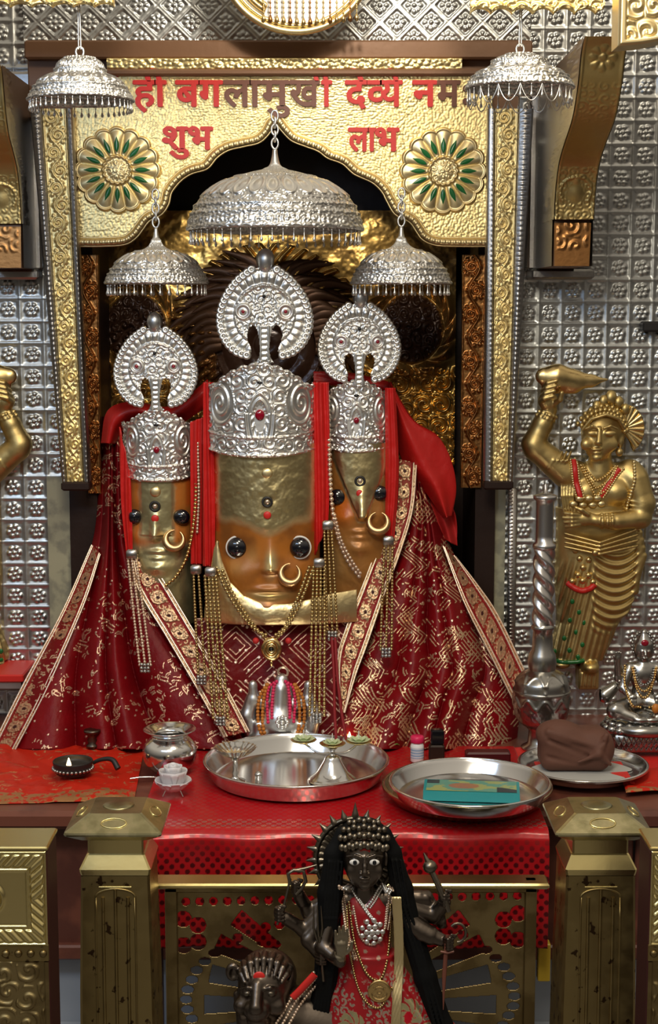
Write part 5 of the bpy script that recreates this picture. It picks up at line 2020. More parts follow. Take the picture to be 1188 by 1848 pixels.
def lotus(label, q, s, r):
    t = thing('lotus_candle', q, label, 'candle', 'pale green lotus candles on the lamp stand')
    for ring, (n, rr, hh) in enumerate(((8, r, 6), (6, r * 0.66, 10))):
        for k in range(n):
            w = 2 * np.pi * (k + 0.5 * ring) / n
            u = np.linspace(-1, 1, 9)
            v = np.linspace(0, 1, 9)[:, None]
            wd = 0.42 * rr * np.sin(np.pi * np.clip(v * 0.86 + 0.08, 0, 1)) * u[None, :]
            L = rr * (0.15 + 0.85 * v) + 0 * wd
            P = np.stack([q[0] + s * (L * np.cos(w) - wd * np.sin(w)), q[1] + s * (L * np.sin(w) + wd * np.cos(w)), q[2] + s * (1 + hh * v ** 1.4 + 1.5 * (wd / rr * 2) ** 2)], -1)
            thick(MB().surf(P).build('petal', 'pale_green', t), 1.0 * s, 0)
    MB().lathe(np.array([(0, 0), (6, 0), (5.5, 7), (0, 8)]) * s, q + np.array([0, 0, 1]) * s, 16).build('wax', 'pale_green', t)
    MB().tube([q + np.array([0, 0, 8]) * s, q + np.array([0, 0, 22]) * s], 1.0 * s, 5).build('wick', 'white', t)


lotus('pale green lotus candle on the left plate of the lamp stand', c + np.array([-52, 24, 65]) * s, s, 21)
lotus('smaller green lotus candle on the middle plate of the lamp stand', c + np.array([0, 0, 65]) * s, s, 17)
lotus('pale green lotus candle on the right plate of the lamp stand', c + np.array([48, 24, 63]) * s, s, 21)


def flame(q, s, label, cat='flame'):
    pr = np.array([(0, 0), (3.2, 2.5), (4.0, 6), (2.6, 11), (0.9, 16), (0, 18)]) * s
    o = MB().lathe(smooth_path(pr, 26), q, 14).build('flame', 'flame')
    return tag(o, label, cat)


# clay lamp with flame behind the stand
c = T(631, 1353, zp)
s = mpp(1340, c[1])
cl = thing('oil_lamp', c, 'tiny clay oil lamp behind the lotus candles', 'lamp', 'small burning oil lamps')
MB().lathe(np.array([(0, 0), (8, 0), (6, 5), (13, 13), (14, 17), (12, 16), (7, 12), (0, 12)]) * s, c, 24).build('dish', 'bundle_cloth', cl)
flame(c + np.array([0, 0, 14]) * s, s * 1.1, 'small flame burning behind the lotus candles')
# dark lamp dish at the left
c = T(132, 1396, ZT + 0.014)
s = mpp(1390, c[1])
cl = thing('oil_lamp', c, 'dark oval oil lamp dish with beaded rim on orange cloth', 'lamp', 'small burning oil lamps')
MB().lathe(smooth_path(np.array([(0, 0), (26, 0), (33, 6), (35, 16), (36, 24), (33, 24), (29, 14), (0, 8)]) * s, 60), c, 48).build('dish', 'black_matt', cl)
a = np.linspace(0, 2 * np.pi, 30, endpoint=False)
mb = MB()
mb.balls(np.stack([c[0] + 35.5 * s * np.cos(a), c[1] + 35.5 * s * np.sin(a), c[2] + 11 * s + 0 * a], 1), 3.2 * s, 7, 5)
mb.build('beaded_rim', 'silver_dark', cl)
flame(c + np.array([-8, 4, 9]) * s, s * 1.1, 'small flame burning in the dark dish at left')
c = T(200, 1392, ZT + 0.014)
mb = MB().tube(smooth_path([c + np.array(p) * s for p in ((-44, 16, 6), (-20, 12, 18), (2, 6, 20), (14, -4, 6))], 30), np.linspace(3, 5.5, 30) * s, 8)
tag(mb.build('curved_handle', 'black_matt'), 'curved black metal handle lying beside the dark lamp dish', 'handle')
# incense holder seen against the drapery
c = T(167, 1348, ZT + 0.012)
h_ = thing('incense_holder', c, 'dark ridged incense holder standing before the left drapery', 'holder')
MB().lathe(np.array([(0, 0), (12, 0), (12, 4), (7, 8), (10, 14), (7, 19), (11, 26), (16, 30), (16, 34), (0, 34)]) * s, c, 24).build('holder_body', 'bronze', h_)

# leaf beside the tray
c = T(702, 1352, zp + 0.001)
s = mpp(1352, c[1])
for k, (w, L) in enumerate(((0.2, 20), (1.4, 16), (2.7, 18))):
    u = np.linspace(-1, 1, 7)
    v = np.linspace(0, 1, 10)[:, None]
    wd = 6 * np.sin(np.pi * v) * u
    P = np.stack([c[0] + s * (L * v * np.cos(w) - wd * np.sin(w)), c[1] + s * (L * v * np.sin(w) + wd * np.cos(w)), c[2] + s * (1 + 9 * np.sin(np.pi * v * 0.8) + 0 * wd)], -1)
    o = thick(MB().surf(P).build('green_leaf', 'leaf'), 0.6 * s, 0)
    tag(o, 'small curled green leaf by the back rim of the large tray', 'leaf', 'green leaves by the large tray')

# bottles
c = T(753, 1374, zp)
s = mpp(1374, c[1])
b = thing('white_bottle', c, 'small white plastic bottle with pink cap behind the trays', 'bottle')
MB().lathe(np.array([(0, 0), (11, 0), (12, 2), (12, 30), (10, 34), (9, 36), (0, 36)]) * s, c, 28).build('bottle_body', 'white', b)
MB().lathe(np.array([(0, 35), (11, 35), (12, 37), (12, 46), (10, 48), (0, 48)]) * s, c, 28, rmod=lambda r, a, z: r * (1 + 0.02 * np.cos(a * 24))).build('cap', 'pink', b)
A = np.linspace(-np.pi * 0.95, -0.05 * np.pi, 30)
Z = np.linspace(8, 27, 20)[:, None]
C = rgba((20, 30), (0.25, 0.38, 0.55))
C = blend(C, (np.abs(np.mod(np.arange(20)[:, None] / 5.0, 1) - 0.5) < 0.2) * np.ones((1, 30)), (0.6, 0.65, 0.7))
MB().surf(np.stack([c[0] + 12.3 * s * np.cos(A) + 0 * Z, c[1] + 12.3 * s * np.sin(A) + 0 * Z, c[2] + s * Z + 0 * A], -1), col=C).build('paper_band', 'painted', b)
c = T(788, 1372, zp)
b = thing('black_bottle', c, 'small black bottle with square cap beside the white bottle', 'bottle')
MB().bbox(c + np.array([-14, -10, 0]) * s, c + np.array([14, 10, 30]) * s, 3 * s).build('bottle_body', 'dark_wood', b, smooth=False)
MB().bbox(c + np.array([-11, -9, 30]) * s, c + np.array([13, 9, 58]) * s, 3 * s).build('cap', 'black', b, smooth=False)
c = T(880, 1378, zp)
o = MB().bbox(c + np.array([-40, -14, 0]) * s, c + np.array([40, 14, 24]) * s, 3 * s).build('maroon_box', 'dark_red', smooth=False)
tag(o, 'low dark maroon box behind the stacked trays', 'box')

# grey paper and brown bundle in the right tray
P0 = c4 + np.array([0, 0, 0.0035])
pts = np.array([(-0.105, 0.0), (-0.06, 0.05), (0.0, 0.075), (0.06, 0.055), (0.10, 0.0), (0.05, -0.02), (0.075, -0.06), (0.02, -0.095), (-0.05, -0.085)])
a = resample(smooth_path(np.column_stack([pts, np.zeros(len(pts))]), 60, closed=True), 0.01) + P0
mb = MB().prism(a, (0, 0, 0.0015))
tag(mb.build('grey_paper', 'grey_paper'), 'torn grey paper sheet lying in the tray under the bundle', 'paper')
o = MB().bbox(P0 + np.array([-0.09, -0.085, -0.001]), P0 + np.array([0.088, 0.06, 0.0]), 0.0005)
tag(o.build('red_paper', 'red_vivid', smooth=False), 'red paper sheet in the tray beneath the grey paper', 'paper')
sd = SDF((-84, -52, -110), (84, 64, 20), 1.6)
sd.box((-2, 0, -37), (62, 36, 37), 20, 6)
sd.ell((-30, 6, -66), (40, 30, 24), 14)
sd.ell((40, 10, -40), (30, 34, 32), 14)
sd.cap((-50, 30, -74), (40, 38, -48), 6, 4, 6)
sd.cap((-50, 36, -60), (20, 42, -30), 3, 5, 5, 'sub')
sd.cap((50, 40, -70), (36, 42, -38), 5, 7, 6)
sd.cap((36, 44, -38), (58, 40, -18), 6, 3, 6)
sd.cap((36, 46, -38), (0, 42, -22), 5, 2, 6)
sd.cap((30, 50, -52), (44, 46, -60), 4, 2, 4, 'sub')
sd.cap((-54, 36, -30), (10, 42, -14), 3, 3, 5, 'sub')
c = c4 + np.array([-0.016, 0.012, 0.0055])


class Loc:
    """local frame: (right, towards viewer, down) units of s metres at the point c"""
    def __init__(self, c, s):
        self.c, self.s = np.array(c, float), s

    def __call__(self, x, d, y):
        x, d, y = np.broadcast_arrays(np.asarray(x, float), np.asarray(d, float), np.asarray(y, float))
        return np.stack([self.c[0] + x * self.s, self.c[1] - d * self.s, self.c[2] - y * self.s], -1)

    def arr(self, v):
        return self(v[..., 0], v[..., 1], v[..., 2])


mb = MB()
sd.mesh(mb, Loc(c, mpp(1390, c[1])))
tag(mb.build('cloth_bundle', 'bundle_cloth'), 'knotted dark brown cloth bundle on the tray at right', 'bundle')

# ------------------------------------------------------------------ silver mace
c = T(976, 1352, ZT + 0.002)
s = mpp(1200, c[1])
z1 = lambda y: W(978, y, c[1])[2] - c[2]
mace = thing('silver_mace', c, 'tall silver mace with bulbous lotus head and twisted shaft standing upright', 'mace')
sh = lambda y: z1(y)
MB().lathe([(0, 0), (34 * s, 0), (36 * s, 0.006), (24 * s, 0.014), (22 * s, sh(1318)), (30 * s, sh(1308))], c, 40).build('foot', 'silver_aged', mace)
hp = [(26, 1312), (44, 1296), (50, 1272), (51, 1252), (52, 1250), (52, 1245), (50, 1243), (47, 1228), (36, 1216), (24, 1208)]
p = smooth_path(np.array([(r * s, sh(y)) for r, y in hp]), 90)
A = np.linspace(0, 2 * np.pi, 120, endpoint=False)
R = p[:, :1] + 0 * A
zz = p[:, 1:] + 0 * A
mid = sh(1247)
up = (zz - mid) / (sh(1210) - mid)
q = np.abs(np.mod(A / (2 * np.pi) * 8, 1) - 0.5) * 2
edge = np.exp(-((up - (0.15 + 0.75 * np.sqrt(np.clip(1 - q ** 2, 0, 1)))) / 0.09) ** 2) * (up > 0.05)
dn = (mid - zz) / (mid - sh(1312))
edge2 = np.exp(-((dn - (0.25 + 0.12 * np.cos(A * 10))) / 0.06) ** 2)
R = R + s * (3.0 * edge + 2.6 * edge2 + 1.6 * swirls(A * 6, zz * 60, 3) * (dn > 0.42))
MB().surf(np.stack([c[0] + R * np.cos(A), c[1] + R * np.sin(A), c[2] + zz], -1), cv=True).build('lotus_head', 'silver_aged', mace)
nk = [(24, 1208), (26, 1196), (24, 1180), (19, 1172), (18, 1150), (17, 1138), (21, 1134), (21, 1130), (17.5, 1126)]
MB().lathe(np.array([(r * s, sh(y)) for r, y in nk]), c, 40).build('neck', 'silver_aged', mace)
zz = np.linspace(sh(1128), sh(990), 130)[:, None]
tw = np.cos(3 * (A + zz * 55))
R = s * (17.5 + 2.6 * tw) + 0 * zz
MB().surf(np.stack([c[0] + R * np.cos(A), c[1] + R * np.sin(A), c[2] + zz + 0 * A], -1), cv=True).build('twisted_shaft', 'silver_mid', mace)
tp = [(17, 992), (21, 988), (21, 982), (16, 978), (15.5, 966), (15.5, 912), (16, 904), (21, 900), (21, 894), (12, 891), (4, 889), (3, 876), (0, 872)]
MB().lathe(np.array([(r * s, sh(y)) for r, y in tp]), c, 40).build('shaft_top', 'silver_mid', mace)
# ------------------------------------------------------------------ helper: front surface of a sculpted body
def front(sd, x, y):
    i = int(round((x - sd.lo[0]) / sd.res))
    k = int(round((y - sd.lo[2]) / sd.res))
    col = np.nonzero(sd.D[i, :, k] < 0)[0]
    return sd.lo[1] + sd.res * (col.max() + 0.3) if len(col) else 0.0


def on(sd, fr, pts, lift=1.0, n=None):
    p = np.asarray(pts, float)
    if n:
        p = smooth_path(p, n)
    d = np.array([front(sd, a, b) for a, b in p]) + lift
    if n and n > 6:
        k = np.ones(3) / 3
        d = np.convolve(np.pad(d, 1, 'edge'), k, 'valid')
    return fr(p[:, 0], d, p[:, 1])


def bead_line(mb, P, r, gap=1.9, n=7, m=5):
    mb.balls(resample(P, r * gap), r, n, m)
    return mb


# ------------------------------------------------------------------ gold attendant in relief on the silver wall
FA = Frame(1080, 650, 1245, 3.490, 35)
sd = SDF((930, -8, 645), (1195, 84, 1250), 1.6)
LEFT = lambda y: np.interp(y, [915, 950, 1040, 1090, 1125, 1150, 1180, 1200], [1008, 1010, 1008, 1012, 1016, 1008, 998, 1000])
RIGHT = lambda y: np.interp(y, [915, 950, 1000, 1060, 1100, 1130, 1170, 1200], [1150, 1164, 1166, 1160, 1150, 1126, 1112, 1098])


def skirt(X, Y, Z):
    l, r = LEFT(Z), RIGHT(Z)
    xc, w = (l + r) / 2, (r - l) / 2
    u = (X - 1116) / 50
    amp = sstep(975, 1000, Z) * sstep(1150, 1120, Z) * sstep(1068, 1084, X)
    swag = 3.4 * np.cos(2 * np.pi * (Z - 26 * (1 - u * u)) / 16.5) * amp
    pl = 2.0 * np.cos(2 * np.pi * (X + 0.22 * (Z - 1000)) / 12.0) * sstep(1000, 1030, Z) * (1 - amp)
    D = 40 - 0.02 * np.clip(Z - 1000, 0, 400)
    q = np.sqrt(((X - xc) / w) ** 2 + (np.maximum(Y, 0) / D) ** 2)
    d = (q - 1) * np.minimum(w, D) * 0.75 - (swag + pl) * 0.5 * sstep(0, 20, Y)
    return np.maximum(d, np.maximum(915 - Z, Z - 1196))


sd.field(skirt, (990, -8, 905), (1180, 70, 1205), 3)
sd.ell((1083, 18, 885), (64, 28, 58), 8).ell((1082, 18, 945), (60, 28, 40), 10)
sd.ell((1034, 24, 852), (26, 20, 26), 10).ell((1136, 24, 856), (28, 20, 30), 10)
sd.ell((1057, 38, 884), (23, 16, 22), 7).ell((1112, 38, 884), (24, 16, 22), 7)
sd.cap((1082, 28, 812), (1083, 24, 850), 19, 24, 6)
sd.ell((1079, 32, 783), (32, 30, 42), 4).ell((1077, 40, 806), (22, 20, 19), 8)
sd.ell((1089, 24, 768), (42, 24, 44), 6)
sd.ell((1062, 61, 777), (10.5, 5, 5.5), 3).ell((1093, 61, 777), (11, 5, 5.5), 3)
sd.cap((1050, 59, 769), (1060, 63, 764), 2.2, 2.4, 2).cap((1060, 63, 764), (1071, 63, 768), 2.4, 2, 2)
sd.cap((1081, 63, 768), (1093, 62, 764), 2, 2.4, 2).cap((1093, 62, 764), (1106, 57, 769), 2.4, 2, 2)
sd.cap((1074, 62, 768), (1071, 70, 792), 3, 5.2, 3).ell((1071, 67, 794), (7.5, 5, 4), 3)
sd.ell((1069, 63, 805), (10, 4, 3), 2).ell((1070, 62, 811), (8, 4, 3), 2).cap((1059, 62, 808), (1081, 62, 808), 0.8, 0.8, 1.5, 'sub')
sd.ell((1071, 58, 820), (10, 8, 7), 5)
sd.ell((1053, 52, 797), (11, 9, 11), 7).ell((1095, 52, 797), (14, 9, 12), 7)
sd.ell((1117, 34, 793), (6, 7, 13), 3).ell((1114, 40, 812), (7, 7, 8), 2)
# raised arm
sd.chain([(1020, 22, 850), (966, 26, 806), (962, 27, 798)], [27, 22, 21], 6)
sd.chain([(962, 27, 798), (978, 28, 762), (989, 30, 738)], [21, 18, 14], 5)
sd.ell((985, 36, 722), (18, 13, 17), 5)
for k in range(4):
    sd.chain([(972 + k * 1.5, 40, 722 - k * 9), (976 + k * 2, 56, 716 - k * 9), (990 + k * 2, 60, 712 - k * 9)], [4.6, 4.6, 3.8], 1.6)
sd.chain([(994, 42, 728), (1004, 56, 718), (1006, 60, 706)], [5, 4.6, 4], 2)
for q in ((986, 746), (982, 752)):
    for dx in range(-16, 17, 6):
        sd.ell((q[0] + dx, 44 - dx * dx * 0.05, q[1] + dx * 0.35), (3.6, 3.6, 3.6), 1.5)
# lowered arm across the belly
sd.chain([(1146, 26, 862), (1160, 32, 905), (1156, 38, 930)], [25, 22, 19], 6)
sd.chain([(1156, 40, 930), (1110, 52, 934), (1072, 56, 932)], [18, 15, 11], 5)
sd.ell((1052, 57, 929), (20, 9, 13), 5)
for k in range(4):
    sd.chain([(1042, 60, 921 + 6 * k), (1028, 63, 920 + 7 * k), (1013 + abs(k - 1) * 3, 57, 919 + 8 * k)], [4.4, 4.2, 3.2], 1.5)
sd.chain([(1056, 64, 920), (1044, 68, 912), (1034, 67, 908)], [4.6, 4.2, 3.4], 2)
for k in range(3):
    for t in np.linspace(-1, 1, 7):
        sd.ell((1082 + k * 9, 68 - 10 * t * t, 933 + 12 * t), (3.6, 3.6, 3), 1.5)
# armlets, sleeve folds, sash over the shoulder
for k in range(4):
    sd.chain([(1135, 44, 898 + 8 * k), (1152, 50, 902 + 8 * k), (1172, 38, 899 + 8 * k)], [2.2, 2.6, 2.2], 2)
for k in range(4):
    sd.chain([(986 + 8 * k, 44, 840 - 2 * k), (996 + 8 * k, 47, 826), (1004 + 8 * k, 36, 812)], [2.2, 2.6, 2.2], 2)
for k in range(5):
    sd.chain([(1012 + 6 * k, 34 + k, 850), (1012 + 5 * k, 42, 890), (1018 + 5 * k, 42, 925)], [2.2, 2.4, 2], 2)
for k in range(4):
    sd.chain([(1020, 40, 958 + 8 * k), (1080, 58 - k, 972 + 7 * k), (1150, 42, 950 + 10 * k)], [2.4, 2.8, 2.4], 2)
for k in range(4):
    sd.cap((1158 + 3 * k, 16, 960 + k * 14), (1156 - 2 * k, 14, 1068), 7, 5, 3)
sd.ell((1072, 26, 1204), (17, 24, 13), 4).ell((1020, 20, 1200), (17, 20, 9), 4)
sd.box((1070, 12, 1226), (19, 20, 20), 4, 3)
for k in range(4):
    sd.cap((1058 + 8 * k, 32, 1216), (1056 + 8 * k, 32, 1238), 2.6, 2.6, 2)
att = thing('attendant_statue', FA(1080, 0, 1246), 'gold attendant statue with raised arm on the right silver wall', 'statue', 'gold attendant statues on the silver walls')
mb = MB()
sd.mesh(mb, FA)
mb.build('body', 'gold_statue', att)
s = FA.s
# crown of beaded bands with a peak
mb = MB()
for j, (r0, r) in enumerate(((37, 4.2), (43, 4.6), (49, 4.4))):
    for w in np.linspace(205, 345, 15 - j):
        a = math.radians(w)
        x, y = 1086 + r0 * 1.02 * math.cos(a), 786 + (r0 + 6) * math.sin(a)
        mb.ball(FA(x, 52 - 7 * j - 0.006 * (x - 1082) ** 2, y), np.array([r, r, r * 1.15]) * s, 8, 6)
for x, y, r in ((1098, 716, 11), (1085, 722, 9), (1112, 724, 9), (1073, 731, 8), (1124, 736, 8)):
    mb.ball(FA(x, 34, y), np.array([r, r * 0.7, r * 1.25]) * s, 10, 8)
mb.tube(FA(*np.array([(1046, 46, 772), (1060, 57, 752), (1085, 62, 744), (1108, 56, 752), (1124, 40, 776)]).T), 3 * s, 7)
mb.build('crown', 'gold_statue', att)
u = np.linspace(-2.1, 1.1, 90)
r = np.linspace(0.1, 1, 18)[:, None]
mb = MB()
mb.surf(FA(1124 + 36 * r * np.cos(u), 26 + 3.5 * np.cos(u * 22) * r, 772 + 44 * r * np.sin(u)))
thick(mb.build('fan_halo', 'gold', att), 4 * s)
for a, b, c_, w in (((1033, 826), (1036, 858), (1044, 892), 4.6), ((1116, 842), (1097, 866), (1080, 892), 4.2)):
    P = on(sd, FA, [a, b, c_], 2.5, 20)
    o = MB().tube(P, w * s, 8, flat=0.5, up=(0, 1, 0)).build('sash', 'red_vivid', att)
    o['label'] = 'red painted sash'
    for dx in (-6, 6):
        bead_line(MB(), on(sd, FA, [(a[0] + dx, a[1]), (b[0] + dx, b[1]), (c_[0] + dx, c_[1])], 2.5, 24), 2.4 * s).build('bead_edge', 'gold_pale', att)
bead_line(MB(), on(sd, FA, [(1141, 830), (1140, 860), (1134, 890), (1131, 914)], 3, 24), 3.6 * s, 1.7).build('garland', 'gold_pale', att)
for k in range(3):
    bead_line(MB(), on(sd, FA, [(1050 - 2 * k, 836), (1066, 856 + 12 * k), (1074, 862 + 13 * k), (1092, 852 + 12 * k), (1108 + 2 * k, 838)], 2.4, 24), 2.6 * s).build('necklace', 'gold', att)
for x, y in ((1043, 894), (1059, 893), (1075, 893), (1033, 904), (1050, 906), (1067, 906), (1083, 904)):
    MB().ball(FA(x, front(sd, x, y) + 3, y), np.array([7.5, 4, 6]) * s, 12, 8).build('offering_coin', 'gold_pale', att)
pts = [(1037, 1083), (1049, 1102), (1034, 1118), (1058, 1121), (1045, 1139), (1024, 1151), (1056, 1161), (1033, 1172), (1008, 1177), (1049, 1184)]
for x, y in pts:
    MB().ball(FA(x, front(sd, x, y) + 0.5, y), np.array([4.2, 2.4, 5]) * s, 10, 6).build('enamel_dot', 'green_enamel', att)
P = on(sd, FA, [(1028, 1050), (1040, 1058), (1053, 1062), (1066, 1058), (1076, 1050)], 3, 20)
o = MB().tube(P, 5.5 * s, 8).build('waist_tab', 'red_vivid', att)
o['label'] = 'orange red painted tab'
mb = MB()
for x, y in ((1040, 990), (1056, 984), (1072, 990), (1048, 1004), (1064, 1006), (1054, 1020), (1046, 1034), (1064, 1034), (1036, 1046), (1072, 1046), (1054, 1044)):
    mb.ball(FA(x, front(sd, x, y) + 1, y), np.array([6, 5, 6]) * s, 9, 6)
mb.build('girdle', 'gold', att)
MB().tube(on(sd, FA, [(1006, 1192), (1024, 1194), (1044, 1193), (1060, 1190)], 2, 16), 4 * s, 8).build('green_hem', 'green_enamel', att)
# what the hand holds
sd2 = SDF((950, 10, 650), (1100, 70, 740), 1.5)
sd2.chain([(976, 42, 678), (1000, 44, 680), (1030, 42, 686), (1060, 40, 686), (1090, 38, 684)], [15, 21, 17, 9, 2], 8, flat=0.6)
sd2.cap((982, 40, 700), (1030, 42, 700), 9, 7, 6, flat=0.6)
mb = MB()
sd2.mesh(mb, FA)
mb.build('held_club', 'gold', att)
ax = att.location[0]
at2 = dup(att, (W(-62, 1246, 3.49)[0], att.location[1], att.location[2]), 'gold attendant statue cut off by the left edge of the photo', mirror=True)
# little red shelves under the two statues
for nm, x0, x1, yy in (('left', -140, 40, 1224),):
    a, b = W(x0, yy + 22, 3.36), W(x1, yy - 6, 3.36)
    t = thing('statue_shelf', ((a[0] + b[0]) / 2, 3.42, a[2]), 'red edged shelf under the left statue feet', 'shelf')
    MB().bbox((a[0], 3.36, a[2]), (b[0], 3.498, b[2]), 0.004).build('shelf_board', 'silver_wall', t, smooth=False)
    MB().bbox((a[0] - 0.001, 3.352, b[2] - 0.016), (b[0] + 0.004, 3.498, b[2] + 0.002), 0.003).build('red_cover', 'red_vivid', t, smooth=False)
for k in (('black_rod', 1160, 1300, 590),):
    a, b = W(1160, 599, 3.46), W(1310, 580, 3.46)
    o = MB().bbox((a[0], 3.455, a[2]), (b[0], 3.497, b[2]), 0.004).build('black_rod', 'black_matt', smooth=False)
    tag(o, 'short black rod fixed across the silver wall at right edge', 'rod')

# ------------------------------------------------------------------ small silver goddess at the right
c = T(1165, 1352, ZT + 0.010)
FS = Frame(1160, 1140, 1348, c[1])
sd = SDF((1085, -55, 1135), (1240, 60, 1350), 1.25)
sd.ell((1160, 0, 1172), (18, 17, 22), 4).cap((1160, 0, 1160), (1160, 0, 1142), 15, 6, 4).ell((1160, 0, 1141), (5, 5, 6), 2)
sd.ell((1155, 15, 1172), (3.5, 3, 2.5), 1).ell((1166, 15, 1172), (3.5, 3, 2.5), 1).cap((1160, 16, 1170), (1160, 19, 1178), 1.6, 2.6, 1.5).ell((1160, 15, 1184), (5, 3, 2), 1.5)
sd.cap((1160, 0, 1190), (1160, 0, 1200), 9, 11, 3).ell((1160, 0, 1218), (24, 17, 26), 5).ell((1160, 0, 1250), (20, 16, 22), 6)
sd.cap((1136, 0, 1204), (1184, 0, 1204), 9, 9, 4)
for sg in (-1, 1):
    X = lambda x: 1160 + sg * x
    sd.chain([(X(26), 0, 1206), (X(44), 4, 1222), (X(48), 10, 1190)], [9, 8, 6], 3).ell((X(48), 11, 1184), (6, 6, 8), 2)
    for k in range(4):
        sd.cap((X(44 + 3 * k), 14, 1182), (X(43 + 3.4 * k), 15, 1172 + abs(k - 1.5) * 1.5), 2, 1.6, 1)
    sd.cap((X(53), 12, 1186), (X(57), 14, 1180), 2, 1.6, 1)
    sd.chain([(X(26), 4, 1210), (X(38), 10, 1238), (X(24), 26, 1252)], [9, 8, 6], 3).ell((X(22), 28, 1252), (7, 5, 7), 2)
    for k in range(4):
        sd.cap((X(18 + 3 * k), 32, 1256), (X(18 + 3.2 * k), 34, 1265 - abs(k - 1.5)), 2, 1.6, 1)
    sd.cap((X(28), 30, 1250), (X(32), 34, 1258), 2, 1.6, 1)
    sd.chain([(X(12), 6, 1266), (X(52), 22, 1276), (X(20), 36, 1286)], [17, 15, 10], 5)
    sd.ell((X(10), 42, 1288), (13, 8, 6), 3)
    sd.cap((X(46), -10, 1240), (X(66), -8, 1256), 8, 14, 5)
mb = MB()
sd.mesh(mb, FS)
gd = thing('silver_goddess', FS(1160, 0, 1348), 'small seated silver goddess on lotus pedestal at right edge', 'statue')
mb.build('body', 'silver_aged', gd)
s = FS.s
cc = FS(1160, 0, 1300)
mb = MB()
for row, (rad, z, n) in enumerate(((58, 0, 18), (64, 8, 20))):
    for k in range(n):
        w = 2 * np.pi * (k + 0.5 * row) / n
        mb.ball(cc + np.array([rad * math.cos(w), rad * 0.72 * math.sin(w), -z - 2]) * s, np.array([11, 11, 8]) * s, 9, 6)
mb.lathe(np.array([(0, -16), (58, -16), (62, -8), (56, 2), (0, 3)]) * s, cc, 40)
mb.build('lotus_seat', 'silver_aged', gd)
mb = MB().bbox(FS(1106, 36, 1348), FS(1216, -40, 1316), 2 * s)
for i in range(12):
    for sg in (-1, 1):
        x = 1108 + i * 9
        mb.tube(FS([x, x + sg * 14], 37, [1345, 1320]), 1.4 * s, 5)
mb.build('pedestal', 'silver_aged', gd)
MB().ball(FS(1159, 15, 1157), np.array([7, 3, 6]) * s, 10, 8).build('crown_stone', 'ruby', gd)
mb = MB()
for w in np.linspace(0, 2 * np.pi, 26, endpoint=False):
    mb.ball(FS(1160 + 20 * math.cos(w), -4, 1166 + 25 * math.sin(w)), 3 * s, 6, 5)
mb.tube(FS(1160 + 20 * np.cos(np.linspace(0, 6.283, 40)), -5, 1166 + 25 * np.sin(np.linspace(0, 6.283, 40))), 2 * s, 6)
mb.build('halo', 'silver_aged', gd)
for k in range(3):
    bead_line(MB(), on(sd, FS, [(1142 - 2 * k, 1202), (1148, 1224 + 9 * k), (1160, 1232 + 11 * k), (1172, 1224 + 9 * k), (1178 + 2 * k, 1202)], 2, 30), 2.4 * s).build('garland', 'pearl_gold' if k else 'silver_aged', gd)
for sg in (-1, 1):
    bead_line(MB(), on(sd, FS, [(1160 + sg * 34, 1200), (1160 + sg * 36, 1230), (1160 + sg * 26, 1262), (1160 + sg * 8, 1270)], 3, 26), 2.8 * s).build('garland', 'pearl_gold', gd)
MB().ball(FS(1176, 40, 1268), np.array([7, 6, 9]) * s, 10, 8).build('orange_flower', 'orange_bead', gd)

# ------------------------------------------------------------------ little silver idol with garlands in the centre
c = T(505, 1347, zp) + np.array([0, 0.012, 0])
FG = Frame(505, 1205, 1346, c[1])
sd = SDF((430, -45, 1200), (585, 55, 1350), 1.25)
sd.box((505, 0, 1320), (46, 30, 26), 8, 4).ell((505, 10, 1300), (34, 28, 34), 8)
sd.cap((508, 4, 1240), (506, 8, 1285), 17, 22, 6).ell((509, 4, 1226), (12, 11, 12), 4)
sd.ell((509, 14, 1238), (4, 3, 2), 1).cap((508, 16, 1242), (506, 26, 1282), 6, 4, 3)
for sg, dx in ((-1, 0), (1, 4)):
    X = lambda x: 505 + sg * x + dx
    sd.chain([(X(24), 0, 1270), (X(46), 2, 1262), (X(48), 2, 1242)], [13, 11, 8], 4).ell((X(48), 2, 1236), (8, 7, 9), 3)
    sd.chain([(X(50), 0, 1262), (X(58), 4, 1290), (X(52), 8, 1322)], [12, 14, 12], 5)
    sd.cap((X(26), 22, 1318), (X(50), 24, 1332), 12, 9, 5)
    sd.ell((X(18), 2, 1250), (10, 5, 15), 4)
mb = MB()
sd.mesh(mb, FG)
gn = thing('silver_idol', FG(505, 0, 1346), 'small silver seated idol with pink and orange bead garlands, centre', 'statue')
mb.build('body', 'silver_soft', gn)
s = FG.s
a = np.linspace(0, 2 * np.pi, 24, endpoint=False)
MB().tube(FG(511 + 9 * np.cos(a), 2, 1213 + 9 * np.sin(a)), 2.4 * s, 7, closed=True).build('top_ring', 'pearl_pink', gn)
for sg in (-1, 1):
    for k, m_, r_ in ((0, 'pink', 3.2), (1, 'pink', 3.2), (2, 'orange_bead', 3.6), (3, 'orange_bead', 3.6)):
        ax_ = 508 + sg * (13 + 8 * k)
        pts = [(508 + sg * 8, 1226), (ax_, 1236), (ax_ + sg * (3 + k), 1262), (508 + sg * (16 + 7 * k), 1286 + 8 * k)]
        if k > 1:
            pts = [(508 + sg * (20 + 2 * k), 1232), (ax_ + sg * 2, 1256), (ax_ + sg * 4, 1296), (508 + sg * (24 + 4 * (k - 2)), 1330)]
        P = smooth_path(np.array([(p[0], p[1]) for p in pts]), 40)
        D = np.array([max(front(sd, x, y), 12) for x, y in P]) + 3
        D = np.convolve(np.pad(D, 4, 'edge'), np.ones(9) / 9, 'valid')
        bead_line(MB(), FG(P[:, 0], D, P[:, 1]), r_ * s, 1.8).build('garland', m_, gn)
mb = MB()
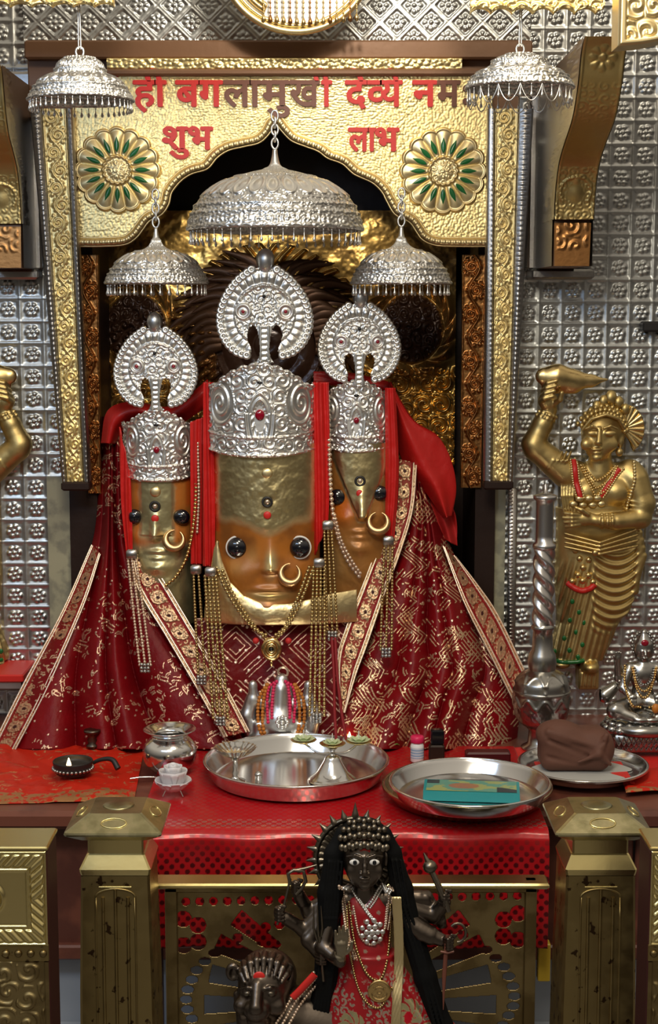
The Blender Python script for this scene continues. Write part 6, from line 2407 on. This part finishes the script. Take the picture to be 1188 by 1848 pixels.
for w in np.linspace(0, 2 * np.pi, 8, endpoint=False):
    mb.ball(FG(511 + 9 * math.cos(w), 42, 1292 + 9 * math.sin(w)), np.array([4, 3, 4]) * s, 8, 6)
mb.ball(FG(511, 43, 1292), 4.5 * s, 8, 6)
mb.build('flower_brooch', 'silver', gn)

# ------------------------------------------------------------------ brass gate with cut-outs
YG = 2.54
FGt = Frame(632, 1580, 1900, YG)
gate = thing('brass_gate', FGt(632, 0, 2150), 'pierced brass gate panel between the two brass posts', 'gate')
g0, g1 = 300, 966
px, py = np.meshgrid(np.arange(g0 + 18, g1 - 16, 1.25), np.arange(1596, 2146, 1.25))
cut = np.zeros(px.shape, bool)


def hole(x, y, rx, ry=None):
    global cut
    ry = rx if ry is None else ry
    cut |= ((px - x) / rx) ** 2 + ((py - y) / ry) ** 2 < 1


for k in range(25):
    hole(337 + k * 24.8, 1627 - 0.018 * k * 24.8, 6.8, 6.8)
for x, y in ((331, 1658), (357, 1669), (357, 1699), (331, 1705)):
    hole(x + 1, y, 14)
    hole(1265 - x, y - 10, 14)
for x, y in ((407, 1703), (430, 1692), (455, 1681), (480, 1673), (505, 1667)):
    hole(x, y, 8.5)
    hole(1265 - x, y - 5, 8.5)
for k, (x, y) in enumerate(((388, 1719), (370, 1734), (355, 1750), (346, 1767), (338, 1785), (335, 1803), (337, 1821), (345, 1838), (356, 1856))):
    hole(x, y, 10.5, 6.8)
    hole(1265 - x, y - 6, 10.5, 6.8)
hole(485, 1701, 20, 7)
hole(780, 1697, 20, 7)
x, y = px - 632, py - 1812
rr, aa = np.hypot(x, y), np.degrees(np.arctan2(-y, x))
for sg in (0, 180):
    w = np.mod(aa - sg + 180, 360) - 180
    for k in range(-3, 4):
        cut |= (np.abs(w - k * 12.5 * (1 if sg == 0 else -1)) < 3.6) & (rr > 165) & (rr < 264 - 6 * (k % 2)) & (py < 2050)
mb = MB()
masked(mb, FGt(px, 0.6 * (fbm(px / 40, py / 40, 3) - 0.5), py), ~cut)
sh = mb.build('pierced_sheet', 'brass', gate)
thick(sh, 0.002)
for nm, lo, hi in (('side_bar', (g0, 1588), (g0 + 22, 2150)), ('side_bar', (g1 - 21, 1586), (g1, 2150)), ('top_bar', (g0, 1590), (g1, 1608)), ('bottom_bar', (g0, 2130), (g1, 2150))):
    a, b = FGt(lo[0], 9, hi[1]), FGt(hi[0], -8, lo[1])
    MB().bbox((a[0], a[1], a[2]), (b[0], b[1], b[2]), 0.002).build(nm, 'brass', gate, smooth=False)
a, b = FGt(268, 26, 1596), FGt(986, -24, 1586)
MB().bbox((a[0], a[1], a[2]), (b[0], b[1], b[2]), 0.003).build('top_rail', 'brass_bright', gate, smooth=False)


# ------------------------------------------------------------------ brass posts
def post(label, px, sx):
    Yc = 2.45
    x0 = W(px, 1508, Yc - 0.07)[0]
    t = thing('brass_post', (x0, Yc, 0.0), label, 'post', 'square brass railing posts')

    def rings(prof, name, m, bev=0.006):
        mb = MB()
        R = []
        for h, z in prof:
            e = min(bev, h * 0.4)
            R.append([(x0 + sx_ * 1.0, Yc + sy_, z) for sx_, sy_ in ((-h + e, -h), (h - e, -h), (h, -h + e), (h, h - e), (h - e, h), (-h + e, h), (-h, h - e), (-h, -h + e))])
        mb.surf(np.array(R), cv=True, flip=True)
        mb.ngon(R[-1])
        mb.ngon(R[0][::-1])
        return mb.build(name, m, t, smooth=False)

    sh = rings([(0.066, 0.0), (0.060, 0.50), (0.0555, 0.69)], 'shaft', 'brass_rail', 0.004)
    rings([(0.0555, 0.691), (0.057, 0.697), (0.0575, 0.701), (0.047, 0.722), (0.045, 0.724), (0.045, 0.746)], 'shoulder', 'brass_bright', 0.003)
    rings([(0.045, 0.746), (0.056, 0.750), (0.077, 0.763), (0.078, 0.766), (0.077, 0.769), (0.044, 0.789), (0.042, 0.790)], 'cap', 'brass_cap', 0.004)
    a = np.linspace(0, 2 * np.pi, 28, endpoint=False)
    for (dx, dy) in ((0, -1), (-1, 0), (1, 0)):
        c = np.array([x0 + dx * 0.060, Yc + dy * 0.060, 0.7795])
        up = np.array([-dx * 0.85, -dy * 0.85, 0.515])
        side = np.array([-dy, dx, 0.0])
        P = [c + side * 0.020 * math.cos(w) + up * 0.010 * math.sin(w) for w in a]
        MB().tube(P, 0.0016, 6, closed=True).build('cap_ring', 'brass_bright', t)
    MB().ball((x0, Yc, 0.790), (0.026, 0.026, 0.003), 24, 6).build('top_boss', 'brass_cap', t)
    # embossed flutes on the front
    yf = lambda z: Yc - np.interp(z, [0, 0.50, 0.69], [0.066, 0.060, 0.0555]) - 0.0004
    for dx in (-0.020, 0.0, 0.020):
        z = np.linspace(0.30, 0.655 if dx else 0.668, 20)
        MB().tube(np.stack([x0 + dx + 0 * z, yf(z), z], 1), 0.0028, 7).build('flute', 'brass_rail', t)
    w = np.linspace(np.pi, 0, 16)
    z = np.concatenate([np.linspace(0.30, 0.655, 10), 0.655 + 0.014 * np.sin(w), np.linspace(0.655, 0.30, 10)])
    x = np.concatenate([np.full(10, -0.032), 0.032 * np.cos(w), np.full(10, 0.032)])
    MB().tube(np.stack([x0 + x, yf(z), z], 1), 0.0018, 6).build('outline', 'brass_rail', t)
    MB().tube([(x0 - 0.026, yf(0.672), 0.672), (x0 + 0.026, yf(0.672), 0.672)], 0.0016, 6).build('cross_bar', 'brass_bright', t)
    return t


post('brass railing post left of the pierced gate', 204, 1)
post('brass railing post right of the pierced gate', 1090, 1)


# embossed brass end pillars, cut by the frame
def end_pillar(label):
    Y0 = 2.20
    xr = W(83, 1540, Y0)[0]
    zt = W(83, 1536, Y0)[2]
    z1, z2 = W(83, 1706, Y0)[2], W(83, 1736, Y0)[2]
    w = 0.175
    t = thing('end_pillar', (xr - w / 2, Y0 + 0.05, 0.0), label, 'pillar', 'embossed brass end pillars')
    MB().bbox((xr - w + 0.004, Y0 + 0.004, 0.0), (xr + 0.0005, Y0 + 0.085, zt - 0.002), 0.004).build('core', 'red_wood_dark', t, smooth=False)
    u, v = np.meshgrid(np.linspace(-1, 1, 190), np.linspace(-1, 1, 150))
    H = (zt - z1) / 2
    x, z = u * w / 2, v * H
    e = np.minimum(w / 2 - np.abs(x), H - np.abs(z))
    along = np.where((w / 2 - np.abs(x)) < (H - np.abs(z)), z * np.sign(x), x * np.sign(-z))
    leaf = np.abs(np.sin((along * 1.0 + (e - 0.014) * 0.9 * np.sign(along)) * 210)) ** 0.8
    h = 0.004 * leaf * sstep(0.004, 0.007, e) * sstep(0.026, 0.022, e) + 0.003 * np.exp(-((e - 0.002) / 0.002) ** 2) + 0.0022 * np.exp(-((e - 0.029) / 0.002) ** 2)
    rr = np.hypot(x, z * 1.0)
    h = h + 0.004 * np.exp(-((rr - 0.022) / 0.003) ** 2) + 0.005 * np.clip(1 - (rr / 0.013) ** 2, 0, 1)
    MB().surf(np.stack([xr - w / 2 + x, Y0 - h, (zt + z1) / 2 - z * 1.0], -1)).build('leaf_panel', 'brass_bright', t)
    MB().bbox((xr - w, Y0, zt - 0.001), (xr + 0.002, Y0 + 0.087, zt + 0.006), 0.002).build('top_plate', 'brass_bright', t, smooth=False)
    MB().bbox((xr - w, Y0 + 0.0005, z2), (xr, Y0 + 0.006, z1), 0.001).build('dark_band', 'brass_rail', t, smooth=False)
    for k in range(9):
        MB().ball((xr - 0.008 - k * 0.0185, Y0, (z1 + z2) / 2), (0.006, 0.005, 0.006), 10, 7).build('stud', 'brass', t)
    u, v = np.meshgrid(np.linspace(-1, 1, 150), np.linspace(0, 1, 160))
    x, z = u * w / 2, z2 - v * 0.30
    h = 0.006 * np.maximum(0, swirls(x / 0.035, z / 0.035, 5) - 0.3) * (np.abs(u) < 0.9) + 0.003 * (np.abs(u) > 0.93)
    MB().surf(np.stack([xr - w / 2 + x, Y0 + 0.002 - h, z], -1)).build('lower_panel', 'brass', t)
    return t


ep = end_pillar('embossed brass end pillar cut by the left edge')
ep2 = dup(ep, (W(1176, 1540, 2.2)[0] + 0.0875, ep.location[1], 0), 'embossed brass end pillar cut by the right edge', mirror=True)

# ------------------------------------------------------------------ bronze goddess on the lion
FD = Frame(655, 1465, 1900, 2.30, 38)
s = FD.s
dg = thing('bronze_goddess', FD(655, 0, 1905), 'dark bronze goddess with spiked halo, many arms and red robe', 'statue')
sd = SDF((470, -60, 1480), (870, 70, 1880), 1.6)
sd.ell((657, 8, 1556), (39, 36, 47), 4).ell((657, 20, 1586), (27, 23, 20), 8)
sd.ell((640, 38, 1553), (10, 5, 5), 3).ell((675, 38, 1553), (10, 5, 5), 3)
sd.chain([(626, 36, 1545), (640, 42, 1541), (652, 44, 1544)], [2, 2.4, 2], 2).chain([(664, 44, 1544), (676, 42, 1541), (690, 36, 1545)], [2, 2.4, 2], 2)
sd.chain([(658, 42, 1544), (658, 47, 1560), (658, 50, 1570)], [3, 3.6, 5], 3).ell((651, 45, 1572), (4, 4, 3), 2).ell((665, 45, 1572), (4, 4, 3), 2)
sd.ell((658, 43, 1582), (9.5, 4, 2.6), 2).ell((658, 42, 1588), (7.5, 4, 3), 2).ell((658, 37, 1599), (10, 8, 7), 5)
sd.ell((636, 32, 1574), (11, 9, 12), 7).ell((680, 32, 1574), (11, 9, 12), 7)
sd.ell((617, 4, 1560), (5, 9, 15), 3).ell((698, 4, 1560), (5, 9, 15), 3)
sd.cap((657, 2, 1600), (657, -4, 1636), 17, 22, 6)
sd.ell((660, -6, 1664), (48, 25, 46), 8).ell((662, -6, 1730), (42, 25, 60), 10)
sd.cap((612, -8, 1640), (708, -8, 1640), 19, 19, 8)


def hand(sd, w, up, side, s_=1.0, curl=0.0):
    """palm at w, fingers along up, thumb towards side"""
    w, up, side = np.array(w, float), np.array(up, float), np.array(side, float)
    f = np.array([0, 1.0, 0])
    sd.cap(w, w + up * 10 * s_, 7.5 * s_, 9.5 * s_, 3, flat=0.55)
    for k, L in enumerate((20, 24, 22.5, 17)):
        b = w + up * 14 * s_ + side * (7.5 - 5 * k) * s_
        m = b + up * L * 0.5 * s_ + f * curl * 7
        e = b + up * L * (1 - 0.75 * curl) * s_ + f * curl * 13 + side * (1.5 - k) * s_ * 0.6
        sd.chain([b, m, e], [2.9 * s_, 2.7 * s_, 2.1 * s_], 1.2)
    b = w + side * 8 * s_ + up * 1 * s_
    sd.chain([b, b + side * 6 * s_ + up * 7 * s_ + f * 2, b + side * 7 * s_ + up * 15 * s_ + f * (2 + 5 * curl)], [3.4 * s_, 3.0 * s_, 2.3 * s_], 1.6)


def bangles(sd, a, b, n, r):
    a, b = np.array(a, float), np.array(b, float)
    d = (b - a) / np.linalg.norm(b - a)
    for k in range(n):
        c = a + (b - a) * (k + 0.5) / n
        sd.cap(c - d * 1.2, c + d * 1.2, r, r, 1.2)


# arms on the left of the picture
sd.chain([(606, 0, 1644), (584, 28, 1712), (614, 56, 1726)], [17, 14, 11], 5)
hand(sd, (616, 62, 1708), (0, 0, -1), (1, 0, 0), 1.28)
bangles(sd, (606, 50, 1722), (614, 58, 1718), 2, 12)
sd.chain([(604, -10, 1646), (548, -2, 1692), (512, 8, 1664)], [17, 13, 10], 5)
sd.ell((503, 12, 1654), (10, 9, 12), 3)
for k in range(4):
    sd.chain([(497, 16, 1646 + 6.5 * k), (503, 25, 1645 + 6.5 * k), (512, 21, 1647 + 6.5 * k)], [3.2, 3.2, 2.6], 1)
sd.chain([(510, 16, 1644), (514, 23, 1640), (506, 26, 1638)], [3.2, 3, 2.4], 1.4)
bangles(sd, (530, 4, 1678), (514, 8, 1666), 3, 11.5)
sd.chain([(604, -16, 1638), (556, -16, 1664), (536, -6, 1622)], [16, 13, 10], 5)
sd.ell((533, -2, 1612), (9, 8, 11), 3)
for k in range(4):
    sd.chain([(527, 3, 1604 + 5.5 * k), (532, 12, 1603 + 5.5 * k), (541, 8, 1605 + 5.5 * k)], [3, 3, 2.4], 1)
sd.chain([(540, 2, 1604), (545, 9, 1598), (538, 12, 1594)], [3, 2.8, 2.2], 1.4)
bangles(sd, (546, -10, 1646), (538, -6, 1628), 3, 11.5)
sd.chain([(602, -4, 1656), (556, 10, 1706), (576, 22, 1728)], [16, 13, 10], 5)
sd.ell((580, 24, 1730), (10, 9, 10), 3)
for k in range(4):
    sd.chain([(572, 30, 1722 + 5.5 * k), (579, 38, 1721 + 5.5 * k), (588, 34, 1723 + 5.5 * k)], [3, 3, 2.4], 1)
sd.chain([(587, 30, 1722), (590, 36, 1716), (583, 39, 1712)], [3, 2.8, 2.2], 1.4)
# arms on the right
sd.chain([(712, -10, 1646), (786, -8, 1668), (806, 0, 1640)], [17, 14, 11], 5)
sd.ell((803, 6, 1630), (10, 9, 11), 3)
for k in range(4):
    sd.chain([(796, 12, 1622 + 6 * k), (803, 21, 1621 + 6 * k), (812, 17, 1623 + 6 * k)], [3.2, 3.2, 2.6], 1)
sd.chain([(811, 12, 1620), (814, 18, 1614), (806, 21, 1611)], [3.2, 3, 2.4], 1.4)
bangles(sd, (797, -4, 1656), (804, 0, 1642), 3, 12)
sd.chain([(712, -2, 1652), (764, 12, 1690), (800, 20, 1702)], [18, 17, 11], 5)
sd.ell((810, 24, 1702), (11, 10, 11), 3)
for k in range(4):
    sd.chain([(803, 31, 1694 + 5.8 * k), (809, 39, 1693 + 5.8 * k), (818, 35, 1695 + 5.8 * k)], [3.2, 3.2, 2.6], 1)
sd.chain([(818, 31, 1694), (822, 36, 1688), (815, 40, 1684)], [3.2, 3, 2.4], 1.4)
bangles(sd, (752, 10, 1682), (780, 16, 1696), 4, 17)
sd.chain([(710, -16, 1640), (772, -18, 1640), (798, -14, 1672)], [16, 13, 10], 5)
sd.ell((800, -10, 1682), (10, 9, 11), 3)
bangles(sd, (734, -17, 1640), (764, -18, 1640), 3, 15)
mb = MB()
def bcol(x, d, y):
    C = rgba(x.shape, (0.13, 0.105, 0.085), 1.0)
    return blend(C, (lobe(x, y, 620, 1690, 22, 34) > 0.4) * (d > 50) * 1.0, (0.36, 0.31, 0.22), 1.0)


sd.mesh(mb, FD, bcol)
mb.build('body', 'bronze_painted', dg)
for x in (640, 675):
    d = front(sd, x, 1553)
    e = MB().ball(FD(x, d - 1.2, 1553.5), np.array([9.6, 3.0, 5.6]) * s, 16, 10).build('eye', 'eye_white', dg)
    MB().ball(FD(x + 0.5, d + 0.6, 1553.5), np.array([4.2, 2.0, 4.6]) * s, 12, 8).build('pupil', 'black', e)
o = MB().bbox(FD(649, front(sd, 658, 1531) + 1.5, 1541), FD(668, front(sd, 658, 1531) - 4, 1522), 1.5 * s).build('forehead_mark', 'red_vivid', dg)
o['label'] = 'red mark on the forehead'
# hair
sh_ = SDF((530, -70, 1470), (860, 50, 1930), 2.0)
sh_.ell((657, -20, 1545), (52, 30, 52), 8)
sh_.chain([(618, 2, 1516), (604, 6, 1552), (596, 8, 1620), (592, 10, 1700), (588, 12, 1780), (576, 14, 1860), (566, 14, 1925)], [13, 18, 22, 22, 22, 24, 25], 6, flat=0.75)
sh_.chain([(696, 0, 1516), (710, 0, 1552), (726, 2, 1616), (744, 6, 1690), (770, 18, 1770), (800, 22, 1860), (812, 22, 1925)], [12, 15, 20, 20, 20, 21, 22], 6, flat=0.75)
for k in range(5):
    sh_.chain([(594 + 6 * k, 20, 1560), (584 + 6 * k, 26, 1660), (576 + 6 * k, 28, 1760), (556 + 7 * k, 31, 1900)], [2.2, 3, 3, 3], 2)
for k in range(3):
    sh_.chain([(708 + 8 * k, 14, 1560), (722 + 8 * k, 20, 1640), (748 + 8 * k, 24, 1720), (790 + 8 * k, 42, 1860)], [2.2, 3, 3, 3], 2)
mb = MB()
sh_.mesh(mb, FD)
mb.build('hair', 'black_hair', dg)
# halo with spikes
halo = MB()
a = np.linspace(0, 2 * np.pi, 140, endpoint=False)
r = np.linspace(46, 74, 16)[:, None]
hh = 2.2 * np.cos(a * 35)[None, :] * sstep(50, 54, r) * sstep(70, 66, r) + 4 * np.exp(-((r - 72) / 2.0) ** 2) + 4 * np.exp(-((r - 49) / 2.0) ** 2)
cxh, cyh = 642, 1570
halo.surf(FD(cxh + r * np.cos(a), -30 + hh, cyh + r * np.sin(a)), cv=True)
ho = halo.build('halo_ring', 'bronze_light', dg)
thick(ho, 4 * s)
for k in range(19):
    w = math.radians(-90 + (k - 9) * 15.5)
    L = 27 if k == 9 else 17
    q0 = np.array([cxh + 71 * math.cos(w), cyh + 71 * math.sin(w)])
    q1 = np.array([cxh + (74 + L) * math.cos(w), cyh + (74 + L) * math.sin(w)])
    p = q0 + (q1 - q0) * np.linspace(0, 1, 6)[:, None]
    MB().tube(FD(p[:, 0], -28, p[:, 1]), np.array([6.5, 6.8, 5.2, 3.4, 1.8, 0.3]) * s, 8).build('halo_spike', 'bronze_light', ho)
mb = MB()
for j, (rad, y0, d0) in enumerate(((40, 1530, 34), (42, 1516, 26), (36, 1504, 18), (26, 1494, 10))):
    n = 13 - 2 * j
    for k in range(n):
        u = -1 + 2 * k / (n - 1)
        mb.ball(FD(657 + rad * u, d0 + 8 * (1 - u * u), y0 - 8 * (1 - u * u) + 3 * (k % 2)), np.array([5.2, 5, 6.2]) * s * (1.15 - 0.05 * j), 9, 7)
mb.build('crown', 'bronze_light', dg)

# robe: bodice and wide skirt
sr = SDF((520, -50, 1610), (880, 76, 1925), 1.8)
sr.ell((660, -4, 1672), (50, 33, 56), 6).ell((664, 0, 1740), (48, 36, 60), 10)


def robe(X, Y, Z):
    k = np.clip((Z - 1740) / 160, 0, 1)
    xc = 668 + 26 * k
    w = 50 + 112 * k ** 1.1
    D = 38 + 26 * k
    an = np.arctan2((X - xc) / w, np.maximum(Y, 0) / D + 1e-3)
    q = np.sqrt(((X - xc) / w) ** 2 + (Y / D) ** 2)
    return np.maximum((q - 1) * np.minimum(w, D) * 0.8 - 2.6 * np.cos(an * 17) * k, np.maximum(1730 - Z, Z - 1918))


sr.field(robe, (520, -50, 1725), (880, 76, 1925), 6)
sr.cap((657, 10, 1606), (657, 34, 1640), 16, 10, 6, 'sub')


def rcol(x, d, y):
    C = rgba(x.shape, (0.30, 0.008, 0.012))
    m = sstep(0.52, 0.60, swirls(x / 15, y / 15, 8, 1.7)) * sstep(1752, 1775, y + 0.25 * np.abs(x - 660) - 8)
    C = blend(C, m * (fbm(x / 24, y / 24, 4) > 0.38), (0.62, 0.52, 0.40), 0.85)
    m2 = (np.hypot(np.mod(x, 24) - 12, np.mod(y + 12 * np.mod(np.floor(x / 24), 2), 26) - 13) < 3.2) * (y < 1760)
    C = blend(C, m2 * 0.8, (0.55, 0.40, 0.30), 0.8)
    for mx, my in ((738, 1832), (782, 1868), (636, 1850)):
        r = np.hypot(x - mx, (y - my) * 0.8)
        C = blend(C, (r < 24) * sstep(0.30, 0.5, np.abs(np.sin(np.arctan2(y - my, x - mx) * 4 + r / 5))) * 0.9, (0.60, 0.56, 0.30), 0.85)
        C = blend(C, (r < 8) * 1.0, (0.40, 0.0, 0.01))
    return C


mb = MB()
sr.mesh(mb, FD, rcol)
mb.build('robe', 'painted', dg)
# borders and chains
for nm, pts, r_, m_ in (('scarf_border', [(612, 1592), (616, 1622), (628, 1690), (640, 1730)], 3.0, 'pearl_pink'), ('scarf_border', [(620, 1596), (640, 1622), (660, 1646), (678, 1668)], 3.0, 'silver'),
                        ('scarf_border', [(700, 1592), (684, 1616), (664, 1640)], 3.0, 'silver'), ('scarf_border', [(704, 1598), (702, 1640), (696, 1680)], 2.6, 'pearl_pink'),
                        ('necklace', [(630, 1634), (640, 1700), (660, 1750), (684, 1766), (698, 1740), (706, 1690), (706, 1640)], 3.0, 'antique_bead'),
                        ('necklace', [(638, 1640), (650, 1690), (672, 1706), (692, 1690), (700, 1640)], 2.6, 'pearl_pink'),
                        ('necklace', [(626, 1640), (632, 1720), (652, 1790), (684, 1812), (708, 1780)], 2.6, 'antique_bead')):
    P = smooth_path(np.array(pts, float), 50)
    D = np.maximum([front(sr, a, b) for a, b in P], [front(sd, a, b) for a, b in P]) + 2
    D = np.convolve(np.pad(D, 4, 'edge'), np.ones(9) / 9, 'valid')
    mb = MB()
    bead_line(mb, FD(P[:, 0], D, P[:, 1]), r_ * s, 1.7)
    if nm == 'scarf_border':
        bead_line(mb, FD(P[:, 0] + 5, D + 0.5, P[:, 1] + 2), r_ * 0.7 * s, 1.7)
    mb.build(nm, m_, dg)
P = smooth_path(np.array([(716, 1622), (720, 1680), (721, 1740), (717, 1800), (713, 1870), (712, 1915)], float), 60)
D = np.array([max(front(sr, a, b), 20) for a, b in P]) + 4
D = np.convolve(np.pad(D, 5, 'edge'), np.ones(11) / 11, 'valid')
u = np.linspace(-1, 1, 18)
X = P[:, :1] + 8.5 * u
hh = 0.8 * np.cos(P[:, 1:] / 3.0) * np.cos(u * 9) + 1.2 * (np.abs(u) > 0.8)
o = MB().surf(FD(X, D[:, None] + hh, P[:, 1:] + 0 * u)).build('zari_band', 'gold_pale', dg)
thick(o, 2 * s)
mb = MB()
for ring, (n, rad, r_) in enumerate(((9, 19, 5.0), (6, 10, 5.2), (1, 0, 6))):
    for k in range(n):
        w = 2 * np.pi * k / n
        mb.ball(FD(672 + rad * math.cos(w), front(sr, 672, 1680) + 4 + ring * 1.5, 1682 + rad * 1.1 * math.sin(w)), np.array([r_, 3.2, r_]) * s, 9, 6)
mb.build('flower_pendant', 'silver', dg)
a = np.linspace(0, 2 * np.pi, 40, endpoint=False)
r = np.linspace(0, 20, 16)[:, None]
d0 = front(sr, 685, 1782) + 4
o = MB().surf(FD(685 + r * np.cos(a), d0 + 2.5 * np.exp(-((r - 17) / 2) ** 2) + 2 * np.exp(-((r - 6) / 2) ** 2) + 1.0 * np.cos(a * 16) * (r > 8) * (r < 15), 1782 + r * np.sin(a)), cv=True).build('gold_pendant', 'pearl_gold', dg)
thick(o, 2 * s)
# things in the hands
MB().tube(FD([500, 512, 524], [24, 22, 14], [1672, 1640, 1592]), 2.4 * s, 7).build('held_rod', 'bronze_light', dg)
o = MB().tube(FD(*np.array([(524, 14, 1604), (520, 14, 1584), (530, 12, 1578), (548, 12, 1580), (552, 12, 1598), (544, 12, 1612), (534, 12, 1622)]).T), 3.4 * s, 8)
o.tube(FD(*np.array([(526, 12, 1580), (550, 10, 1576), (572, 8, 1570)]).T), np.array([3.4, 3, 1.2]) * s, 8)
o.build('held_bow', 'bronze_light', dg)
mb = MB()
for dx in (-8, 0, 8):
    mb.tube(FD(*np.array([(576 + dx * 0.3, 30, 1700), (574 + dx, 30, 1676), (573 + dx * 0.8, 30, 1636)]).T), np.array([2.4, 2.2, 0.8]) * s, 7)
mb.tube(FD([577, 580, 584], [34, 36, 36], [1690, 1725, 1770]), 2.4 * s, 7)
mb.build('trident', 'bronze_light', dg)
mb = MB()
mb.tube(FD(*np.array([(812, 20, 1650), (803, 18, 1628), (792, 14, 1604), (781, 10, 1582)]).T), np.array([4.5, 5, 6, 5]) * s, 10)
mb.ball(FD(777, 9, 1573), np.array([13, 13, 12]) * s, 14, 10)
mb.tube(FD([773, 769, 766], [8, 7, 6], [1564, 1556, 1549]), np.array([5, 3, 0.6]) * s, 8)
mb.build('mace', 'bronze_light', dg)
mb = MB()
mb.tube(FD([808, 806, 803, 802], [36, 36, 36, 36], [1686, 1712, 1760, 1822]), np.array([3.2, 4, 4, 0.8]) * s, 8, flat=0.45)
mb.tube(FD([796, 808, 820], [36, 38, 36], [1716, 1718, 1716]), 2.4 * s, 7)
mb.build('sword', 'red_wood', dg)
mb = MB()
w = np.linspace(-2.4, 1.6, 24)
mb.tube(FD(828 + 15 * np.cos(w), 16, 1690 + 17 * np.sin(w)), 2.6 * s, 7)
mb.build('held_ring', 'bronze_light', dg)

# the lion
FL2 = Frame(655, 1465, 1900, 2.30, 66)
sl = SDF((380, -80, 1715), (860, 112, 2090), 2.4)
sl.ell((480, 0, 1788), (54, 50, 48), 10).ell((472, 28, 1796), (46, 44, 50), 10)
sl.ell((463, 70, 1820), (25, 24, 20), 10).ell((464, 60, 1842), (21, 22, 14), 7)
sl.ell((462, 92, 1812), (11, 6, 7), 3).cap((464, 66, 1778), (462, 90, 1806), 11, 9, 8)
sl.cap((462, 95, 1818), (462, 92, 1830), 1.2, 1.2, 1.5, 'sub').cap((442, 86, 1834), (462, 92, 1830), 1.4, 1.4, 1.5, 'sub').cap((462, 92, 1830), (482, 86, 1834), 1.4, 1.4, 1.5, 'sub')
for sg in (-1, 1):
    X = lambda x: 467 + sg * x
    sl.ell((X(21), 66, 1791), (10, 7, 7), 3)
    sl.chain([(X(8), 72, 1782), (X(20), 72, 1779), (X(35), 60, 1787)], [3, 3.6, 2.6], 3)
    sl.ell((X(30), 52, 1820), (18, 18, 16), 8)
    sl.ell((X(50), 20, 1772), (14, 9, 17), 4).ell((X(49), 29, 1773), (8, 7, 11), 3, 'sub')
for k in range(9):
    w = math.radians(-160 + k * 17.5)
    x, y = 476 + 50 * math.cos(w), 1784 + 42 * math.sin(w)
    x1, y1 = 474 + 36 * math.cos(w), 1784 + 24 * math.sin(w)
    sl.chain([(x, 12, y), (x * 0.55 + x1 * 0.45, 42, y - 2), (x1, 57, y1)], [6, 6.4, 3.4], 2)
for k in range(8):
    sl.chain([(428 + 2 * k, 20, 1815 + 12 * k), (440 + k, 40, 1850 + 14 * k), (450 + 4 * k, 46, 1890 + 10 * k)], [11, 12, 8], 5)
    sl.chain([(524 - k, 10, 1810 + 12 * k), (520, 36, 1850 + 13 * k), (512 - 2 * k, 44, 1886 + 10 * k)], [11, 12, 8], 5)
sl.cap((490, -8, 1870), (780, -16, 1930), 64, 62, 20)
for x, d in ((452, 24), (510, 16), (742, 20), (800, -20)):
    sl.chain([(x, d, 1920), (x - 4, d + 6, 2000), (x - 4, d + 6, 2056)], [26, 18, 16], 8).ell((x - 6, d + 18, 2070), (20, 26, 13), 5)
mb = MB()
sl.mesh(mb, FL2)
lion = thing('bronze_lion', FL2(600, 0, 2083), 'dark bronze lion with red forehead dot carrying the goddess', 'lion')
mb.build('body', 'bronze', lion)
for x in (446, 488):
    e = MB().ball(FL2(x, front(sl, x, 1791) - 3, 1791), np.array([7, 4.5, 5.4]) * s, 12, 8).build('eye', 'bronze_light', lion)
o = MB().ball(FL2(467, front(sl, 467, 1764) + 0.5, 1764), np.array([11, 3, 10]) * s, 16, 8).build('forehead_dot', 'red_vivid', lion)
o['label'] = 'red tilak dot'
x = np.linspace(500, 560, 30)
P = smooth_path(np.array([(566, 1772), (540, 1800), (515, 1826), (498, 1850), (480, 1880)], float), 50)
for k in range(3):
    D = np.array([max(front(sl, a + 8 * k, b + 4 * k), 20) for a, b in P]) + 4
    D = np.convolve(np.pad(D, 5, 'edge'), np.ones(11) / 11, 'valid')
    bead_line(MB(), FL2(P[:, 0] + 9 * k, D, P[:, 1] + 5 * k), 3.2 * s, 1.8).build('lead_chain', 'pearl_pink', lion)
o = MB().tube(FL2(P[:20, 0] + 2, 46, P[:20, 1] - 6), 7 * s, 8, flat=0.5).build('red_lead', 'red_vivid', lion)
o['label'] = 'red strap'
p0, p1 = FL2(395, 90, 2200), FL2(850, -82, 2083)
st = MB().bbox((p0[0], p0[1], 0.0), (p1[0], p1[1], p1[2]), 0.006)
tag(st.build('statue_plinth', 'red_wood', smooth=False), 'low wooden plinth under the bronze lion, below the frame', 'plinth')
